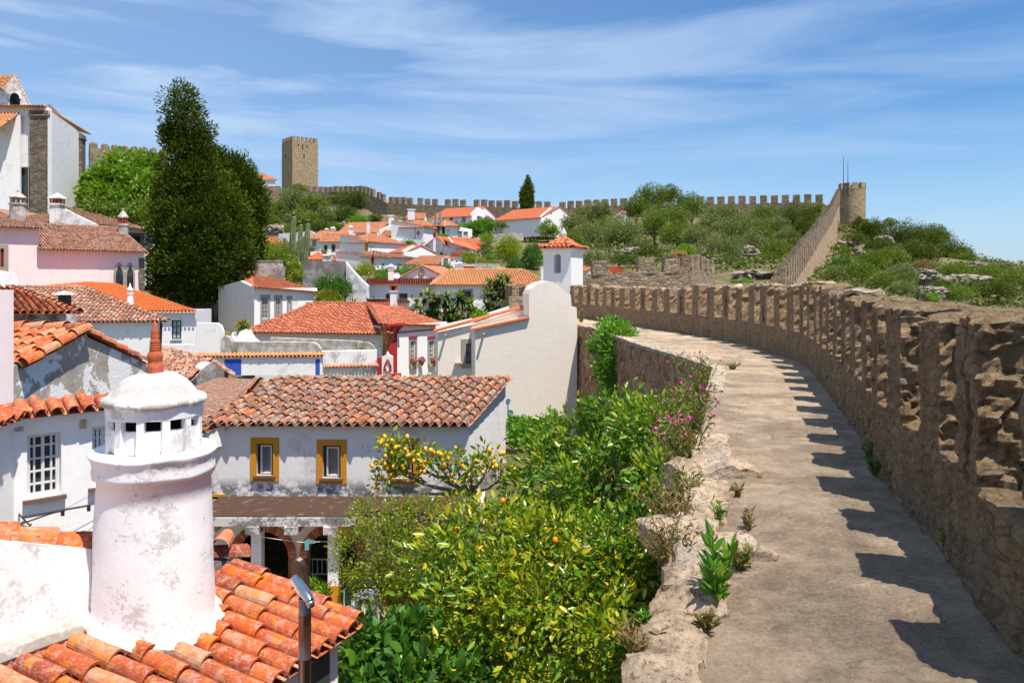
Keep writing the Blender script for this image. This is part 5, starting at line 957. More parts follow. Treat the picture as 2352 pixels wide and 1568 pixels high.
# ---- church
chr_ = thing('church', 'tall white church with dark stone pilasters and tiled eaves at the upper left', 'church', P(100, 560, 56))
def wall_on(k, pts, A, B, th, mat, name, root=chr_): return slab(k, '', '', pts, A, B, th, mat, root=root, part=name)[1]
f1 = wall_on('a1', [(-60,1560),(-60,440),(385,452),(385,1560)], (-60,55), (385,55), .6, 'white', 'nave_wall')
f2 = wall_on('a1', [(380,1560),(380,466),(650,662),(650,1560)], (380,54.9), (650,63), .6, 'white', 'transept_wall')
wall_on('a1', [(-60,660),(-60,200),(110,205),(160,300),(225,440),(225,660)], (-60,58), (225,58), .5, 'white_old', 'upper_gable')
for (x0, x1, y0, fr_, o_) in ((252,382,500,f1,.5),(-20,22,640,f1,.6),(618,650,690,f2,.35)):
    mb = MB(); a, b = fr_.px('a1', x0, 1500), fr_.px('a1', x1, y0+25); bar(mb, fr_, a[0], a[1]-2, b[0], b[1], -.1, o_); bar(mb, fr_, a[0]-.12, b[1]+.003, b[0]+.12, b[1]+.3, -.1, o_+.14); bar(mb, fr_, a[0]-.05, b[1]+.303, b[0]+.05, b[1]+.7, -.1, o_+.05); mb.build('pilaster', MT['stone_pilaster'], chr_)
rb = MB(); Zt = .1
e0, e1 = f1.p(*f1.px('a1', -60, 455), .9), f1.p(*f1.px('a1', 375, 470), .9); e1.z = e0.z; e2 = f2.p(*f2.px('a1', 695, 682), .3)
slope(rb, [e0, e1, e1+Vector((-1, 3, .5)), e0+Vector((0, 3, .5))], .36, .5, 4); slope(rb, [e1, Vector((e2.x, e2.y, e1.z)), Vector((e2.x, e2.y, e1.z))+Vector((-3, 2, .9)), e1+Vector((-1, 3, .9))], .3, .5, 4)
g0, g1 = f1.p(*f1.px('a1', -60, 300), -2.6), f1.p(*f1.px('a1', -60, 190), -6)
A_, B_ = PK('a1', 0, 310, 57.6), PK('a1', 112, 195, 57.6); dv = Vector((-6, 1.2, 0)); slope(rb, [A_+dv, A_, B_, B_+dv], .3, .5, 4); C_ = PK('a1', 228, 440, 57.6); caps(rb, C_, B_, .14, .5, 4)
A_, B_ = PK('a1', -10, 610, 53), PK('a1', 155, 497, 54.8); dv = Vector((-5, .0, 0)); slope(rb, [A_+dv, A_, B_, B_+dv], .4, .6, 4); rb.build('roof', MT['tile_lichen'], chr_)
wall_on('a1', [(-60,1300),(-60,640),(0,612),(155,505),(158,1300)], (-60,54.3), (158,54.6), .4, 'white', 'aisle_wall')
mb = MB(); p, q = f1.px('a1', 155, 1250), f1.px('a1', 238, 925); o_ = .35
for c in ((p[0]-.05, p[1], p[0]+.12, q[1]), (q[0]-.12, p[1], q[0], q[1]), (p[0]-.12, q[1]-.003, q[0]+.05, q[1]+.12)): bar(mb, f1, *c, -.05, .3)
wo_ = mb.build('window', MT['trim_stone'], chr_); mb = MB(); bar(mb, f1, p[0]+.12, p[1], p[0]+1.45, q[1]-.01, 0, .06); mb.build('pane', MT['pane'], wo_)
fg = Fr(P(-60, 640, 58), Vector((1,0,0))); a = fg.px('a1', 118, 395); r0 = 40*.29297*DM(58)/F; mb = MB(); mb.hexa(*[[fg.p(a[0]+x, a[1]+z, o) for x, z in ((-r0,-r0*1.1),(r0,-r0*1.1),(r0,r0*.3),(-r0,r0*.3))] for o in (-.02, .03)]); mb.face([fg.p(a[0]+r0*math.cos(t), a[1]+r0*.25+r0*1.15*math.sin(t), .031) for t in np.linspace(0, math.pi, 14)]); mb.build('belfry_opening', MT['soot'], chr_)  # flat black panel stands in for the shaded hollow of the belfry
mb = MB()
for i in range(15):
    t0, t1 = math.pi*i/15, math.pi*(i+1)/15; q = [(a[0]+r*math.cos(t), a[1]+r0*.25+r*1.15*math.sin(t)) for r, t in ((r0*.98, t0), (r0*1.2, t0), (r0*1.2, t1), (r0*.98, t1))]; mb.hexa([fg.p(*p, 0) for p in q], [fg.p(*p, .12) for p in q])
mb.build('arch_trim', MT['white'], chr_)
# ---- pale house with four stone windows and the broad chimney
r_, I = house('b3', 'four_window_house', 'pinkish-white house with four stone-framed windows and a broad grey chimney, right of the cypress', (262,566,40), (826,42.3), 930, 7.5, ('flat', 1.9), 'white', 'tile_red', .45, wins=[(318,625,402,853,W_RED),(442,630,512,856,W_RED),(555,637,600,848,W_RED),(725,690,772,833,W_RED)], pitch=.25, row=.42, n=5)
rb = MB(); a_, b_, c_, d_ = PK('b3', 262, 563, 39.7), PK('b3', 866, 609, 42.3), PK('b3', 238, 405, 47), PK('b3', 128, 500, 43.5); slope(rb, [a_, b_, c_], .23, .42, 5, .006, True); slope(rb, [d_, a_, c_], .23, .42, 5); caps(rb, b_, c_, .1, .42, 5); rb.build('roof', MT['tile_red'], r_)
slab('b3', 'tree_shaded_wall', 'blank white wall in dappled cypress shade left of the four-window house', [(-60,960),(-60,560),(60,520),(140,500),(262,560),(262,960)], (-60,43), (262,39.95), .3, 'old_render' if 0 else 'white')
mb = MB(); b = PK('b3', 400, 520, 45); s_ = .25634*DM(45)/F; bc = thing('broad_chimney', 'broad grey-stained slab chimney behind the four-window house', 'chimney', b); mb.box(b-Vector((0,0,1)), 238*s_, 1.2, 145*s_+1); mb.build('stack', MT['grey_wall'], bc); mb = MB(); mb.box(b+Vector((0,0,145*s_)), 215*s_, 1.0, 48*s_); mb.box(b+Vector((0,0,193*s_)), 225*s_, 1.1, 8*s_); mb.build('cap', MT['old_render'], bc)
slab('b3', 'grey_gable_ruin', 'tall dark-grey stained wall with a sloping white shoulder behind the round shrub', [(700,760),(700,345),(745,325),(1080,325),(1095,345),(1160,430),(1275,545),(1280,760)], (700,47), (1280,46), .6, 'grey_wall')
slab('b3', 'white_buttress_wall', 'white limewashed sloping end of the grey wall beside the pediment house', [(1085,760),(1085,335),(1160,430),(1275,545),(1280,760)], (1085,46.2), (1280,45.9), .3, 'white_old')
# ---- red-trimmed house
rt, I = house('b3', 'red_corner_house', 'white house with a dark red corner pilaster and red hipped roof above the blue-striped wall', (270,938,30.3), (1430,29.5), 1400, 7.5, ('hip', 2.35, 2.6), 'white', 'tile_red', .5, ry=712, pitch=.23, row=.42, n=6, chan=True)
rt2, J = house('b3', '', '', (1430,905,29.5), (1990,32.5), 1400, 5, ('flat', 2.2), 'white_clean', 'tile_red', .35, wins=[(1648,1015,1718,1255,dict(W_RED, t=.07, m=(3,5))),(1815,1015,1885,1245,dict(W_RED, t=.07, m=(3,5)))], pitch=.25, row=.42, n=5, root=rt)
rb = MB(); a_, b_, c_, d_ = PK('b3', 1392, 896, 29.2), PK('b3', 2025, 912, 32.5), PK('b3', 1560, 738, 34.5), PK('b3', 1265, 694, 31.8); slope(rb, [a_, b_, c_, d_], .23, .42, 6, .006, True); caps(rb, a_, d_, .13, .42, 6); rb.build('roof', MT['tile_red'], rt)
fr = J['F']; mb = MB(); a = fr.px('b3', 1420, 1380); b = fr.px('b3', 1530, 960); bar(mb, fr, a[0]-.02, 0, b[0], b[1], -.05, .14)
for i, (o, h) in enumerate(((.10, .15), (.2, .15), (.32, .18), (.46, .12))): bar(mb, fr, a[0]-.02-o*.6, b[1]+.16*i, b[0]+o*.6, b[1]+.16*(i+1)-.003, -.05, .14+o)
mb.build('corner_pilaster', MT['red_paint'], rt); mb = MB(); z = fr.px('b3', 1600, 957)[1]; bar(mb, fr, b[0], z-.05, J['w'], z+.03, 0, .07); mb.build('red_cornice_line', MT['red_paint'], rt)
for x0, x1, y in ((1645,1720,1003),(1812,1888,1003)):
    p = fr.px('b3', x0, y); q = fr.px('b3', x1, y); mb = MB(); bar(mb, fr, p[0], p[1]-.06, q[0], p[1]+.05, 0, .1); mb.build('window_hood', MT['red_paint'], rt)
for x0, x1, y0, y1, fl in ((1650,1715,1240,1290,1),(1818,1880,1235,1272,2)):
    p, q = fr.px('b3', x0, y1), fr.px('b3', x1, y0); mb = MB(); bar(mb, fr, p[0], p[1], q[0], q[1], .0, .16); bx = tag(mb.build('window_box', MT['trim_stone'], rt))
for n_, (x, y, w_, lb) in enumerate([(1680,1215,50,'pink and red geraniums spilling over the left window box of the red-corner house'),(1745,1215,22,'small potted geranium hung on the wall between the two barred windows'),(1860,1210,48,'dense red geraniums in the right window box of the red-corner house')]):
    c = fr.p(*fr.px('b3', x, y), .22); root = thing('geranium_pot', lb, 'flowers', c, 'geraniums at the windows'); q_ = w_*.25634*DM(30)/F
    mb = MB(); mb.lathe(c-Vector((0,0,.32)), [(.08,0),(.12,.24),(.13,.24),(.13,.28)], 10); mb.build('pot', MT['terracotta'], root); crown(root, [(tuple(c), (q_, .12, .2))], 240, .07, 'leaf_vine', .7, clump=.08, per=12, name='leaves'); crown(root, [(tuple(c+Vector((0,-.05,.05))), (q_, .16, .2))], 170, .07, 'petal_red' if n_ != 1 else 'petal_pink', .9, clump=.05, per=6, name='flowers')
# ---- small old roof between the chimney finial and the blue-striped wall
ob, of_ = slab('a2', 'old_gable_house', 'dark weathered gable with a small mossy roof just right of the chimney finial', [(1300,1420),(1300,1230),(1470,1225),(1655,1072),(1790,1160),(1790,1420)], (1300,21.2), (1790,22.2), .4, 'grey_wall', cat='house')
rb = MB(); slope(rb, [PK('a2', 1230, 1235, 20.8), PK('a2', 1478, 1228, 21.2), PK('a2', 1655, 1068, 22.6), PK('a2', 1230, 1085, 22.4)], .22, .42, 6, .014, True, .01); slope(rb, [PK('a2', 1830, 1185, 22), PK('a2', 1830, 1175, 22.8), PK('a2', 1665, 1063, 22.9), PK('a2', 1655, 1068, 22.3)], .22, .42, 5); caps(rb, PK('a2', 1655, 1066, 22.5), PK('a2', 1230, 1082, 22.3), .12, .42, 6); o_ = rb.build('roof', MT['tile_old'], None, PK('a2', 1300, 1235, 21)); o_.parent = ob; o_.location = Vector(o_.location)-ob.location
# ---- blue striped wall, curved walls
bw, bf = slab('b3', 'blue_striped_wall', 'white garden wall with two bright blue painted panels under a tile coping', [(-330,1345),(-330,1200),(870,1190),(870,1345)], (-330,24.8), (870,25), .35, 'white')
for x0, x1 in ((-5, 146), (812, 850)):
    mb = MB(); p, q = bf.px('b3', x0, 1345), bf.px('b3', x1, 1200); bar(mb, bf, p[0], p[1], q[0], q[1], 0, .015); o_ = tag(mb.build('blue_panel', MT['blue_paint'], None, bf.p(p[0], p[1])), None); o_.parent = bw; o_.location = Vector(o_.location)-bw.location
mb = MB(); a, b = bf.px('b3', -330, 1178), bf.px('b3', 885, 1168); slope(mb, [bf.p(a[0], a[1]-.05, .1), bf.p(b[0], b[1]-.05, .1), bf.p(b[0], b[1]+.12, -.3), bf.p(a[0], a[1]+.12, -.3)], .19, .45, 7, .008, True); o_ = mb.build('tile_coping', MT['tile_lichen'], None, bf.p(a[0], a[1])); o_.parent = bw; o_.location = Vector(o_.location)-bw.location
slab('b3', 'curved_wall', 'lime-spotted grey wall with rounded top behind the blue-striped wall', [(-40,1200),(-40,1015),(0,995),(40,1005),(60,1045),(790,1052),(830,1075),(855,1110),(870,1165),(870,1200)], (-40,26.5), (870,26.6), .5, 'grey_wall' if 0 else 'old_render')
slab('b3', 'long_curved_wall', 'longer pale curved-top wall rising behind the lime-spotted grey one', [(405,1180),(405,1008),(1180,1040),(1290,1055),(1330,1085),(1355,1130),(1355,1180)], (405,28), (1355,28.2), .5, 'old_render')
wr, wf = slab('b3', 'lower_white_wall', 'low white wall with a thin row of tiles left of the red ornamental gate', [(862,1345),(862,1130),(1362,1122),(1362,1345)], (862,25.4), (1362,25.6), .4, 'white_old')
mb = MB(); a, b = wf.px('b3', 862, 1272), wf.px('b3', 1368, 1258); slope(mb, [wf.p(a[0], a[1]-.04, .09), wf.p(b[0], b[1]-.04, .09), wf.p(b[0], b[1]+.1, -.02), wf.p(a[0], a[1]+.1, -.02)], .18, .3, 7, .008, True); o_ = mb.build('tile_course', MT['tile_town'], None, wf.p(a[0], a[1])); o_.parent = wr; o_.location = Vector(o_.location)-wr.location
s_ = .25634*DM(26.8)/F
for xc, hw, hh, lb in ((186,130,120,'pale cone-shaped plaster chimney hood above the curved garden wall'),(85,60,90,'smaller plaster cone half hidden beside the larger one')):
    b = PK('b3', xc, 1045, 26.9); mb = MB(); mb.lathe(b, [(r*s_*hw, z*s_*hh) for r, z in [(1,-.05),(.85,.08),(.65,.3),(.5,.6),(.38,.85),(.25,.97),(0,1)]], 24); mb.rough(.03, 3); tag(mb.build('plaster_cone', MT['cream'], None, b, smooth=True), lb, 'chimney hood')
# ornamental red gate piece
og, of = slab('b3', 'ornamental_gable', 'small white ornamental wall piece with red scrolls and an oval at its centre', [(1405,1345),(1405,1180),(1440,1165),(1452,1135),(1468,1165),(1500,1180),(1500,1345)], (1405,25.7), (1500,25.7), .3, 'white_clean')
mb = MB(); p, q = of.px('b3', 1360, 1345), of.px('b3', 1400, 1185); bar(mb, of, p[0], p[1], q[0], q[1], -.3, .05); p, q = of.px('b3', 1478, 1360), of.px('b3', 1522, 1330); bar(mb, of, p[0], p[1], q[0]+.3, q[1], -.3, .05)
c = of.px('b3', 1458, 1270); rx, rz = 17*.25634*DM(25.7)/F, 40*.25634*DM(25.7)/F
mb.tube([of.p(c[0]+rx*1.3*math.cos(t), c[1]+rz*1.15*math.sin(t), .03) for t in np.linspace(0, 2*math.pi, 25)], .03, 6)
for sg in (-1, 1):
    mb.tube([of.p(c[0]+sg*x, c[1]+z, .03) for x, z in ((.02,.42),(.07,.32),(.10,.22),(.16,.12),(.19,0),(.17,-.12),(.14,-.16))], .025, 6); mb.tube([of.p(c[0]+sg*.16+.05*math.cos(t), c[1]-.16+.05*math.sin(t), .03) for t in np.linspace(0, 2*math.pi, 13)], .022, 5)
o_ = mb.build('red_scrollwork', MT['red_paint'], None, of.p(c[0], c[1])); o_.parent = og; o_.location = Vector(o_.location)-og.location
# ---- cream building with the arched top
STRETCH[0] = False
SP = dict(f='window_dark', g='film', m=(1, 2), t=.04, s=('trim_stone', .17), so=.03)
cb, cf = slab('b4', 'cream_house', 'smooth cream rendered building with a curved gable top against the rampart', [(1122,1380),(1122,375),(1603,272),(1603,52),(1613,50),(1615,34),(1628,10),(1645,-8),(1665,-24),(1690,-37),(1718,-47),(1748,-54),(1778,-57),(1805,-53),(1830,-44),(1855,-31),(1880,-13),(1900,6),(1920,26),(1935,42),(1950,54),(1978,64),(1985,165),(2030,178),(2037,330),(2030,1380)], (1122,27.8), (2030,28.4), 1.3, 'cream')
cg, cgf = slab('b4', 'cream_annexe', 'cream annexe with sloping tile-capped wall and a foil-covered stone window', [(787,1340),(787,405),(1125,330),(1603,178),(1603,700),(1122,1340)], (787,28.9), (1603,29.3), 4, 'cream', holes=[(1040,500,1150,680,SP)])
for (fr_, a, b, root, th) in ((cgf, (750,398), (1603,168), cg, .10), (cf, (1075,382), (1603,270), cb, .06)):
    mb = MB(); p, q = fr_.p(*fr_.px('b4', *a), .02), fr_.p(*fr_.px('b4', *b), .02); n_ = int((q-p).length/.42)
    for i in range(n_): x, y = p.lerp(q, i/n_), p.lerp(q, (i+1.05)/n_); mb.rn = random.random(); mb.hexa([x+Vector((0,-.1,-.02)), y+Vector((0,-.1,-.03)), y+Vector((0,.3,-.03)), x+Vector((0,.3,-.02))], [x+Vector((0,-.1,th*.6)), y+Vector((0,-.1,th*.5)), y+Vector((0,.3,th)), x+Vector((0,.3,th))])
    o_ = mb.build('tile_capping', MT['tile_bright'], None, p); o_.parent = root; o_.location = Vector(o_.location)-root.location
for x, y, fr_, root in ((858,425,cgf,cg),(1200,415,cf,cb)):
    p = fr_.p(*fr_.px('b4', x, y), 0); mb = MB(); mb.tube([p+Vector((0,.1,.02)), p+Vector((0,-.28,-.02))], .045, 8); o_ = mb.build('spout', MT['trim_stone'], None, p); o_.parent = root; o_.location = Vector(o_.location)-root.location
mb = MB(); p = cgf.p(*cgf.px('b4', 978, 680), 0); mb.box(p+Vector((0,-.12,0)), .3, .24, .05); o_ = mb.build('stone_shelf', MT['trim_stone'], None, p); o_.parent = cg; o_.location = Vector(o_.location)-cg.location
# graffiti lines in blue paint
mb = MB()
for (x, y0, y1, r) in ((1418,1010,1120,6),(1428,1118,1200,9)):
    p, q = cf.p(*cf.px('b4', x, y1), .012), cf.p(*cf.px('b4', x-2, y0+4), .012); mb.tube([p, q], .018, 5); c = cf.px('b4', x+(0 if r == 6 else 10), y0); mb.tube([cf.p(c[0]+.07*math.cos(t)*r/7, c[1]+.07*math.sin(t)*r/7, .012) for t in np.linspace(0, 6.3, 12)], .02, 5)
o_ = mb.build('blue_graffiti', MT['blue_spray'], None, p); o_.parent = cb; o_.location = Vector(o_.location)-cb.location
slab('b4', 'dark_rubble_stub', 'stub of dark rubble wall just left of the curved cream gable', [(1423,215),(1423,83),(1600,83),(1600,215)], (1423,31), (1600,31), .6, 'stone_far')
# ---- orange lichen roof house, pediment house
STRETCH[0] = True
W_BIG = dict(f='window_dark', g='pane', m=(3, 3), t=.06, s=('trim_stone', .2), so=.04)
house('b2', 'lichen_roof_house', 'long white house with a golden lichen-covered hipped roof behind the flowering palms', (335,980,44), (1310,45), 1260, 8.6, ('hip', 2.7, 1.7), 'white', 'tile_lichen', .45, ry=856, wins=[(532,1025,650,1180,W_BIG),(1035,1008,1115,1085,W_BIG)], pitch=.27, row=.44, n=6, chan=True)
r_, I = house('b3', 'pediment_house', 'white house with a pink-tiled roof line, wall lanterns and small dark windows', (1275,528,47), (1905,47.5), 800, 6, ('shed', 1.0), 'white_clean', 'tile_red', .45, ry=482, wins=[(1440,615,1478,667,W_PLAIN),(1560,612,1635,663,W_PLAIN),(1745,607,1775,640,W_PLAIN)], pitch=.26, row=.44, n=5, sideo=.3)
pd, pf = slab('b3', 'pediment', 'white triangular pediment with a carved stone crest above the long roof', [(1555,492),(1555,478),(1770,372),(1930,455),(1930,492)], (1555,51), (1930,51), .5, 'white_clean')
rb = MB(); A_, B_, C_ = pf.p(*pf.px('b3', 1550, 482), .15), pf.p(*pf.px('b3', 1770, 366), .15), pf.p(*pf.px('b3', 2010, 480), .15); bk = Vector((1.5, 9, 0)); slope(rb, [C_, C_+bk, B_+bk, B_], .26, .44, 5); slope(rb, [A_+bk, A_, B_, B_+bk], .26, .44, 5); caps(rb, A_, B_, .12, .44, 5); caps(rb, C_, B_, .12, .44, 5); tag(rb.build('pediment_roof', MT['tile_town'], None, B_), 'gabled tile roof behind the white pediment with the crest', 'roof')
mb = MB(); c = pf.px('b3', 1762, 425); mb.lathe((0,0,0), [(.0,0)], 3) if 0 else None
q = [pf.p(c[0]+.36*math.cos(t), c[1]+.45*math.sin(t)*(1 if math.sin(t) > 0 else 1.05), 0) for t in np.linspace(0, 2*math.pi, 17)[:-1]]; mb.face([p+pf.nr*.07 for p in q])
for i in range(16): mb.face([q[i], q[(i+1) % 16], q[(i+1) % 16]+pf.nr*.07, q[i]+pf.nr*.07])
for rr_ in (.18, .27): mb.tube([pf.p(c[0]+rr_*math.cos(t), c[1]+rr_*1.2*math.sin(t), .09) for t in np.linspace(0, 2*math.pi, 17)], .05, 5)
o_ = mb.build('stone_crest', MT['trim_stone'], None, q[0]); o_.parent = pd; o_.location = Vector(o_.location)-pd.location
lantern('b3', 1330, 628, 670, 46.2, 'left black lantern on the pediment house wall', 2); lantern('b3', 1675, 615, 662, 46.2, 'black lantern right of the wide dark window of the pediment house', 2)
chimney('b3', 'red_pot_chimney', 'white chimney with a dark red terracotta pot in front of the pediment house', 1511, 735, 530, 38, 70, 'pot', 'white_old'); chimney('b1', 'pediment_house_chimney', 'tall square white chimney left of the pediment', 1488, 1385, 1245, 49, 56, 'lantern', 'white_clean')
chimney('b2', 'vented_chimney', 'square white chimney with slotted cap on the golden lichen roof', 527, 862, 780, 48, 82, 'lantern', 'white_clean'); chimney('b2', 'wide_vented_chimney', 'low wide white chimney with red brick slots beside the slotted-cap one', 622, 862, 808, 48.5, 112, 'square', 'brick', 'white_clean')
chimney('b2', 'flat_hood_chimney', 'tiny flat-hooded white vent at the middle of the golden lichen roof', 905, 856, 826, 48.8, 78, 'square', 'white_clean'); chimney('b2', 'slim_end_chimney', 'slim white chimney at the right end of the golden lichen roof by the bell turret', 1275, 905, 822, 43, 32, 'square', 'white_clean')
mb = MB(); b = PK('b3', 1500, 480, 48.6); mb.lathe((0,0,0), [(.0,-.12),(.25,-.09),(.38,0)], 20); from mathutils import Matrix
mm = Matrix.Rotation(R(62), 3, 'X'); mb.v = [tuple(mm @ Vector(q)+b+Vector((.5,0,.35))) for q in mb.v]; mb.tube([b+Vector((.5,.1,-.3)), b+Vector((.5,.05,.3))], .03, 5); tag(mb.build('satellite_dish', MT['dish'], None, b), 'pale round satellite dish beside the white chimney left of the pediment', 'satellite dish')
r_, I = house('b3', 'low_street_house', 'low house with pinkish tiled roof just below the pediment house', (1290,700,42), (1650,42.5), 760, 5, ('shed', .35), 'white', 'tile_old', .3, ry=668, pitch=.26, row=.44, n=5); 
r_, I = house('b3', 'sunken_roof_house', 'sunken house with old orange roof behind the red hipped roof, left of the palms', (1540,770,37), (1700,37.5), 900, 6, ('shed', 1.2), 'white', 'tile_bright', .3, ry=705, pitch=.26, row=.44, n=5)
# ---- bell turret on the wall
STRETCH[0] = False
bt, I = house('b2', 'bell_turret', 'small white turret with an arched niche and a pointed flared tile roof by the path', (1285,660,36.5), (1533,36), 1100, 1.9, ('flat', 0), 'white_clean', 'tile_bright', 0)
fr = I['F']; a = fr.px('b2', 1378, 878); b = fr.px('b2', 1442, 705); w_ = b[0]-a[0]; mb = MB(); xm = (a[0]+b[0])/2; shp = [(a[0], a[1]), (b[0], a[1]), (b[0], b[1]-w_/2)]+[(xm+w_/2*math.cos(t), b[1]-w_/2+w_/2*math.sin(t)) for t in np.linspace(.2, math.pi-.2, 8)]+[(a[0], b[1]-w_/2)]
wall = [c for c in bt.children if c.name.startswith('wall')][0]; bpy.data.objects.remove(wall); mb = MB(); H = I['H']; facade(mb, fr, [(0,0),(I['w'],0),(I['w'],H),(0,H)], [shp], .8); q = [fr.p(*p, -.8) for p in shp]; mb.face(q); facade(mb, I['R'], [(0,0),(1.9,0),(1.9,H),(0,H)])
facade(mb, I['L'], [(0,0),(1.9,0),(1.9,H),(0,H)]); facade(mb, Fr(fr.o+fr.ex*I['w']+I['ey']*1.9, -fr.ex), [(0,0),(I['w'],0),(I['w'],H),(0,H)]); mb.build('wall', MT['white_clean'], bt)
mb = MB(); zc = H
for i, (o, h) in enumerate(((.05, .08), (.12, .08))): c = I['o']+I['ex']*I['w']/2+I['ey']*.95+Vector((0,0,H-.16+i*.083)); mb.box(c, I['w']+2*o, 1.9+2*o, h, I['ex'])
mb.build('cornice', MT['white_clean'], bt); rb = MB(); c = I['o']+I['ex']*I['w']/2+I['ey']*.95; hw, hd = I['w']/2, .95
for r0, r1, z0, z1 in ((1.24, .74, .02, .14), (.74, .13, .14, .5)):
    C0 = [c+I['ex']*x*hw*r0+I['ey']*y*hd*r0+Vector((0,0,H+z0)) for x, y in ((-1,-1),(1,-1),(1,1),(-1,1))]; C1 = [c+I['ex']*x*hw*r1+I['ey']*y*hd*r1+Vector((0,0,H+z1)) for x, y in ((-1,-1),(1,-1),(1,1),(-1,1))]
    for i in range(4): j = (i+1) % 4; slope(rb, [C0[i], C0[j], C1[j], C1[i]], .2, .42, 6, .005); caps(rb, C0[i], C1[i], .1, .4, 6)
rb.build('roof', MT['tile_bright'], bt); mb = MB(); q = [c+Vector((x*.15, y*.15, H+.47)) for x, y in ((-1,-1),(1,-1),(1,1),(-1,1))]; mb.hexa(q, [p+Vector((0,0,.25)) for p in q]); q2 = [p+Vector((0,0,.253)) for p in q]; mb.hexa(q2, [c+Vector((0,0,H+1.05))+(p-c).xy.to_3d()*.1 for p in q]); mb.build('stone_finial', MT['old_render'], bt)
STRETCH[0] = True
# pieces of houses seen through the battlements
for (x, y0, y1, w_, d, lb, rf) in ((380,185,225,95,46,'tiny white gable with orange verge seen through the first gap of the battlements','gy'),(625,222,230,100,47,'orange roof seen between the second and third battlements','shed'),(868,205,225,90,47,'orange roof end with a white gable seen through the third gap of the battlements','gy')):
    uA = x-w_/2; house('c3', 'roof_glimpse_house', lb, (uA, y0 if rf == 'gy' else 215, d), (x+w_/2, d), y1+60, 6, (rf, 1), 'white', 'tile_orange', .2, pitch=.28, row=.5, ry=(158 if rf == 'gy' else 163))
Wf = dict(f='window_white', g='pane_blue', s=('trim_stone', .15), m=(2, 3), t=.06, so=.05); Wd = dict(f='window_dark', g='pane', s=('trim_stone', .13), m=(2, 2), t=.05); Wp = dict(f='window_dark', g='pane', m=(1, 1), t=.06)
def pil(root, fr, k, x0, x1, yt, yb, mat, o=.12, name='corner_stripe'):
    a, b = fr.px(k, x0, yb), fr.px(k, x1, yt); mb = MB(); bar(mb, fr, max(-.1, a[0]), a[1], b[0], b[1], -.02, o); mb.build(name, MT[mat], root)
T = dict(pitch=.34, row=.6, n=3)
r_, I = house('b1', 'hilltop_white_house', 'small white house with hipped orange roof beside the keep', (292,486,168), (452,168), 560, 9, ('hip', 3.4), 'white_clean', 'tile_town', .5, ry=432, eyv=(-.75, .66, 0), **T)
mb = MB(); b = PK('b1', 197, 480, 168); mb.box(b-Vector((0,0,3)), 4, 2, 3+70*.25634*DM(168)/F); tag(mb.build('stone_pillar', MT['stone_far'], None, b), 'stub of stone pillar left of the hilltop white house', 'pillar')
r_, I = house('b1', 'crest_window_house', 'white house with a hipped roof and ornate window at the left of the village', (757,1012,86), (870,85), 1150, 9, ('hip', 1.9), 'white', 'tile_town', .4, ry=952, wins=[(783,1030,816,1085,Wf)], **T)
chimney('b1', 'lantern_chimney', 'small pointed white chimney, left of a pair at the back of the village', 912, 990, 925, 90, 36, 'lantern', 'white'); chimney('b1', 'lantern_chimney', 'larger pointed white chimney, right of a pair at the back of the village', 970, 990, 912, 89, 44, 'lantern', 'white')
r_, I = house('b1', 'ochre_corner_house', 'white house with an ochre stripe at its right corner and two dark windows', (845,1047,83), (1052,83), 1180, 9, ('gx', 2.4), 'white', 'tile_town', .35, ry=976, wins=[(885,1075,920,1130,Wd),(953,1068,990,1135,Wd)], **T); pil(r_, I['F'], 'b1', 1030, 1057, 1035, 1170, 'ochre')
chimney('b1', 'lantern_chimney', 'tall pointed white chimney behind the ochre-corner house', 1129, 980, 902, 88, 40, 'lantern', 'white'); chimney('b1', 'slim_chimney', 'slim white chimney on the left side of the twin-front house roof', 1156, 1045, 972, 80, 22, 'square', 'white')
r_, I = house('b1', 'twin_front_house', 'white corner house with ochre corner pilaster and small-paned windows', (1060,1057,79), (1285,77), 1180, 9, ('hip', 2.6), 'white_clean', 'tile_town', .35, ry=980, wins=[(1068,1095,1112,1150,Wf),(1195,1085,1240,1140,Wf)], **T); pil(r_, I['F'], 'b1', 1258, 1285, 1048, 1140, 'ochre')
r2, J = house('b1', '', '', (1286,1050,77), (1476,79.5), 1180, 7, ('shed', 2.2), 'white_clean', 'tile_town', .35, ry=992, wins=[(1302,1088,1342,1140,Wf),(1400,1103,1430,1152,Wf)], root=r_, **T)
lantern('b1', 1258, 1062, 1098, 76.5, 'small black lantern on the ochre corner of the twin-front house')
chimney('b1', 'slim_chimney', 'slim white chimney on the right side of the twin-front house roof', 1372, 1045, 965, 80, 22, 'square', 'white')
r_, I = house('b1', 'long_roof_house', 'house with a long orange roof running up to a grey gable below the castle wall', (1010,968,99), (1390,98), 1050, 14, ('gx', 2.6), 'white', 'tile_town', .35, ry=878, wins=[(1225,962,1248,980,Wp),(1317,955,1342,995,Wd)], **T)
slab('b1', 'grey_gable', 'weathered grey-white gable wall at the right end of the long orange roof', [(1390,965),(1390,945),(1580,858),(1583,975),(1390,1005)], (1390,96.8), (1583,101), .5, 'white_old')
chimney('b1', 'square_white_chimney', 'square white chimney standing on the long orange roof', 1284, 945, 872, 97, 30, 'square', 'white'); chimney('b1', 'tall_block_chimney', 'tall blocky grey-white chimney at the upper end of the long orange roof', 1491, 895, 808, 101, 54, 'square', 'white_old')
r_, I = house('b1', 'orange_band_house', 'house with bright orange painted walls under a short tile roof', (1390,998,90), (1586,90), 1045, 6, ('shed', 1.5), 'orange_paint', 'tile_town', .3, ry=948, wins=[(1430,1005,1448,1045,Wf)], **T)
slab('b1', 'white_terrace_wall', 'white terrace wall under the orange-painted house', [(1440,1170),(1440,1040),(1600,1040),(1600,1170)], (1440,87.5), (1600,87.5), .4, 'white_clean')
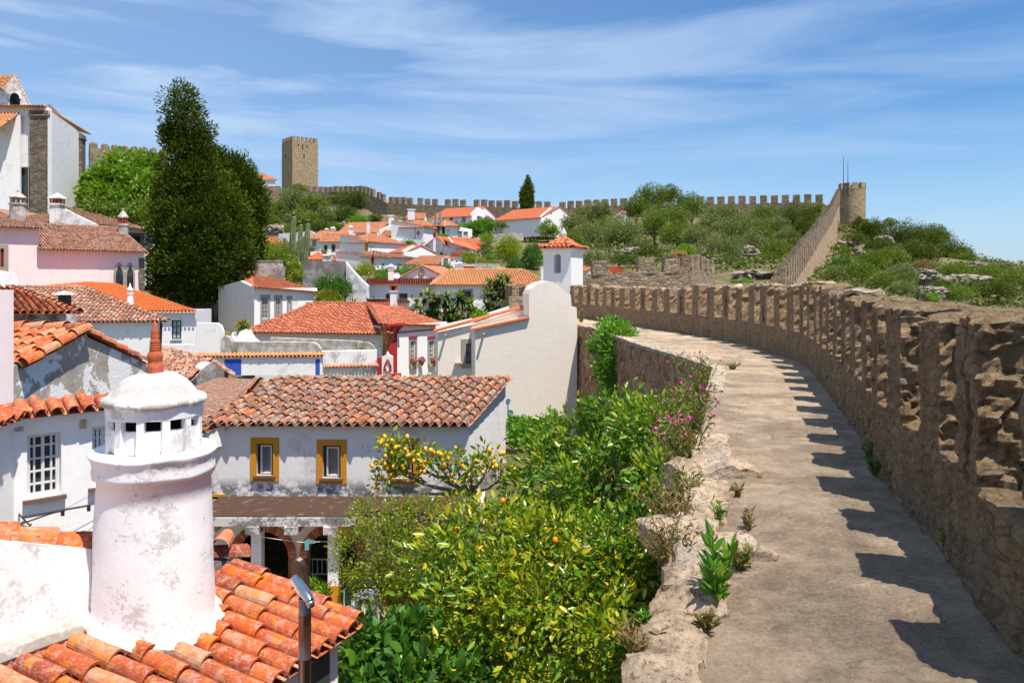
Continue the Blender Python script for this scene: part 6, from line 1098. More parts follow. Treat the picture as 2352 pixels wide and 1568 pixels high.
r_, I = house('b1', 'diamond_house', 'white house with one tall stone window between two diamond tiles', (1578,915,88), (1778,87), 1150, 9, ('hip', 2.0), 'white_clean', 'tile_town', .4, ry=857, wins=[(1655,925,1708,1022,Wf)], **T)
for x in (1630, 1733):
    c = I['F'].px('b1', x, 980 if x < 1700 else 968); mb = MB(); d_ = .6; q = [(c[0]+a*d_, c[1]+b*d_) for a, b in ((-.8,0),(0,-1),(.8,0),(0,1))]; mb.hexa([I['F'].p(*p, -.01) for p in q], [I['F'].p(*p, .05) for p in q]); mb.build('diamond_tile', MT['trim_stone'], r_)
r2, J = house('b1', '', '', (1779,905,87), (1860,90), 1150, 7, ('shed', 1.6), 'white_clean', 'tile_town', .4, ry=868, root=r_, **T)
lg = thing('loggia_house', 'white house with a shady pillared loggia under a hipped tile roof', 'house', PK('b1', 1980, 1030, 92)); r2, J = house('b1', '', '', (1862,900,91), (2080,91), 1050, 9, ('hip', 2.0), 'white_clean', 'tile_town', .5, ry=850, wins=[(1862,905,1972,1020,dict(f='window_dark', g='pane', m=(1,1), t=.02)),(1985,1100,1990,1110,Wp)][:1], root=lg, rev=1.6, **T)
for x in (1892, 1934):
    p = J['F'].px('b1', x, 1005); mb = MB(); b = J['F'].p(p[0], p[1], .05); mb.tube([b, b+Vector((0,0,5))], .3, 8); mb.build('column', MT['trim_stone'], lg)
slab('b1', 'bay_front', 'pale white projecting wall right of the loggia with small-paned windows', [(2070,1035),(2070,905),(2215,935),(2215,1035)], (2070,92), (2215,93), .4, 'white_clean', holes=[(2092,955,2120,1008,Wf),(2142,960,2170,1010,Wf)])
lantern('b1', 2000, 925, 962, 90, 'small black lantern on the white corner beside the loggia')
r_, I = house('b1', 'tower_roof_house', 'upper white house block with short orange roof and a fat white chimney', (1615,842,105), (1780,105), 910, 9, ('gx', 2.4), 'white', 'tile_town', .35, ry=795, **T); chimney('b1', 'fat_white_chimney', 'fat white chimney with a flat cap just below the castle wall', 1670, 828, 755, 104, 68, 'square', 'white')
r_, I = house('b2', 'long_upper_house', 'long white upper house with a gable end and small stone windows below the castle wall', (288,383,110), (642,106), 470, 12, ('gx', 3.2), 'white_clean', 'tile_bright', .5, ry=300, wins=[(370,392,395,412,Wp),(444,384,476,405,Wp),(555,375,588,425,Wf)], **T)
slab('b2', 'long_upper_gable', 'white gable end wall of the long upper house with one arched window', [(642,450),(642,350),(705,290),(845,385),(845,450)], (642,105.9), (845,112), .4, 'white_clean', holes=[(693,375,725,432,Wf)])
# right barn-like house
r_, I = house('b2', 'barn_house', 'long blank white house with an orange roof and a green shutter in its gable', (852,408,98), (1265,92), 570, 12, ('gx', 2.9), 'white_clean', 'tile_bright', .5, ry=306, **T)
slab('b2', 'barn_gable', 'white gable end of the barn-like house holding the green shutter', [(1266,540),(1266,372),(1355,295),(1428,400),(1428,540)], (1266,91.9), (1428,97), .4, 'white_clean', holes=[(1343,352,1370,390,dict(f='window_green', g='window_green', m=(2,1), t=.1, s=('trim_stone', .2)))])
lantern('b2', 1357, 335, 358, 93, 'tiny lantern above the green shutter of the barn gable')
r_, I = house('b2', 'street_gable_house', 'weathered white house with a broad gable and a long red roof slope', (205,655,78), (430,76), 760, 12, ('gy', 4.0, .55), 'white_old', 'tile_bright', .3, ry=560, wins=[(270,698,293,728,Wd),(358,690,383,722,Wd)], **T)
slab('b2', 'gable_wing', 'weathered grey-white gable wing running right below the long red roof', [(425,755),(425,560),(470,600),(545,640),(640,690),(640,755)], (425,75.8), (640,74), .4, 'white_old')
rb = MB(); slope(rb, [PK('b2', 455, 612, 74), PK('b2', 690, 680, 71), PK('b2', 570, 590, 82), PK('b2', 335, 560, 80)][::1], .34, .6, 3); tag(rb.build('long_red_roof', MT['tile_bright'], None, PK('b2', 500, 620, 74)), 'long bright red roof slope falling to the right in the middle of the village', 'roof')
chimney('b2', 'slim_red_topped_chimney', 'tall slim white chimney with a small red top on the broad weathered gable', 309, 700, 508, 76, 27, 'pot', 'white'); chimney('b2', 'stub_chimney', 'stout white chimney stump at the right of the long red roof', 583, 600, 545, 84, 38, 'square', 'white')
slab('b2', 'stained_yard_wall', 'stained grey-white yard wall behind the long red roof', [(600,690),(600,572),(725,560),(728,690)], (600,84), (728,84), .4, 'white_old')
r_, I = house('b1', 'black_window_house', 'white house with one open dark window and a small orange roof', (1480,1148,72), (1602,71), 1330, 8, ('gx', 1.9), 'white_clean', 'tile_bright', .3, ry=1085, wins=[(1522,1160,1557,1215,Wd),(1522,1280,1558,1310,Wd)], **T)
slab('b1', 'blank_gable', 'blank dirty-white gable between the dark-window house and the weathered gable', [(1602,1310),(1602,1125),(1692,1080),(1770,1150),(1770,1310)], (1602,70.9), (1770,73), .4, 'white')
r_, I = house('b1', 'blue_edge_house', 'low white house with a blue corner stripe and a long shallow roof', (1590,1252,67), (1940,66), 1320, 7, ('shed', 2.2), 'white', 'tile_town', .35, ry=1178, wins=[(1815,1255,1855,1280,Wp)], **T); pil(r_, I['F'], 'b1', 1924, 1940, 1228, 1290, 'blue_paint')
ss, sf = slab('b1', 'wall_shrine', 'dark stone wall shrine on a white wall end in the middle of the village', [(1940,1300),(1940,1200),(1978,1180),(2015,1200),(2025,1300)], (1940,65), (2025,65), .4, 'white_clean')
a, b = sf.px('b1', 1962, 1268), sf.px('b1', 1998, 1190); mb = MB(); bar(mb, sf, a[0], a[1], b[0], b[1], 0, .15); o_ = mb.build('shrine_frame', MT['trim_dark_stone'], None, sf.p(*a)); o_.parent = ss; o_.location = Vector(o_.location)-ss.location
r_, I = house('b1', 'small_tile_house', 'tiny white house with sagging orange roof behind the small orange tree', (2028,1172,69), (2150,69), 1290, 5, ('shed', 1.1), 'white', 'tile_bright', .3, ry=1142, wins=[(2048,1215,2078,1232,Wp)], **T)
r_, I = house('b1', 'red_corner_villa', 'white village house with dark red corner pilasters and a dark hipped roof', (948,1194,69), (1325,66), 1300, 9, ('hip', 2.0), 'white_clean', 'tile_old', .45, ry=1136, wins=[(1090,1222,1125,1268,Wf),(1195,1208,1230,1262,Wf)], **T); pil(r_, I['F'], 'b1', 1313, 1336, 1165, 1285, 'red_paint')
r2, J = house('b1', '', '', (1327,1180,66), (1505,68.5), 1300, 7, ('shed', 1.7), 'white_clean', 'tile_old', .35, ry=1142, wins=[(1375,1213,1402,1265,Wd),(1455,1222,1478,1250,Wd)], root=r_, **T); pil(r_, J['F'], 'b1', 1494, 1504, 1185, 1270, 'red_paint')
for (x, y, d, w_, h, lb) in ((810,1200,64,140,30,'low terracotta roof with dark chimneys just right of the tall cactus'),(395,1060,82,130,60,'small white house hidden behind the yellow-green shrub left of the cactus')):
    house('b1', 'small_roof_house', lb, (x-w_/2, y, d), (x+w_/2, d), y+h+30, 7, ('hip', 1.6), 'white', 'tile_bright', .3, ry=y-45, **T)
chimney('b1', 'pyramid_chimney', 'squat pyramid-capped white chimney beside the low terracotta roof', 912, 1222, 1160, 63, 75, 'lantern', 'white_old', 'terracotta'); chimney('b1', 'small_flat_chimney', 'small flat-capped white chimney behind the squat pyramid-capped one', 940, 1188, 1148, 66, 32, 'lantern', 'white')
slab('b1', 'white_step_wall', 'stepped white wall top behind the low terracotta roof', [(765,1190),(765,1135),(850,1130),(865,1150),(865,1190)], (765,66), (865,66), .5, 'white_clean')
slab('b1', 'long_village_wall', 'long grey-white boundary wall at the left back of the village', [(480,1040),(480,975),(760,950),(800,965),(800,1040)], (480,92), (800,90), .5, 'white_old')
tg, tf = slab('c1', 'tree_gable_house', 'sliver of white gable with orange verge poking out of the olive trees', [(105,740),(105,684),(178,630),(215,630),(215,740)], (105,98), (215,98), 6, 'white', cat='house')
mb = MB(); caps(mb, tf.p(*tf.px('c1', 105, 682), .1), tf.p(*tf.px('c1', 180, 628), .1), .3, .7, 4); caps(mb, tf.p(*tf.px('c1', 180, 628), .1), tf.p(*tf.px('c1', 216, 630), .1), .3, .7, 4); o_ = mb.build('verge_tiles', MT['tile_bright'], None, tf.p(0, 0)); o_.parent = tg; o_.location = Vector(o_.location)-tg.location
slab('b2', 'terrace_wall', 'weathered plaster terrace wall under the dark tree right of the village', [(835,590),(835,530),(1050,510),(1108,520),(1108,590)], (835,80), (1108,80), .5, 'old_render'); slab('b2', 'garden_retaining_wall', 'pale retaining wall with flower pots behind the golden roof', [(575,850),(575,800),(690,790),(900,795),(900,850)], (575,58), (900,58), .5, 'old_render')
# ---------------------------------------------------------------- vegetation
def gp(k, x, d, dy=0):     # ground point under a tile column at depth d
    u, _ = uv(k, x, 0); p = P(u, 640, d); return Vector((p.x, p.y, ground_z(p.x, p.y)+dy))
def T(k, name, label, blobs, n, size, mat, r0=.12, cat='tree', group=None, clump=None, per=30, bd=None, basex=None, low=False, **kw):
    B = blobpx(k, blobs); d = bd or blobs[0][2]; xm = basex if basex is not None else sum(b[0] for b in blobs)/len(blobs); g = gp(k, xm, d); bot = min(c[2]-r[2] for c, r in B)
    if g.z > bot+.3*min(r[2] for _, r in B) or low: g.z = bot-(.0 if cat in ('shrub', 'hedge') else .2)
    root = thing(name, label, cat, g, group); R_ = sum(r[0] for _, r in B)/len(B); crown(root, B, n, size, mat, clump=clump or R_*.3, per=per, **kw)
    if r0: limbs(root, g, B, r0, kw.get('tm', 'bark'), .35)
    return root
STRETCH[0] = True
# garden trees
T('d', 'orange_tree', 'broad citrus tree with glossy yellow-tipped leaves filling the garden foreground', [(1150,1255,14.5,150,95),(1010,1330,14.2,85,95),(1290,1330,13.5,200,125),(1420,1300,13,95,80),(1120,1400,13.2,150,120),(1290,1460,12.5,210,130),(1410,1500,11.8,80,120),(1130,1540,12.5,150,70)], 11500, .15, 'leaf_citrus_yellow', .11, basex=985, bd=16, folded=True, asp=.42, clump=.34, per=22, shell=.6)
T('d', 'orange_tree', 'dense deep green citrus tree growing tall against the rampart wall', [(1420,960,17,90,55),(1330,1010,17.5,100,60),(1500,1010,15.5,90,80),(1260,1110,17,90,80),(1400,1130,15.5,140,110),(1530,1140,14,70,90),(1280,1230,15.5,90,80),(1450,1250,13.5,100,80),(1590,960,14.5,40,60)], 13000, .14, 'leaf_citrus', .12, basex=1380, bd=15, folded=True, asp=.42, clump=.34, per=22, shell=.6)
T('d', 'pomegranate_bush', 'rounded pomegranate bush with small leaves and reddish shoots beside the veranda', [(880,1190,15.6,80,50),(850,1270,15.4,90,75),(930,1280,15.3,80,80),(870,1345,15.2,75,45),(960,1180,15.8,40,40)], 9500, .075, 'leaf_pome', .06, 'bush', basex=905, bd=15.8, clump=.16, per=20, asp=.4, updir=.35)
T('d', 'pomegranate_bush', 'smaller reddish-tipped bush between the lemon tree and the bright citrus', [(1050,1170,16.3,60,34),(1090,1200,16.2,50,30)], 2200, .075, 'leaf_pome', .04, 'bush', clump=.14, per=20, asp=.4, updir=.4)
T('d', 'hydrangea_bush', 'dark green broad-leaved hydrangea bush at the bottom of the garden by the outhouse', [(850,1500,12.5,60,60),(930,1480,12.8,75,50),(880,1570,12,90,60),(980,1560,12,80,50),(1060,1580,12,60,40)], 2600, .19, 'leaf_deep', 0, 'bush', folded=True, asp=.62, clump=.25, per=14, shell=.7)
T('b4', 'creeper', 'leafy green creeper mound spreading at the foot of the cream wall', [(1500,1235,21.5,90,45),(1650,1255,21,110,50),(1830,1250,21,110,45),(1560,1330,20,120,60),(1720,1360,19.5,120,60)], 6500, .11, 'leaf_vine', 0, 'bush', clump=.2, per=22, asp=.55)
STRETCH[0] = False
T('c3', 'climbing_vine', 'big bright green vine cascading over the corner of the rampart', [(560,700,24.5,110,55,.7),(640,760,24,120,70,.7),(500,830,24.3,130,100,.7),(620,900,23.5,110,90,.6),(540,1050,23.8,120,120,.6),(590,1200,23.4,90,110,.6)], 9500, .12, 'leaf_vine', 0, 'vine', clump=.2, per=24, asp=.4, hang=1)
T('b4', 'wild_shrub', 'small green sprigs growing under the cream wall between the palms', [(1170,270,30,60,22)], 700, .12, 'leaf_bright', 0, 'shrub', clump=.15)
STRETCH[0] = True
T('d4', 'peach_sapling', 'little fresh green sapling beside the white veranda post', [(310,800,15.5,30,45),(345,880,15.4,45,50),(400,850,15.4,25,40)], 420, .12, 'leaf_bright', .025, 'sapling', clump=.12, per=12, asp=.28, updir=-.2)
# lemon tree: sparse branches, leaves and fruit
lb = [(905,1020,17,42,26),(885,1070,17,32,24),(960,1040,17,42,28),(1000,1060,16.9,36,26),(930,1085,17,32,18),(1040,1050,16.9,30,26),(1085,1070,16.8,36,26),(1130,1050,16.8,30,30),(1160,1085,16.8,34,24),(1060,1095,16.9,36,16),(880,1110,17,22,14)]
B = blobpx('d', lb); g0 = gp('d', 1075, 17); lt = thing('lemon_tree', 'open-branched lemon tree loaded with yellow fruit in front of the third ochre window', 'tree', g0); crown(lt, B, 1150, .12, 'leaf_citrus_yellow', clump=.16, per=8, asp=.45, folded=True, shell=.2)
mb = MB(); hub = P(1080, 1135, 17); mb.tube([g0, g0.lerp(hub, .6)+Vector((.1,0,0)), hub], [.11, .09, .07], 8)
for c, r in B:
    c = Vector(c); m = hub.lerp(c, .55)+Vector((0, 0, -.12)); mb.tube([hub, m, c], [.045, .03, .012], 5)
    for _ in range(5): mb.tube([m.lerp(c, random.uniform(.2, .9)), c+Vector((random.uniform(-1,1)*r[0]*1.1, random.uniform(-1,1)*r[1], random.uniform(-.8,1)*r[2]))], [.012, .004], 4)
mb.build('trunk', MT['bark_grey'], lt, smooth=True)
def ico_mesh(r, nm):
    import bmesh
    b = bmesh.new(); bmesh.ops.create_uvsphere(b, u_segments=10, v_segments=8, radius=r); me = bpy.data.meshes.new(nm)
    for v in b.verts: v.co.z *= 1.22
    for f in b.faces: f.smooth = True
    b.to_mesh(me); b.free(); return me
lm = ico_mesh(.045, 'lemon'); lm.materials.append(MT['lemon']); om = ico_mesh(.05, 'orange'); om.materials.append(MT['orange_fruit'])
for i in range(96):
    c, r = B[rng.choice(len(B), p=np.array([.17,.14,.15,.12,.1,.06,.07,.05,.05,.06,.03]))]; o = bpy.data.objects.new('lemon', lm); COL.objects.link(o); o.parent = lt
    o.location = Vector(c)+Vector((random.uniform(-.9,.9)*r[0], random.uniform(-1.0,.2)*r[1], random.uniform(-.9,.9)*r[2]))-g0; o.scale = (random.uniform(.85,1.2),)*3; o.rotation_euler = (random.uniform(-.5,.5), random.uniform(-.5,.5), 0)
ot = [o for o in bpy.data.objects if o.name.startswith('orange_tree') and o.type == 'EMPTY'][0]
for (x, y, d) in [(1155,1150,13.9),(1240,1190,14),(1275,1240,13.2),(1050,1215,14.2)]:
    o = bpy.data.objects.new('orange', om); COL.objects.link(o); o.parent = ot; o.location = P(x, y, d)-ORG[ot.name]
# flowers on the garden floor
for (x, y, d, w_, m, lb_) in [(955,1432,15.8,28,'petal_red','clump of red geraniums flowering on the patio edge behind the hydrangea'),(1000,1455,15.3,26,'petal_pink','low pale pink flowers under the citrus trunk')]:
    root = thing('flower_clump', lb_, 'flowers', P(x, y+8, d)); q_ = w_*d/F; crown(root, [(tuple(P(x, y, d)), (q_, .2, .16))], 300, .08, 'leaf_vine', .6, clump=.1, per=12, name='leaves'); crown(root, [(tuple(P(x, y-4, d-.1)), (q_, .2, .16))], 160, .06, m, .9, clump=.06, per=6, name='petals')
# ---- weeds
def weed(label, base, h, n, spread, mat, leafs=10, ls=.05, petal=None, cat='weed', name='weed', asp=.3, lean=(0,0), stemr=.004, group=None):
    root = thing(name, label, cat, base, group); mb = MB(); C, D = [], []; PC = []
    for i in range(n):
        a = random.uniform(0, 6.28); hh = h*random.uniform(.6, 1.05); tip = Vector(base)+Vector((math.cos(a)*spread*random.uniform(.1,1)+lean[0]*hh, math.sin(a)*spread*random.uniform(.1,1)+lean[1]*hh, hh)); b = Vector(base)+Vector((math.cos(a), math.sin(a), 0))*spread*.15; mid = b.lerp(tip, .5)+Vector((0,0,hh*.08)); mb.tube([b, mid, tip], [stemr, stemr*.8, stemr*.3], 4, cap=False)
        for j in range(leafs):
            t = (j+.5)/leafs; p = b.lerp(mid, t*2) if t < .5 else mid.lerp(tip, t*2-1); aa = random.uniform(0, 6.28); C.append(tuple(p)); D.append((math.cos(aa), math.sin(aa), random.uniform(.3, 1.1)))
        if petal:
            for j in range(1 if random.random() < .38 else 0): p = mid.lerp(tip, random.uniform(.75, 1.05)); PC.append(tuple(p))
    mb.build('stems', MT['leaf_weed'] if mat != 'leaf_dry' else MT['leaf_dry'], root)
    v, f, rep = leaf_arrays(np.array(C), np.array(D), ls, asp, True); np_mesh('leaves', v, f, np.repeat(rng.uniform(.05, .95, len(C)), rep), MT[mat], root)
    if PC:
        PC = np.repeat(np.array(PC), 4, 0)+rng.normal(size=(len(PC)*4, 3))*.008; v, f, rep = leaf_arrays(PC, rng.normal(size=PC.shape), .035, .8, False); np_mesh('petals', v, f, np.full(len(f), .5), MT[petal], root)
    return root
def leafy(label, base, h, nst, ls, mat='leaf_vine', asp=.3):      # sow-thistle like rosette stems with large leaves
    root = thing('leafy_weed', label, 'weed', base); mb = MB(); C, D, RR = [], [], []
    for i in range(nst):
        a = random.uniform(0, 6.28); hh = h*(1 if i == 0 else random.uniform(.4, .85)); tip = Vector(base)+Vector((math.cos(a)*h*.28*(i > 0), math.sin(a)*h*.28*(i > 0), hh)); mb.tube([Vector(base), tip], [.007, .003], 5)
        m = int(24*hh/h)+6
        for j in range(m): t = j/m; p = Vector(base).lerp(tip, .12+.88*t); aa = j*2.4; C.append(tuple(p)); D.append((math.cos(aa), math.sin(aa), .45+1.3*t)); RR.append(random.uniform(.2, .9))
    mb.build('stems', MT['leaf_vine'], root); v, f, rep = leaf_arrays(np.array(C), np.array(D), ls, asp, True); np_mesh('leaves', v, f, np.repeat(np.array(RR), rep), MT[mat], root); return root
leafy('tall leafy green thistle growing from the kerb stones beside the path', P(1637, 1392, 4.13), .37, 5, .092)
for i, (u, v, d, h, sp, n, lab) in enumerate([(1640,905,12.6,.65,.5,34,'pink snapdragons at the far end of the kerb, by the rampart corner'),(1600,990,9.6,.6,.45,34,'largest thicket of pink snapdragons leaning over the path edge'),(1560,1090,7.9,.5,.4,26,'pink snapdragons hanging over the citrus tree below the kerb'),(1510,1080,8.6,.5,.4,20,'pink snapdragons lowest on the outer face of the rampart')]):
    p = P(u, v, d); x = xat(Lp, p.y); weed(lab, Vector((x-.12-.1*(i == 3), p.y, -.12-.3*(i == 3))), h, n, sp, 'leaf_weed', 12, .06, 'petal_pink', 'flowers', 'snapdragon', lean=(-.2, 0), group='snapdragons on the wall edge')
for (u, v, d, h, sp, n, m, lab) in [(1545,1290,5.6,.36,.34,46,'leaf_dry','dry yellowish grass tuft on the outer side of the kerb stones'),(1500,1380,4.9,.32,.26,34,'leaf_dry','reddish dry weeds below the kerb near the thistle'),(1590,1180,6.3,.3,.22,26,'leaf_weed','mixed green and dry weeds left of the upper kerb stub'),(1470,1560,3.7,.2,.14,18,'leaf_dry','small dry weeds at the outer foot of the nearest kerb block')]:
    p = P(u, v, d); x = xat(Lp, p.y)-.02; weed(lab, Vector((x, p.y, -.1)), h, n, sp, m, 10, .045, None, 'weeds', 'weed_tuft', lean=(-.25, 0))
for (u, v, h, sp, n, m, lab) in [(1682,848,.12,.16,18,'leaf_weed','low weed patch growing in the path by the rampart corner'),(1650,1215,.22,.06,8,'leaf_vine','narrow green sprig between the kerb stones'),(1690,1140,.08,.06,8,'leaf_dry','tiny reddish weed in front of the upper kerb stub'),(1700,1305,.14,.14,18,'leaf_weed','feathery green weed right of the thistle'),(1615,1450,.09,.07,14,'leaf_dry','small orange-leaved weed on the kerb below the thistle'),(1480,1440,.06,.04,10,'leaf_vine','little green sprout on the kerb edge, left of the orange-leaved weed'),(1725,1215,.12,.08,6,'leaf_dry','thin dry seed stalks on the path by the kerb'),
     (1998,1056,.16,.08,16,'leaf_deep','dark green weed at the foot of the parapet, farthest of five'),(2010,1092,.17,.1,20,'leaf_deep','bushy dark weed at the parapet foot, second farthest'),(2056,1132,.2,.1,22,'leaf_weed','larger olive-green weed at the parapet foot'),(2138,1218,.14,.08,16,'leaf_weed','small weed in the parapet base before the bright sprig'),(2182,1275,.16,.07,14,'leaf_vine','bright green sprig at the foot of the parapet'),(2248,1345,.1,.08,14,'leaf_weed','nearest low weed at the shaded parapet foot'),(2310,1400,.4,.14,20,'leaf_dry','dry brown stalks in the shadow of the nearest merlon')]:
    d = EYE*F/(v-640)+.02; weed(lab, P(u, v, d), h, n, sp, m, 9, .045 if h < .3 else .03, None, 'weed', 'weed_tuft')
STRETCH[0] = False
weed('pink flowering weed on the red-floored end of the path beside the cream gable', PK('c3', 280, 650, 29), .5, 16, .2, 'leaf_weed', 10, .08, 'petal_pink', 'flowers', 'path_end_weed')
STRETCH[0] = True
weed('purple-flowered weed growing on the tiles above the blue panel', PK('b3', 85, 1160, 25), .6, 26, .45, 'leaf_dry', 8, .06, 'petal_pink', 'flowers', 'roof_weed'); weed('tall purple-flowered weed beside the red corner pilaster', PK('b3', 1430, 1170, 26), 1.7, 30, .7, 'leaf_dry', 10, .09, 'petal_pink', 'flowers', 'roof_weed'); weed('scrubby weeds growing in the top of the long curved wall', PK('b3', 1205, 1125, 27.5), .6, 30, 1.1, 'leaf_weed', 8, .08, None, 'weeds', 'roof_weed')
# ---- big cypress pair
cb_ = [(1395,320,44,28,36),(1450,355,44,42,42),(1355,370,44,36,40),(1430,420,44,80,60),(1440,510,44,115,75),(1600,600,44,60,50),(1340,600,44,50,50),(1430,630,44,120,75),(1360,720,44,80,60),(1500,740,44,110,70),(1420,830,44,130,80),(1580,830,44,80,70),(1480,940,44,190,90),(1350,1030,44,120,90),(1620,1040,44,190,110),(1450,1150,44,200,110),(1330,1230,44,130,100),(1700,1220,44,190,120),(1530,1300,43.5,260,120),(1310,1400,43.6,130,110),(1750,1400,43.6,180,120),(1540,1480,43.3,280,120),(1330,1570,43.6,140,110),(1720,1580,43.4,230,120),(1480,1680,43.3,270,120),(1290,1750,43.6,110,90),(1740,1740,43.6,180,110),(1450,1850,43.6,240,90),(1640,1840,43.8,180,90),(1880,1660,44,80,80)]
T('a1', 'cypress_tree', 'huge old dark green cypress with a ragged leaning top rising behind the orange roof', cb_, 110000, .33, 'leaf_cypress', 0, group='pair of old cypresses', bd=44.5, basex=1570, clump=1.05, per=150, asp=.36, updir=.6, shell=.85)
cyp = [o for o in bpy.data.objects if o.name.startswith('cypress_tree')][0]; mb = MB(); g0 = ORG[cyp.name]
for x0, x1, r_ in ((1540,1480,.3),(1600,1560,.45),(1640,1640,.35),(1680,1760,.14),(1520,1440,.16),(1620,1700,.18)):
    a, m, b = PK('a2', x0+20, 765, 44.2), PK('a2', (x0+x1)/2, 660, 44.2), PK('a2', x1, 480, 44); mb.tube([a-Vector((0,0,2)), a, m, b], [r_*1.4, r_*1.1, r_, r_*.6], 7)
mb.tube([PK('a2', 1600, 600, 44.3), PK('a1', 1500, 1200, 44.3), PK('a1', 1430, 500, 44.2)], [.6, .4, .08], 8); mb.build('trunk', MT['bark_grey'], cyp, smooth=True)
T('a1', 'cypress_tree', 'second dark cypress joined to the right side of the huge one, with a rounded shoulder', [(1720,880,47,80,80),(1800,980,47,130,120),(1880,1100,47,130,140),(1900,1250,47,130,160),(1930,1420,47,110,170),(1980,1200,47,70,120),(1860,1560,47,150,120)], 40000, .36, 'leaf_cypress', .3, group='pair of old cypresses', bd=47, clump=1.1, per=130, asp=.36, updir=.6, shell=.85)
T('a1', 'plane_tree', 'bright green broadleaf tree between the church and the big cypress', [(960,910,62,120,70),(1130,925,62,110,80),(820,1040,61,130,90),(1050,1060,61,170,130),(760,1150,60,110,100),(1180,1150,60,110,130),(930,1190,60,200,90)], 20000, .5, 'leaf_plane', .35, clump=1.3, per=70, asp=.7, shell=.6)
T('a1', 'hedge', 'yellow-green hillside scrub below the bright tree, behind the round chimney', [(760,1250,56,110,45),(950,1290,56,160,50),(1120,1310,56,120,60),(1150,1240,57,90,60)], 5000, .45, 'leaf_oak', 0, 'hedge', clump=.9)
# ---- vegetation around the keep and above the village
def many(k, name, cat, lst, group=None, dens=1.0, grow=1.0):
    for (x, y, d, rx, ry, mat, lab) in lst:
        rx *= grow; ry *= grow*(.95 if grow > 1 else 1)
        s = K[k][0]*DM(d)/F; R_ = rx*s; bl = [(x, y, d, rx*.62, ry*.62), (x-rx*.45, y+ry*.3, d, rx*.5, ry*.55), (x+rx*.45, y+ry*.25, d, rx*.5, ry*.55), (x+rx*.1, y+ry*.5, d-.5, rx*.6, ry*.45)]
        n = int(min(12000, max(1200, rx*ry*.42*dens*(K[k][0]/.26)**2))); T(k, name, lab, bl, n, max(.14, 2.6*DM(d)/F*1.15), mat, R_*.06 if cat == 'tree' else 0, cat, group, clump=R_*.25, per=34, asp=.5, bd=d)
many('b1', 'hillside_tree', 'tree', [(590,650,135,140,120,'leaf_olive','grey-green olive standing right below the keep'),(650,570,140,80,50,'leaf_oak','light green treetop touching the foot of the keep'),(800,690,132,130,90,'leaf_oak','green tree between the keep olive and the dark pine'),(885,800,120,85,100,'leaf_olive','pale silvery bush tree above the pointed chimneys'),(1140,650,132,140,95,'leaf_dark','dark rounded pine under the curtain wall'),(975,650,134,55,55,'leaf_dark','small dark tree left of the rounded pine'),(1060,790,122,120,90,'leaf_dark','dark tree below the rounded pine'),(1345,830,118,70,45,'leaf_dark','small dark tree under the stepped part of the curtain wall'),(700,830,118,150,90,'leaf_oak','shadowy tree mass behind the top of the cactus'),(470,740,124,80,90,'leaf_oak','bushy tree below the castle terrace wall')], 'trees on the castle hill', 1, 1.15)
many('b1', 'hillside_shrub', 'shrub', [(1195,845,112,88,70,'leaf_bright','vivid lime-green rounded shrub above the village roofs'),(390,850,112,110,90,'leaf_oak','green scrub beside the cypress edge under the castle'),(540,920,104,130,50,'leaf_oak','low yellow-green scrub behind the cactus'),(850,900,108,110,50,'leaf_dark','dark scrub behind the pointed chimneys'),(1010,905,106,80,40,'leaf_oak','green scrub above the crest of the long village roof')], 'shrubs on the castle hill')
many('b1', 'village_shrub', 'shrub', [(240,1010,58,40,120,'leaf_vine','narrow bright green foliage at the right edge of the cypress'),(1630,1050,86,60,40,'leaf_vine','green bush on the terrace in front of the tall stone window'),(1250,1280,58,90,65,'leaf_citrus_yellow','golden-yellow bush in front of the red-cornered villa'),(1400,1330,56,70,55,'leaf_vine','bright green bush right of the golden one'),(1600,1310,60,80,45,'leaf_vine','green bush under the dark-window house'),(1720,1290,60,90,30,'leaf_vine','thin green shrub behind the pediment'),(1960,1000,88,60,16,'leaf_vine','clipped green hedge in front of the loggia'),(760,1105,78,40,50,'leaf_olive','small olive bush left of the ochre-corner house'),(880,1150,74,40,40,'leaf_oak','small green bush below the ochre-corner house'),(2010,1290,62,80,22,'leaf_vine','low green plants under the wall shrine')], 'bushes among the village houses', 1.3)
many('b1', 'loquat_tree', 'tree', [(430,1120,50,210,130,'leaf_citrus_yellow','loose yellow-green tree left of the tall cactus'),(620,1290,48,90,140,'leaf_citrus_yellow','yellow-green climbing foliage around the cactus foot')], None, 1.2)
many('b3', 'round_shrub', 'shrub', [(960,530,43,180,130,'leaf_deep','glossy dark green rounded shrub in front of the grey wall'),(930,660,42,130,110,'leaf_pome','reddish-green lower shrub beside the four-window house')], None, 2)
many('b2', 'village_tree', 'tree', [(1325,470,82,100,90,'leaf_citrus','dark magnolia-like round tree in front of the barn-like house'),(970,640,64,130,130,'leaf_citrus_yellow','yellow-green fruit tree on the terrace behind the golden roof'),(1190,700,58,95,140,'leaf_deep','dark ivy-green tree left of the bell turret'),(780,650,70,75,90,'leaf_olive','brownish olive tree beside the stained yard wall'),(620,725,62,75,60,'leaf_citrus_yellow','small round orange tree beside the tiny tile-roofed house'),(912,440,90,52,40,'leaf_olive','thin spindly sapling against the white barn-like house'),(1060,790,58,110,70,'leaf_deep','dense green tree low behind the golden roof')], 'trees among the village gardens', 1.2)
many('b2', 'garden_shrub', 'shrub', [(770,560,80,70,40,'leaf_bright','bright green shrub at the end of the pergola wall'),(800,725,62,60,30,'leaf_vine','light green bush over the retaining wall'),(740,770,60,50,22,'leaf_pome','potted reddish bush left on the retaining wall'),(850,780,60,50,20,'leaf_pome','flowering pots right on the retaining wall'),(400,830,58,60,30,'leaf_vine','green shrub right of the pediment crest'),(30,880,56,60,30,'leaf_vine','small shrub left of the pediment')], 'garden shrubs', 1.3)
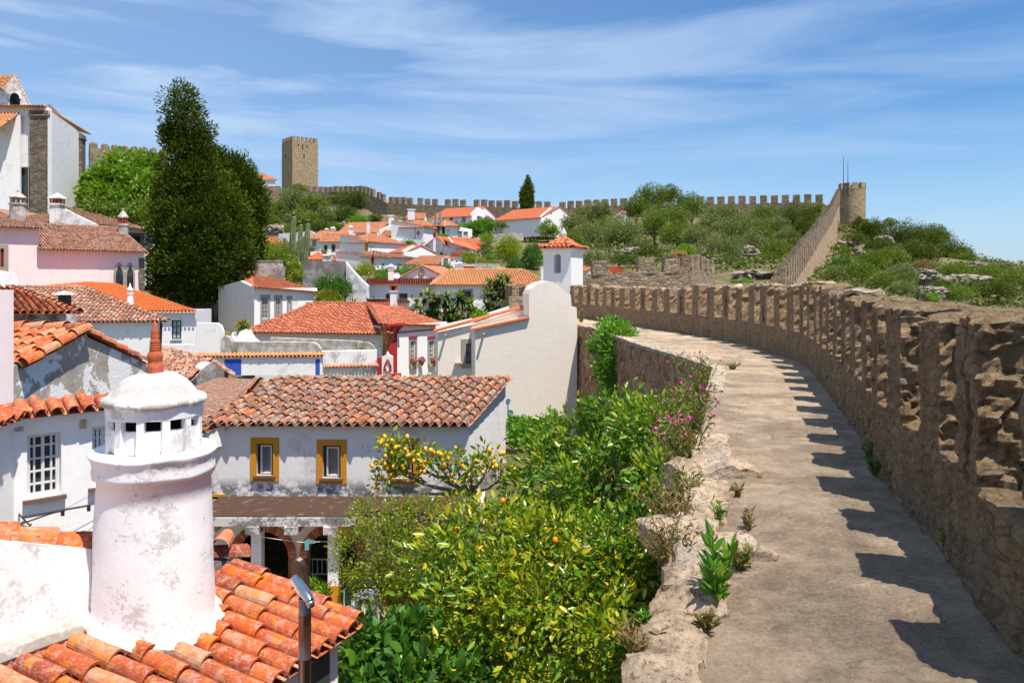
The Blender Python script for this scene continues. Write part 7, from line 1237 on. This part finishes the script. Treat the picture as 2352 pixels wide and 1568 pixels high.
# pergola
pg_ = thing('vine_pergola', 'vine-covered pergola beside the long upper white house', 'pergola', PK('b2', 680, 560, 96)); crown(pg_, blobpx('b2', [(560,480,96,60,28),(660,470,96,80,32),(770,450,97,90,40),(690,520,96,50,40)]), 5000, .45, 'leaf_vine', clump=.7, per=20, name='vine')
mb = MB()
for x in (520, 600, 655, 710, 840): a = PK('b2', x, 560, 96); mb.tube([a, PK('b2', x, 470, 96)], .15, 5)
mb.build('posts', MT['bark_grey'], pg_); T('b2', 'bougainvillea', 'magenta bougainvillea on the gable of the long upper house', [(782,395,104,16,20)], 300, .4, 'petal_pink', 0, 'flowers', clump=.3)
# far slim cypress on the crest
T('b2', 'slim_cypress', 'slim dark cypress with three spires standing on the crest wall', [(1135,250,112,48,75),(1130,190,112,36,60),(1145,110,112,16,60),(1148,70,112,9,35),(1110,160,112,16,45),(1165,160,112,18,50)], 6500, .6, 'leaf_dark', .3, clump=.6, per=18, asp=.35, updir=1.2)
# ---- olive hillside right of the village
many('c1', 'olive_tree', 'tree', [
 (440,470,104,130,100,'leaf_oak','tallest feathery tree breaking the skyline above the battlements'),(590,450,104,80,75,'leaf_oak','feathery tree just right of the tallest one on the skyline'),(760,540,104,110,90,'leaf_oak','rounded darker tree at the right of the skyline group'),(300,560,100,100,90,'leaf_oak','green tree at the left of the skyline group'),(560,640,94,170,110,'leaf_oak','broad bright tree in front of the skyline group'),(20,590,98,70,70,'leaf_olive','olive at the left near the white gable sliver'),
 (180,770,80,160,110,'leaf_olive','big round olive above the first merlons'),(640,780,80,120,110,'leaf_oak','green tree above the wooden frame'),(810,800,76,120,85,'leaf_olive','yellowish olive with a forked trunk right of the wooden frame'),(1030,630,98,160,80,'leaf_olive','grey olive just under the crest wall'),(1180,740,88,190,90,'leaf_olive','wide pale olive in the middle of the hillside'),(1020,900,66,170,120,'leaf_olive','nearest bright olive over the end of the battlements'),(1370,620,98,110,60,'leaf_oak','green tree under the right part of the crest wall'),
 (1430,720,88,140,90,'leaf_olive','olive left of the dark grove'),(1640,650,96,150,110,'leaf_dark','dark grove tree left of the climbing wall'),(1790,585,100,80,50,'leaf_oak','bright treetop touching the top of the climbing wall'),(1700,770,86,90,120,'leaf_dark','dark tree hugging the middle of the climbing wall'),(1480,920,70,110,90,'leaf_oak','green tree low beside the climbing wall'),(1570,830,78,100,100,'leaf_olive','greyish twiggy tree among the dark grove'),(1270,870,72,120,110,'leaf_olive','round olive left of the rocks'),(1350,790,82,100,80,'leaf_oak','green tree above the rocks'),(450,700,86,110,90,'leaf_oak','tree with a shadowed base between the olives'),(920,700,90,90,70,'leaf_olive','small olive between the two wide ones')], 'olive trees on the hillside', .9, 1.22)
many('b2', 'olive_tree', 'tree', [(1540,420,96,130,110,'leaf_olive','olive right behind the slim crest cypress and barn gable'),(1700,340,104,120,110,'leaf_olive','tall wispy olive right of the barn-like house'),(1700,500,88,140,100,'leaf_olive','broad olive above the bell turret'),(1880,460,92,140,120,'leaf_oak','fresh green tree above the second merlon'),(2010,560,82,150,100,'leaf_oak','round-headed olive with visible trunk over the third merlon'),(1540,560,76,120,80,'leaf_oak','dark low olive behind the bell turret roof'),(1730,740,62,110,85,'leaf_olive','silver-grey olive just right of the bell turret'),(2170,620,76,90,90,'leaf_olive','olive above the fourth merlon')], 'olive trees on the hillside', .9, 1.22)
many('c1', 'hillside_shrub', 'shrub', [(720,940,70,90,50,'leaf_bright','yellow-green shrub behind the wooden frame'),(620,1070,52,45,45,'leaf_deep','deep green bush filling the gap of the battlements'),(1100,1050,62,130,50,'leaf_dark','dark ground shrubs under the nearest olive'),(1230,1200,52,50,28,'leaf_bright','small bright shrub by the rocks behind the parapet'),(1130,1215,52,50,25,'leaf_oak','low weeds right of the retaining wall'),(1600,1010,64,70,40,'leaf_bright','lime-green bush against the foot of the climbing wall'),(200,1000,60,120,40,'leaf_dark','dark shrubs above the left merlons'),(400,950,64,110,60,'leaf_dark','shadowy shrubs in the middle above the merlons'),(1400,1000,64,100,40,'leaf_oak','green ground shrubs right of the limestone'),(900,1010,62,70,40,'leaf_dark','low dark shrub behind the corner merlons')], 'shrubs on the olive hillside', 1.2, 1.15)
# ---- right hill
many('c2', 'hill_tree', 'tree', [(760,650,96,55,50,'leaf_dark','small umbrella-shaped tree at the right foot of the round tower'),(870,690,94,85,80,'leaf_dark','dark spreading tree right of the round tower'),(1030,640,96,45,35,'leaf_olive','small olive on the skyline right of the tower'),(1160,740,94,170,100,'leaf_dark','big dark rounded tree on the skyline'),(1370,780,92,150,120,'leaf_dark','big dark tree mass at the middle of the skyline'),(1440,740,94,80,70,'leaf_olive','grey olive behind the dark tree mass'),(1270,900,84,150,90,'leaf_dark','dark tree below the skyline mass'),(1580,900,86,140,80,'leaf_dark','dark tree sloping down the right skyline'),(1690,960,84,90,60,'leaf_oak','last dark tree on the slope of the right skyline')], 'trees on the right-hand hill', 1.3, 1.42)
many('c2', 'hill_shrub', 'shrub', [(600,1010,62,110,60,'leaf_deep','dark green bush at the foot of the climbing wall'),(590,900,80,90,60,'leaf_oak','bushy shrub halfway down the climbing wall'),(560,1090,56,110,70,'leaf_olive','olive shrub hugging the base of the climbing wall'),(760,1080,56,130,90,'leaf_oak','green shrub over the near parapet, left'),(870,970,66,120,80,'leaf_oak','rounded olive-green shrub below the rocks'),(1130,1110,54,120,100,'leaf_olive','pale silver-green shrub above the parapet top'),(960,1170,50,110,80,'leaf_oak','dark-based shrub above the near parapet, middle'),(1150,1230,48,110,50,'leaf_olive','low silvery shrub right on the parapet line'),(930,850,84,120,50,'leaf_dark','dark low shrub left under the big skyline tree'),(1050,930,76,120,60,'leaf_oak','green shrub in the middle of the hill'),(720,780,88,90,40,'leaf_dark','dark shrub on the rocks under the tower'),(1600,1070,66,120,60,'leaf_oak','light green shrub right of the brown grass'),(1490,1210,52,80,60,'leaf_dark','dark shrub between the two limestone outcrops'),(1640,1270,48,140,45,'leaf_oak','low scrub behind the parapet right of the lamp'),(1900,1110,66,140,60,'leaf_oak','wide green scrub on the right slope'),(2050,1060,70,110,60,'leaf_olive','feathery grey scrub at the right end of the skyline'),(2150,1150,60,130,80,'leaf_oak','green scrub at the right edge of the photo'),(1980,1230,50,150,60,'leaf_dark','dark scrub above the farthest right parapet stones'),(1410,1310,46,60,26,'leaf_bright','bright green sprout beside the agave'),(1790,1230,54,90,50,'leaf_oak','scrub right of the bare limestone'),(1340,1020,68,90,30,'leaf_dry','strip of brown dry grass above the limestone')], 'shrubs on the right-hand hill', 1.3, 1.3)
# ---- rocks
for i, (k, x, y, d, rx, ry, lab) in enumerate([('c2',640,850,88,90,55,'pale limestone outcrop below the round tower'),('c2',730,920,80,80,55,'broken limestone rocks left of the green shrubs'),('c2',970,800,90,80,40,'small pale rock band under the skyline trees'),('c2',1330,1110,62,130,45,'left limestone ledge on the right hill'),('c2',1700,1170,58,190,60,'largest weathered limestone outcrop on the right hill'),('c2',1840,1045,76,80,38,'limestone knob on the right skyline'),('c2',1400,1270,48,150,50,'limestone ledge behind the twin floodlights'),('c1',1230,990,70,130,70,'pale rocks in the clearing between olives'),('c1',1300,1145,54,150,42,'grey limestone outcrop behind the parapet'),('c1',290,965,66,150,45,'reddish rocks above the second merlon'),('c1',800,1030,60,110,40,'rocks by the forked olive trunk'),('b1',1060,920,110,80,45,'grey boulder in the dark scrub above the village roofs'),('b1',450,930,98,80,40,'grey rock between scrub and cypress')]):
    import bmesh
    b = bmesh.new(); bmesh.ops.create_icosphere(b, subdivisions=4, radius=1); c = PK(k, x, y, d); s = K[k][0]*DM(d)/F; me = bpy.data.meshes.new('rock_outcrop')
    for v in b.verts:
        p = v.co.copy(); n_ = noise.turbulence(p*1.6+Vector((i*7, 0, 0)), 5, True)-.5; p *= 1+n_*.75; q = noise.noise(Vector((p.x*4, p.y*4, p.z*5+i)))*.16+noise.noise(p*11)*.05; v.co = Vector((p.x*rx*s, p.y*rx*s*.7, (p.z*ry*s if p.z > 0 else p.z*ry*s*2.2)))*(1+q)
    b.to_mesh(me); b.free(); me.materials.append(MT['rock']); o = bpy.data.objects.new('rock_outcrop', me); COL.objects.link(o); o.location = c; tag(o, lab, 'rock', 'limestone outcrops')

# ---- uncountable low scrub and grass between the trees: one object
C, D, RR = [], [], []
regs = [('d', 1340, 1780, 560, 640, 56, 100, 900), ('d', 1880, 2420, 540, 690, 44, 100, 2600), ('d', 560, 1180, 470, 560, 100, 130, 500), ('d', 600, 1240, 545, 620, 62, 96, 420), ('d', 180, 600, 450, 560, 70, 130, 300)]
for (k, x0, x1, y0, y1, d0, d1, n) in regs:
    for _ in range(n):
        d = d0+(d1-d0)*random.random()**.8; u = random.uniform(x0, x1); p = P(u, 640, d)
        if noise.noise(Vector((p.x*.05, p.y*.05, 1))) < -.12: continue
        z = ground_z(p.x, p.y); r_ = random.uniform(.4, 1.9); t_ = random.uniform(.15, .85)
        for j in range(16):
            a = random.uniform(0, 6.28); e = random.uniform(0, 1.3); C.append((p.x+math.cos(a)*math.cos(e)*r_*1.3, p.y+math.sin(a)*math.cos(e)*r_*1.3, z+math.sin(e)*r_*.8)); D.append((math.cos(a), math.sin(a), random.uniform(-.2, 1.2))); RR.append(min(.98, max(.02, t_+random.uniform(-.2, .2))))
leafmat('leaf_scrub', [(.05,.075,.02),(.09,.12,.03),(.13,.17,.04),(.18,.19,.07),(.26,.21,.10)], .7, .15, .15)
v, f, rep = leaf_arrays(np.array(C), np.array(D), .5, .55, False); tag(np_mesh('scrub', v, f, np.array(RR), MT['leaf_scrub'], None, (0, 0, 0)), 'low wild scrub and grass covering the hillsides between the trees', 'scrub', None, 'stuff')
# ---------------------------------------------------------------- cactus, cordylines, agave, people and small things
STRETCH[0] = True
cx_ = thing('giant_cactus', 'giant ribbed column cactus with several arms towering over the rooftops', 'cactus', PK('b1', 690, 1440, 50)); s = .25634*DM(50)/F
def column(pts, r, top=True):
    mb = MB(); pts = [Vector(p) for p in pts]; n = 36; rads = [r*.85]+[r]*(len(pts)-2)+[r*.75]; P_ = []; Q = []
    for i in range(len(pts)-1):
        for j in range(6): t = j/6; P_.append(pts[i].lerp(pts[i+1], t)); Q.append(rads[i]*(1-t)+rads[i+1]*t)
    P_.append(pts[-1]); Q.append(rads[-1])
    d = (pts[-1]-pts[-2]).normalized(); P_ += [pts[-1]+d*r*.5, pts[-1]+d*r*.7]; Q += [r*.45, .01]; base = 0
    for i, p in enumerate(P_):
        t = (P_[min(i+1, len(P_)-1)]-P_[max(i-1, 0)]).normalized(); a = t.cross(Vector((0,1,.01))).normalized(); b = t.cross(a)
        for j in range(n): an = 2*math.pi*j/n; rr = Q[i]*(1+.13*math.cos(9*an)); mb.v.append(tuple(p+(a*math.cos(an)+b*math.sin(an))*rr))
    for i in range(len(P_)-1):
        for j in range(n): mb.f.append((i*n+j, i*n+(j+1) % n, (i+1)*n+(j+1) % n, (i+1)*n+j)); mb.r.append(.5)
    mb.build('arm', MT['cactus'], cx_)
Q_ = lambda x, y, d=50: PK('b1', x, y, d)
for pts, r in (([(700,1460),(640,1350),(612,1200),(605,1000),(618,830)], 25),([(700,1440),(668,1330),(660,1180),(672,1050),(680,900)], 20),([(700,1460),(705,1330),(720,1180),(735,1020),(742,890)], 24),([(700,1300),(700,1150),(718,1000)], 22),([(700,1440),(745,1400),(762,1340),(752,1260),(715,1240)], 20),([(690,1410),(730,1395),(745,1330),(735,1275)], 16),([(690,1460),(560,1390),(545,1250),(535,1020)], 18),([(690,1470),(590,1420),(575,1330),(570,1240)], 17),([(700,1490),(740,1440),(765,1380),(770,1330)], 15)): column([Q_(*p) for p in pts], r*s)
mb = MB()
for x, y in ((615,815),(668,888),(744,876)): c = Q_(x, y); mb.lathe(c-Vector((0,0,.1)), [(.0,0),(.2,.15),(.28,.35),(.1,.45),(0,.45)], 8)
mb.build('flower_heads', MT['leaf_dry'], cx_)
# cordylines: rosettes of strap leaves on forked stems, with cream plumes
def cordyline(label, k, heads, d, base, L, nl=170, plumes=()):
    g0 = PK(k, *base, d); root = thing('cordyline', label, 'palm', g0, 'cordyline palms'); C, D, LN = [], [], []; mb = MB(); s = K[k][0]*DM(d)/F
    for (x, y, sc) in heads:
        c = PK(k, x, y, d+random.uniform(-.6, .6)); mb.tube([g0, g0.lerp(c, .5)+Vector((0,0,-.2)), c], [.22, .15, .1], 6)
        for j in range(nl):
            a = random.uniform(0, 6.283); el = random.uniform(-.75, 1.35); C.append((c, a, el, L*sc*random.uniform(.75, 1.05)*s))
    mb.build('trunk', MT['bark'], root); V, Fc, Rn = [], [], []
    for c, a, el, l in C:
        h = Vector((math.cos(a), math.sin(a), 0)); sd_ = Vector((-h.y, h.x, 0)); n = len(V); w_ = l*.075; pr = c.copy(); e = el
        for i in range(5):
            t = i/4; ww = w_*(1-(2*t-.8)**2*.45) if i < 4 else w_*.05; V.append(tuple(pr-sd_*ww)); V.append(tuple(pr+sd_*ww)); pr = pr+(h*math.cos(e)+Vector((0,0,1))*math.sin(e))*l/4; e -= .28
        for i in range(4): Fc.append((n+2*i, n+2*i+1, n+2*i+3, n+2*i+2)); Rn.append(min(.99, max(.01, .35+.3*math.sin(el)+random.uniform(-.3, .35))))
    np_mesh('leaves', np.array(V), np.array(Fc), np.array(Rn), MT['leaf_strap'], root)
    for (x, y, r) in plumes:
        B = [(tuple(PK(k, x, y, d-1.0)), (r*s, r*s*.8, r*s))]; crown(root, B, 170, r*s*.18, 'plume', .4, clump=r*s*.3, per=10, name='plume', shell=.2)
cordyline('wide group of flowering cordyline palms in front of the dark stone window', 'b2', [(150,1150,.8),(240,1090,1),(330,1130,1.15),(420,1110,1.1),(530,1110,1.05),(630,1170,1.1),(300,1210,1),(450,1210,1),(560,1250,1.05),(390,1290,.9),(480,1300,.9),(190,1230,.9),(650,1240,.8)], 37, (380,1420), 125, 85, [(220,1068,34),(345,1078,36),(180,1185,42),(120,1180,34),(560,1240,44),(265,1130,28),(370,1265,30),(200,1270,28)])
cordyline('taller flowering cordyline palm standing against the white wall, right of the wide group', 'b2', [(900,930,1),(960,960,1),(800,980,.9),(860,1010,1),(950,1040,1),(780,1070,.95),(900,1110,1.05),(830,1130,1),(960,1130,.9),(860,1190,.9),(780,1180,.8),(1010,1060,.8)], 37.5, (860,1400), 115, 85, [(760,960,38),(960,990,30),(770,1040,34),(1070,1065,42),(850,1065,26),(855,1150,32),(790,1125,26),(930,940,26),(1010,1010,26),(930,1140,22)])
def agave(label, k, x, y, d, L, n=22, mat='leaf_olive'):
    c = PK(k, x, y, d); s = K[k][0]*DM(d)/F; V, Fc = [], []
    for j in range(n):
        a = j*2.4; el = .35+1.1*j/n; l = L*s*random.uniform(.8, 1.1); h = Vector((math.cos(a), math.sin(a), 0)); sd_ = Vector((-h.y, h.x, 0)); m = len(V); pr = c.copy(); e = el
        for i in range(4): t = i/3; ww = l*.09*(1-t)**.6*(1 if i else .8); V.append(tuple(pr-sd_*ww)); V.append(tuple(pr+sd_*ww)); pr = pr+(h*math.cos(e)+Vector((0,0,1))*math.sin(e))*l/3; e -= .12
        for i in range(3): Fc.append((m+2*i, m+2*i+1, m+2*i+3, m+2*i+2))
    tag(np_mesh('agave', np.array(V), np.array(Fc), rng.uniform(.4, .95, len(Fc)), MT[mat], None, c), label, 'agave')
agave('blue-green agave poking up behind the parapet beside the floodlights', 'c2', 1340, 1310, 46, 75); agave('large striped agave beside the white sloping wall, right of the dark round shrub', 'b3', 1150, 730, 40, 110, 18, 'leaf_strap'); agave('small green aloe behind the ridge below the left barred window', 'b3', 1735, 1360, 26, 40, 10, 'leaf_strap'); agave('small green aloe behind the ridge below the right barred window', 'b3', 1820, 1355, 26, 45, 10, 'leaf_strap')
T('b3', 'succulent', 'rusty round succulent growing on top of the plaster cone', [(160,900,26.9,55,35)], 700, .14, 'leaf_pome', 0, 'plant', clump=.12)
# twin floodlight mast
c = PK('c2', 1330, 1300, 47); s = .25634*DM(47)/F; fl = thing('floodlight_mast', 'dark metal mast with two floodlights standing behind the parapet', 'floodlight', c); mb = MB(); mb.tube([c-Vector((0,0,.5)), c+Vector((0,0,120*s))], 4*s, 6); mb.tube([c+Vector((-25*s,0,112*s)), c+Vector((25*s,0,112*s))], 2.5*s, 5); mb.build('pole', MT['iron'], fl)
for sx_ in (-1, 1):
    mb = MB(); mb.box(c+Vector((sx_*20*s, 0, 116*s)), 28*s, 14*s, 28*s, Vector((1, sx_*.3, 0))); mb.build('lamp_head', MT['iron'], fl)
# timber frame
tf_ = thing('timber_frame', 'reddish timber swing-like frame behind the battlements', 'frame', PK('c1', 670, 1035, 54)); Q_ = lambda x, y: PK('c1', x, y, 54)
for (a, b, c_) in (((625,970),(608,1035),(650,1035)),((718,965),(708,1020),(732,1020))):
    mb = MB(); mb.tube([Q_(*b), Q_(*a)], .12, 4); mb.tube([Q_(*c_), Q_(*a)], .12, 4); mb.build('trestle', MT['timber'], tf_)
mb = MB(); mb.box(Q_(673, 972), 1.55, .12, .4); mb.build('beam', MT['timber'], tf_)
# people
def person(label, base, h, top, bottom, face=0, backpack=False):
    root = thing('person', label, 'person', base); b = Vector(base); import bmesh
    def skin(name, pts, edges, rad, mat, lv=1):
        me = bpy.data.meshes.new(name); me.from_pydata([tuple(Vector(p)*h) for p in pts], edges, []); o = link_mesh(name, me, root, MT[mat]); 
        m = o.modifiers.new('s', 'SKIN'); 
        for i, r in enumerate(rad): me.skin_vertices[0].data[i].radius = (r*h, r*h*.8)
        me.skin_vertices[0].data[0].use_root = True; s_ = o.modifiers.new('u', 'SUBSURF'); s_.levels = lv; s_.render_levels = lv; o.rotation_euler[2] = face; return o
    body = skin('body', [(0,0,.52),(0,0,.64),(0,0,.80),(0,0,.86),(0,.005,.93),(.055,0,.50),(.06,.02,.28),(.06,-.01,.05),(.06,.05,.02),(-.055,0,.50),(-.06,-.03,.28),(-.06,-.08,.06),(-.06,-.02,.02),(.11,0,.80),(.14,-.01,.64),(.13,.06,.50),(-.11,0,.80),(-.14,-.01,.64),(-.13,.05,.50)],
        [(0,1),(1,2),(2,3),(3,4),(0,5),(5,6),(6,7),(7,8),(0,9),(9,10),(10,11),(11,12),(2,13),(13,14),(14,15),(2,16),(16,17),(17,18)], [.075,.07,.075,.035,.058,.05,.036,.024,.022,.05,.036,.024,.022,.03,.024,.018,.03,.024,.018], 'skin')
    skin('shirt', [(0,0,.53),(0,0,.66),(0,0,.79),(0,0,.835),(.115,0,.80),(.145,-.01,.68),(-.115,0,.80),(-.145,-.01,.68)], [(0,1),(1,2),(2,3),(2,4),(4,5),(2,6),(6,7)], [.09,.088,.09,.045,.04,.034,.04,.034], top)
    skin('trousers', [(0,0,.54),(.058,0,.50),(.062,.02,.28),(.06,-.01,.08),(-.058,0,.50),(-.062,-.03,.28),(-.06,-.08,.08)], [(0,1),(1,2),(2,3),(0,4),(4,5),(5,6)], [.08,.06,.044,.032,.06,.044,.032], bottom)
    skin('hair', [(0,-.012,.935),(0,-.015,.965)], [(0,1)], [.062,.05], 'cloth_dark')
    if backpack: skin('backpack', [(0,-.1,.62),(0,-.1,.76)], [(0,1)], [.07,.06], 'cloth_dark')
    return root
p = P(1869, 536, 70); k_ = DM(70)/F; person('person in a white shirt climbing the stepped wall walk on the right', Vector((p.x, p.y, p.z-.9)), 1.75, 'cloth_white', 'cloth_dark', .4)
p = P(1228, 478, 137); person('person with a light top and dark backpack on the crest walk beside the slim cypress', Vector((p.x, p.y, p.z-1.0)), 1.8, 'cloth_white', 'cloth_dark', 0, True)
p = P(1221, 478, 137); person('person in dark clothes on the crest walk next to the one with a backpack', Vector((p.x, p.y, p.z-1.0)), 1.75, 'cloth_dark', 'cloth_dark', 0)
# ---------------------------------------------------------------- parts go under the things they belong to
def find(n): return bpy.data.objects.get(n)
def strip_tags(o):
    for k_ in ('label', 'category', 'group', 'kind'):
        if k_ in o: del o[k_]
def adopt(child, house, rename=None):       # an object without rotation keeps its place in the world
    off = ORG.get(child.name, Vector(child.location))-ORG[house.name]; child.parent = house; child.location = off
    if rename: child.name = rename
def absorb(part, target, names=None):
    o, h = find(part), find(target)
    if o is None or h is None: print('ABSORB missing', part, target); return
    if o.type == 'EMPTY':
        off = ORG[o.name]-ORG[h.name]
        for c in list(o.children): c.parent = h; c.location = off
        bpy.data.objects.remove(o)
    else:
        off = Vector(o.location)-ORG[h.name]; strip_tags(o); o.parent = h; o.location = off
        if names: o.name = names
def chimney_to(part, target, core='shaft', nm='chimney'):
    o, h = find(part), find(target)
    if o is None or h is None: print('CHIMNEY missing', part, target); return
    off = ORG[o.name]-ORG[h.name]; kids = list(o.children); s_ = [c for c in kids if c.name.split('.')[0] == core][0]; lab = o.get('label')
    s_.parent = h; s_.location = off; s_.name = nm; s_['label'] = lab
    for c in kids:
        if c is not s_: c.parent = s_; c.location = (0, 0, 0)
    bpy.data.objects.remove(o)
for a, b, n in [('orange_tile_roof', 'orange_roof_house', None), ('church_lean_to_roof', 'church', 'lean_to_roof'), ('pediment_roof', 'pediment_house', 'gabled_roof'), ('pediment', 'pediment_house', 'pediment'), ('long_red_roof', 'street_gable_house', 'roof'), ('tile_coping', 'garden_wall', None),
                ('grey_gable', 'long_roof_house', 'gable_wall'), ('long_upper_gable', 'long_upper_house', None), ('barn_gable', 'barn_house', None), ('gable_wing', 'street_gable_house', 'wing_wall'), ('bay_front', 'loggia_house', None), ('peeling_gable_wall', 'peeling_house', 'gable_wall'),
                ('tree_shaded_wall', 'four_window_house', 'side_wall'), ('sloping_white_wall', 'stone_window_house', 'gable_wall'), ('white_buttress_wall', 'grey_gable_ruin', 'buttress')]: absorb(a, b, n)
for a, b in [('great_chimney', 'tiled_outhouse'), ('round_chimney', 'pink_annexe'), ('square_chimney', 'stone_window_house'), ('domed_chimney', 'pink_church_wing'), ('red_pot_chimney', 'sunken_roof_house'), ('pediment_house_chimney', 'pediment_house'), ('vented_chimney', 'lichen_roof_house'), ('wide_vented_chimney', 'lichen_roof_house'),
             ('flat_hood_chimney', 'lichen_roof_house'), ('slim_end_chimney', 'lichen_roof_house'), ('white_pinnacle_chimney', 'orange_roof_house'), ('lantern_chimney', 'crest_window_house'), ('lantern_chimney.001', 'crest_window_house'), ('lantern_chimney.002', 'ochre_corner_house'), ('slim_chimney', 'twin_front_house'),
             ('slim_chimney.001', 'twin_front_house'), ('square_white_chimney', 'long_roof_house'), ('tall_block_chimney', 'long_roof_house'), ('fat_white_chimney', 'tower_roof_house'), ('slim_red_topped_chimney', 'street_gable_house'), ('stub_chimney', 'street_gable_house'), ('pyramid_chimney', 'small_roof_house'), ('small_flat_chimney', 'small_roof_house')]: chimney_to(a, b)
chimney_to('broad_chimney', 'four_window_house', 'stack'); chimney_to('metal_roof_vent', 'hipped_white_house', 'duct', 'roof_vent')
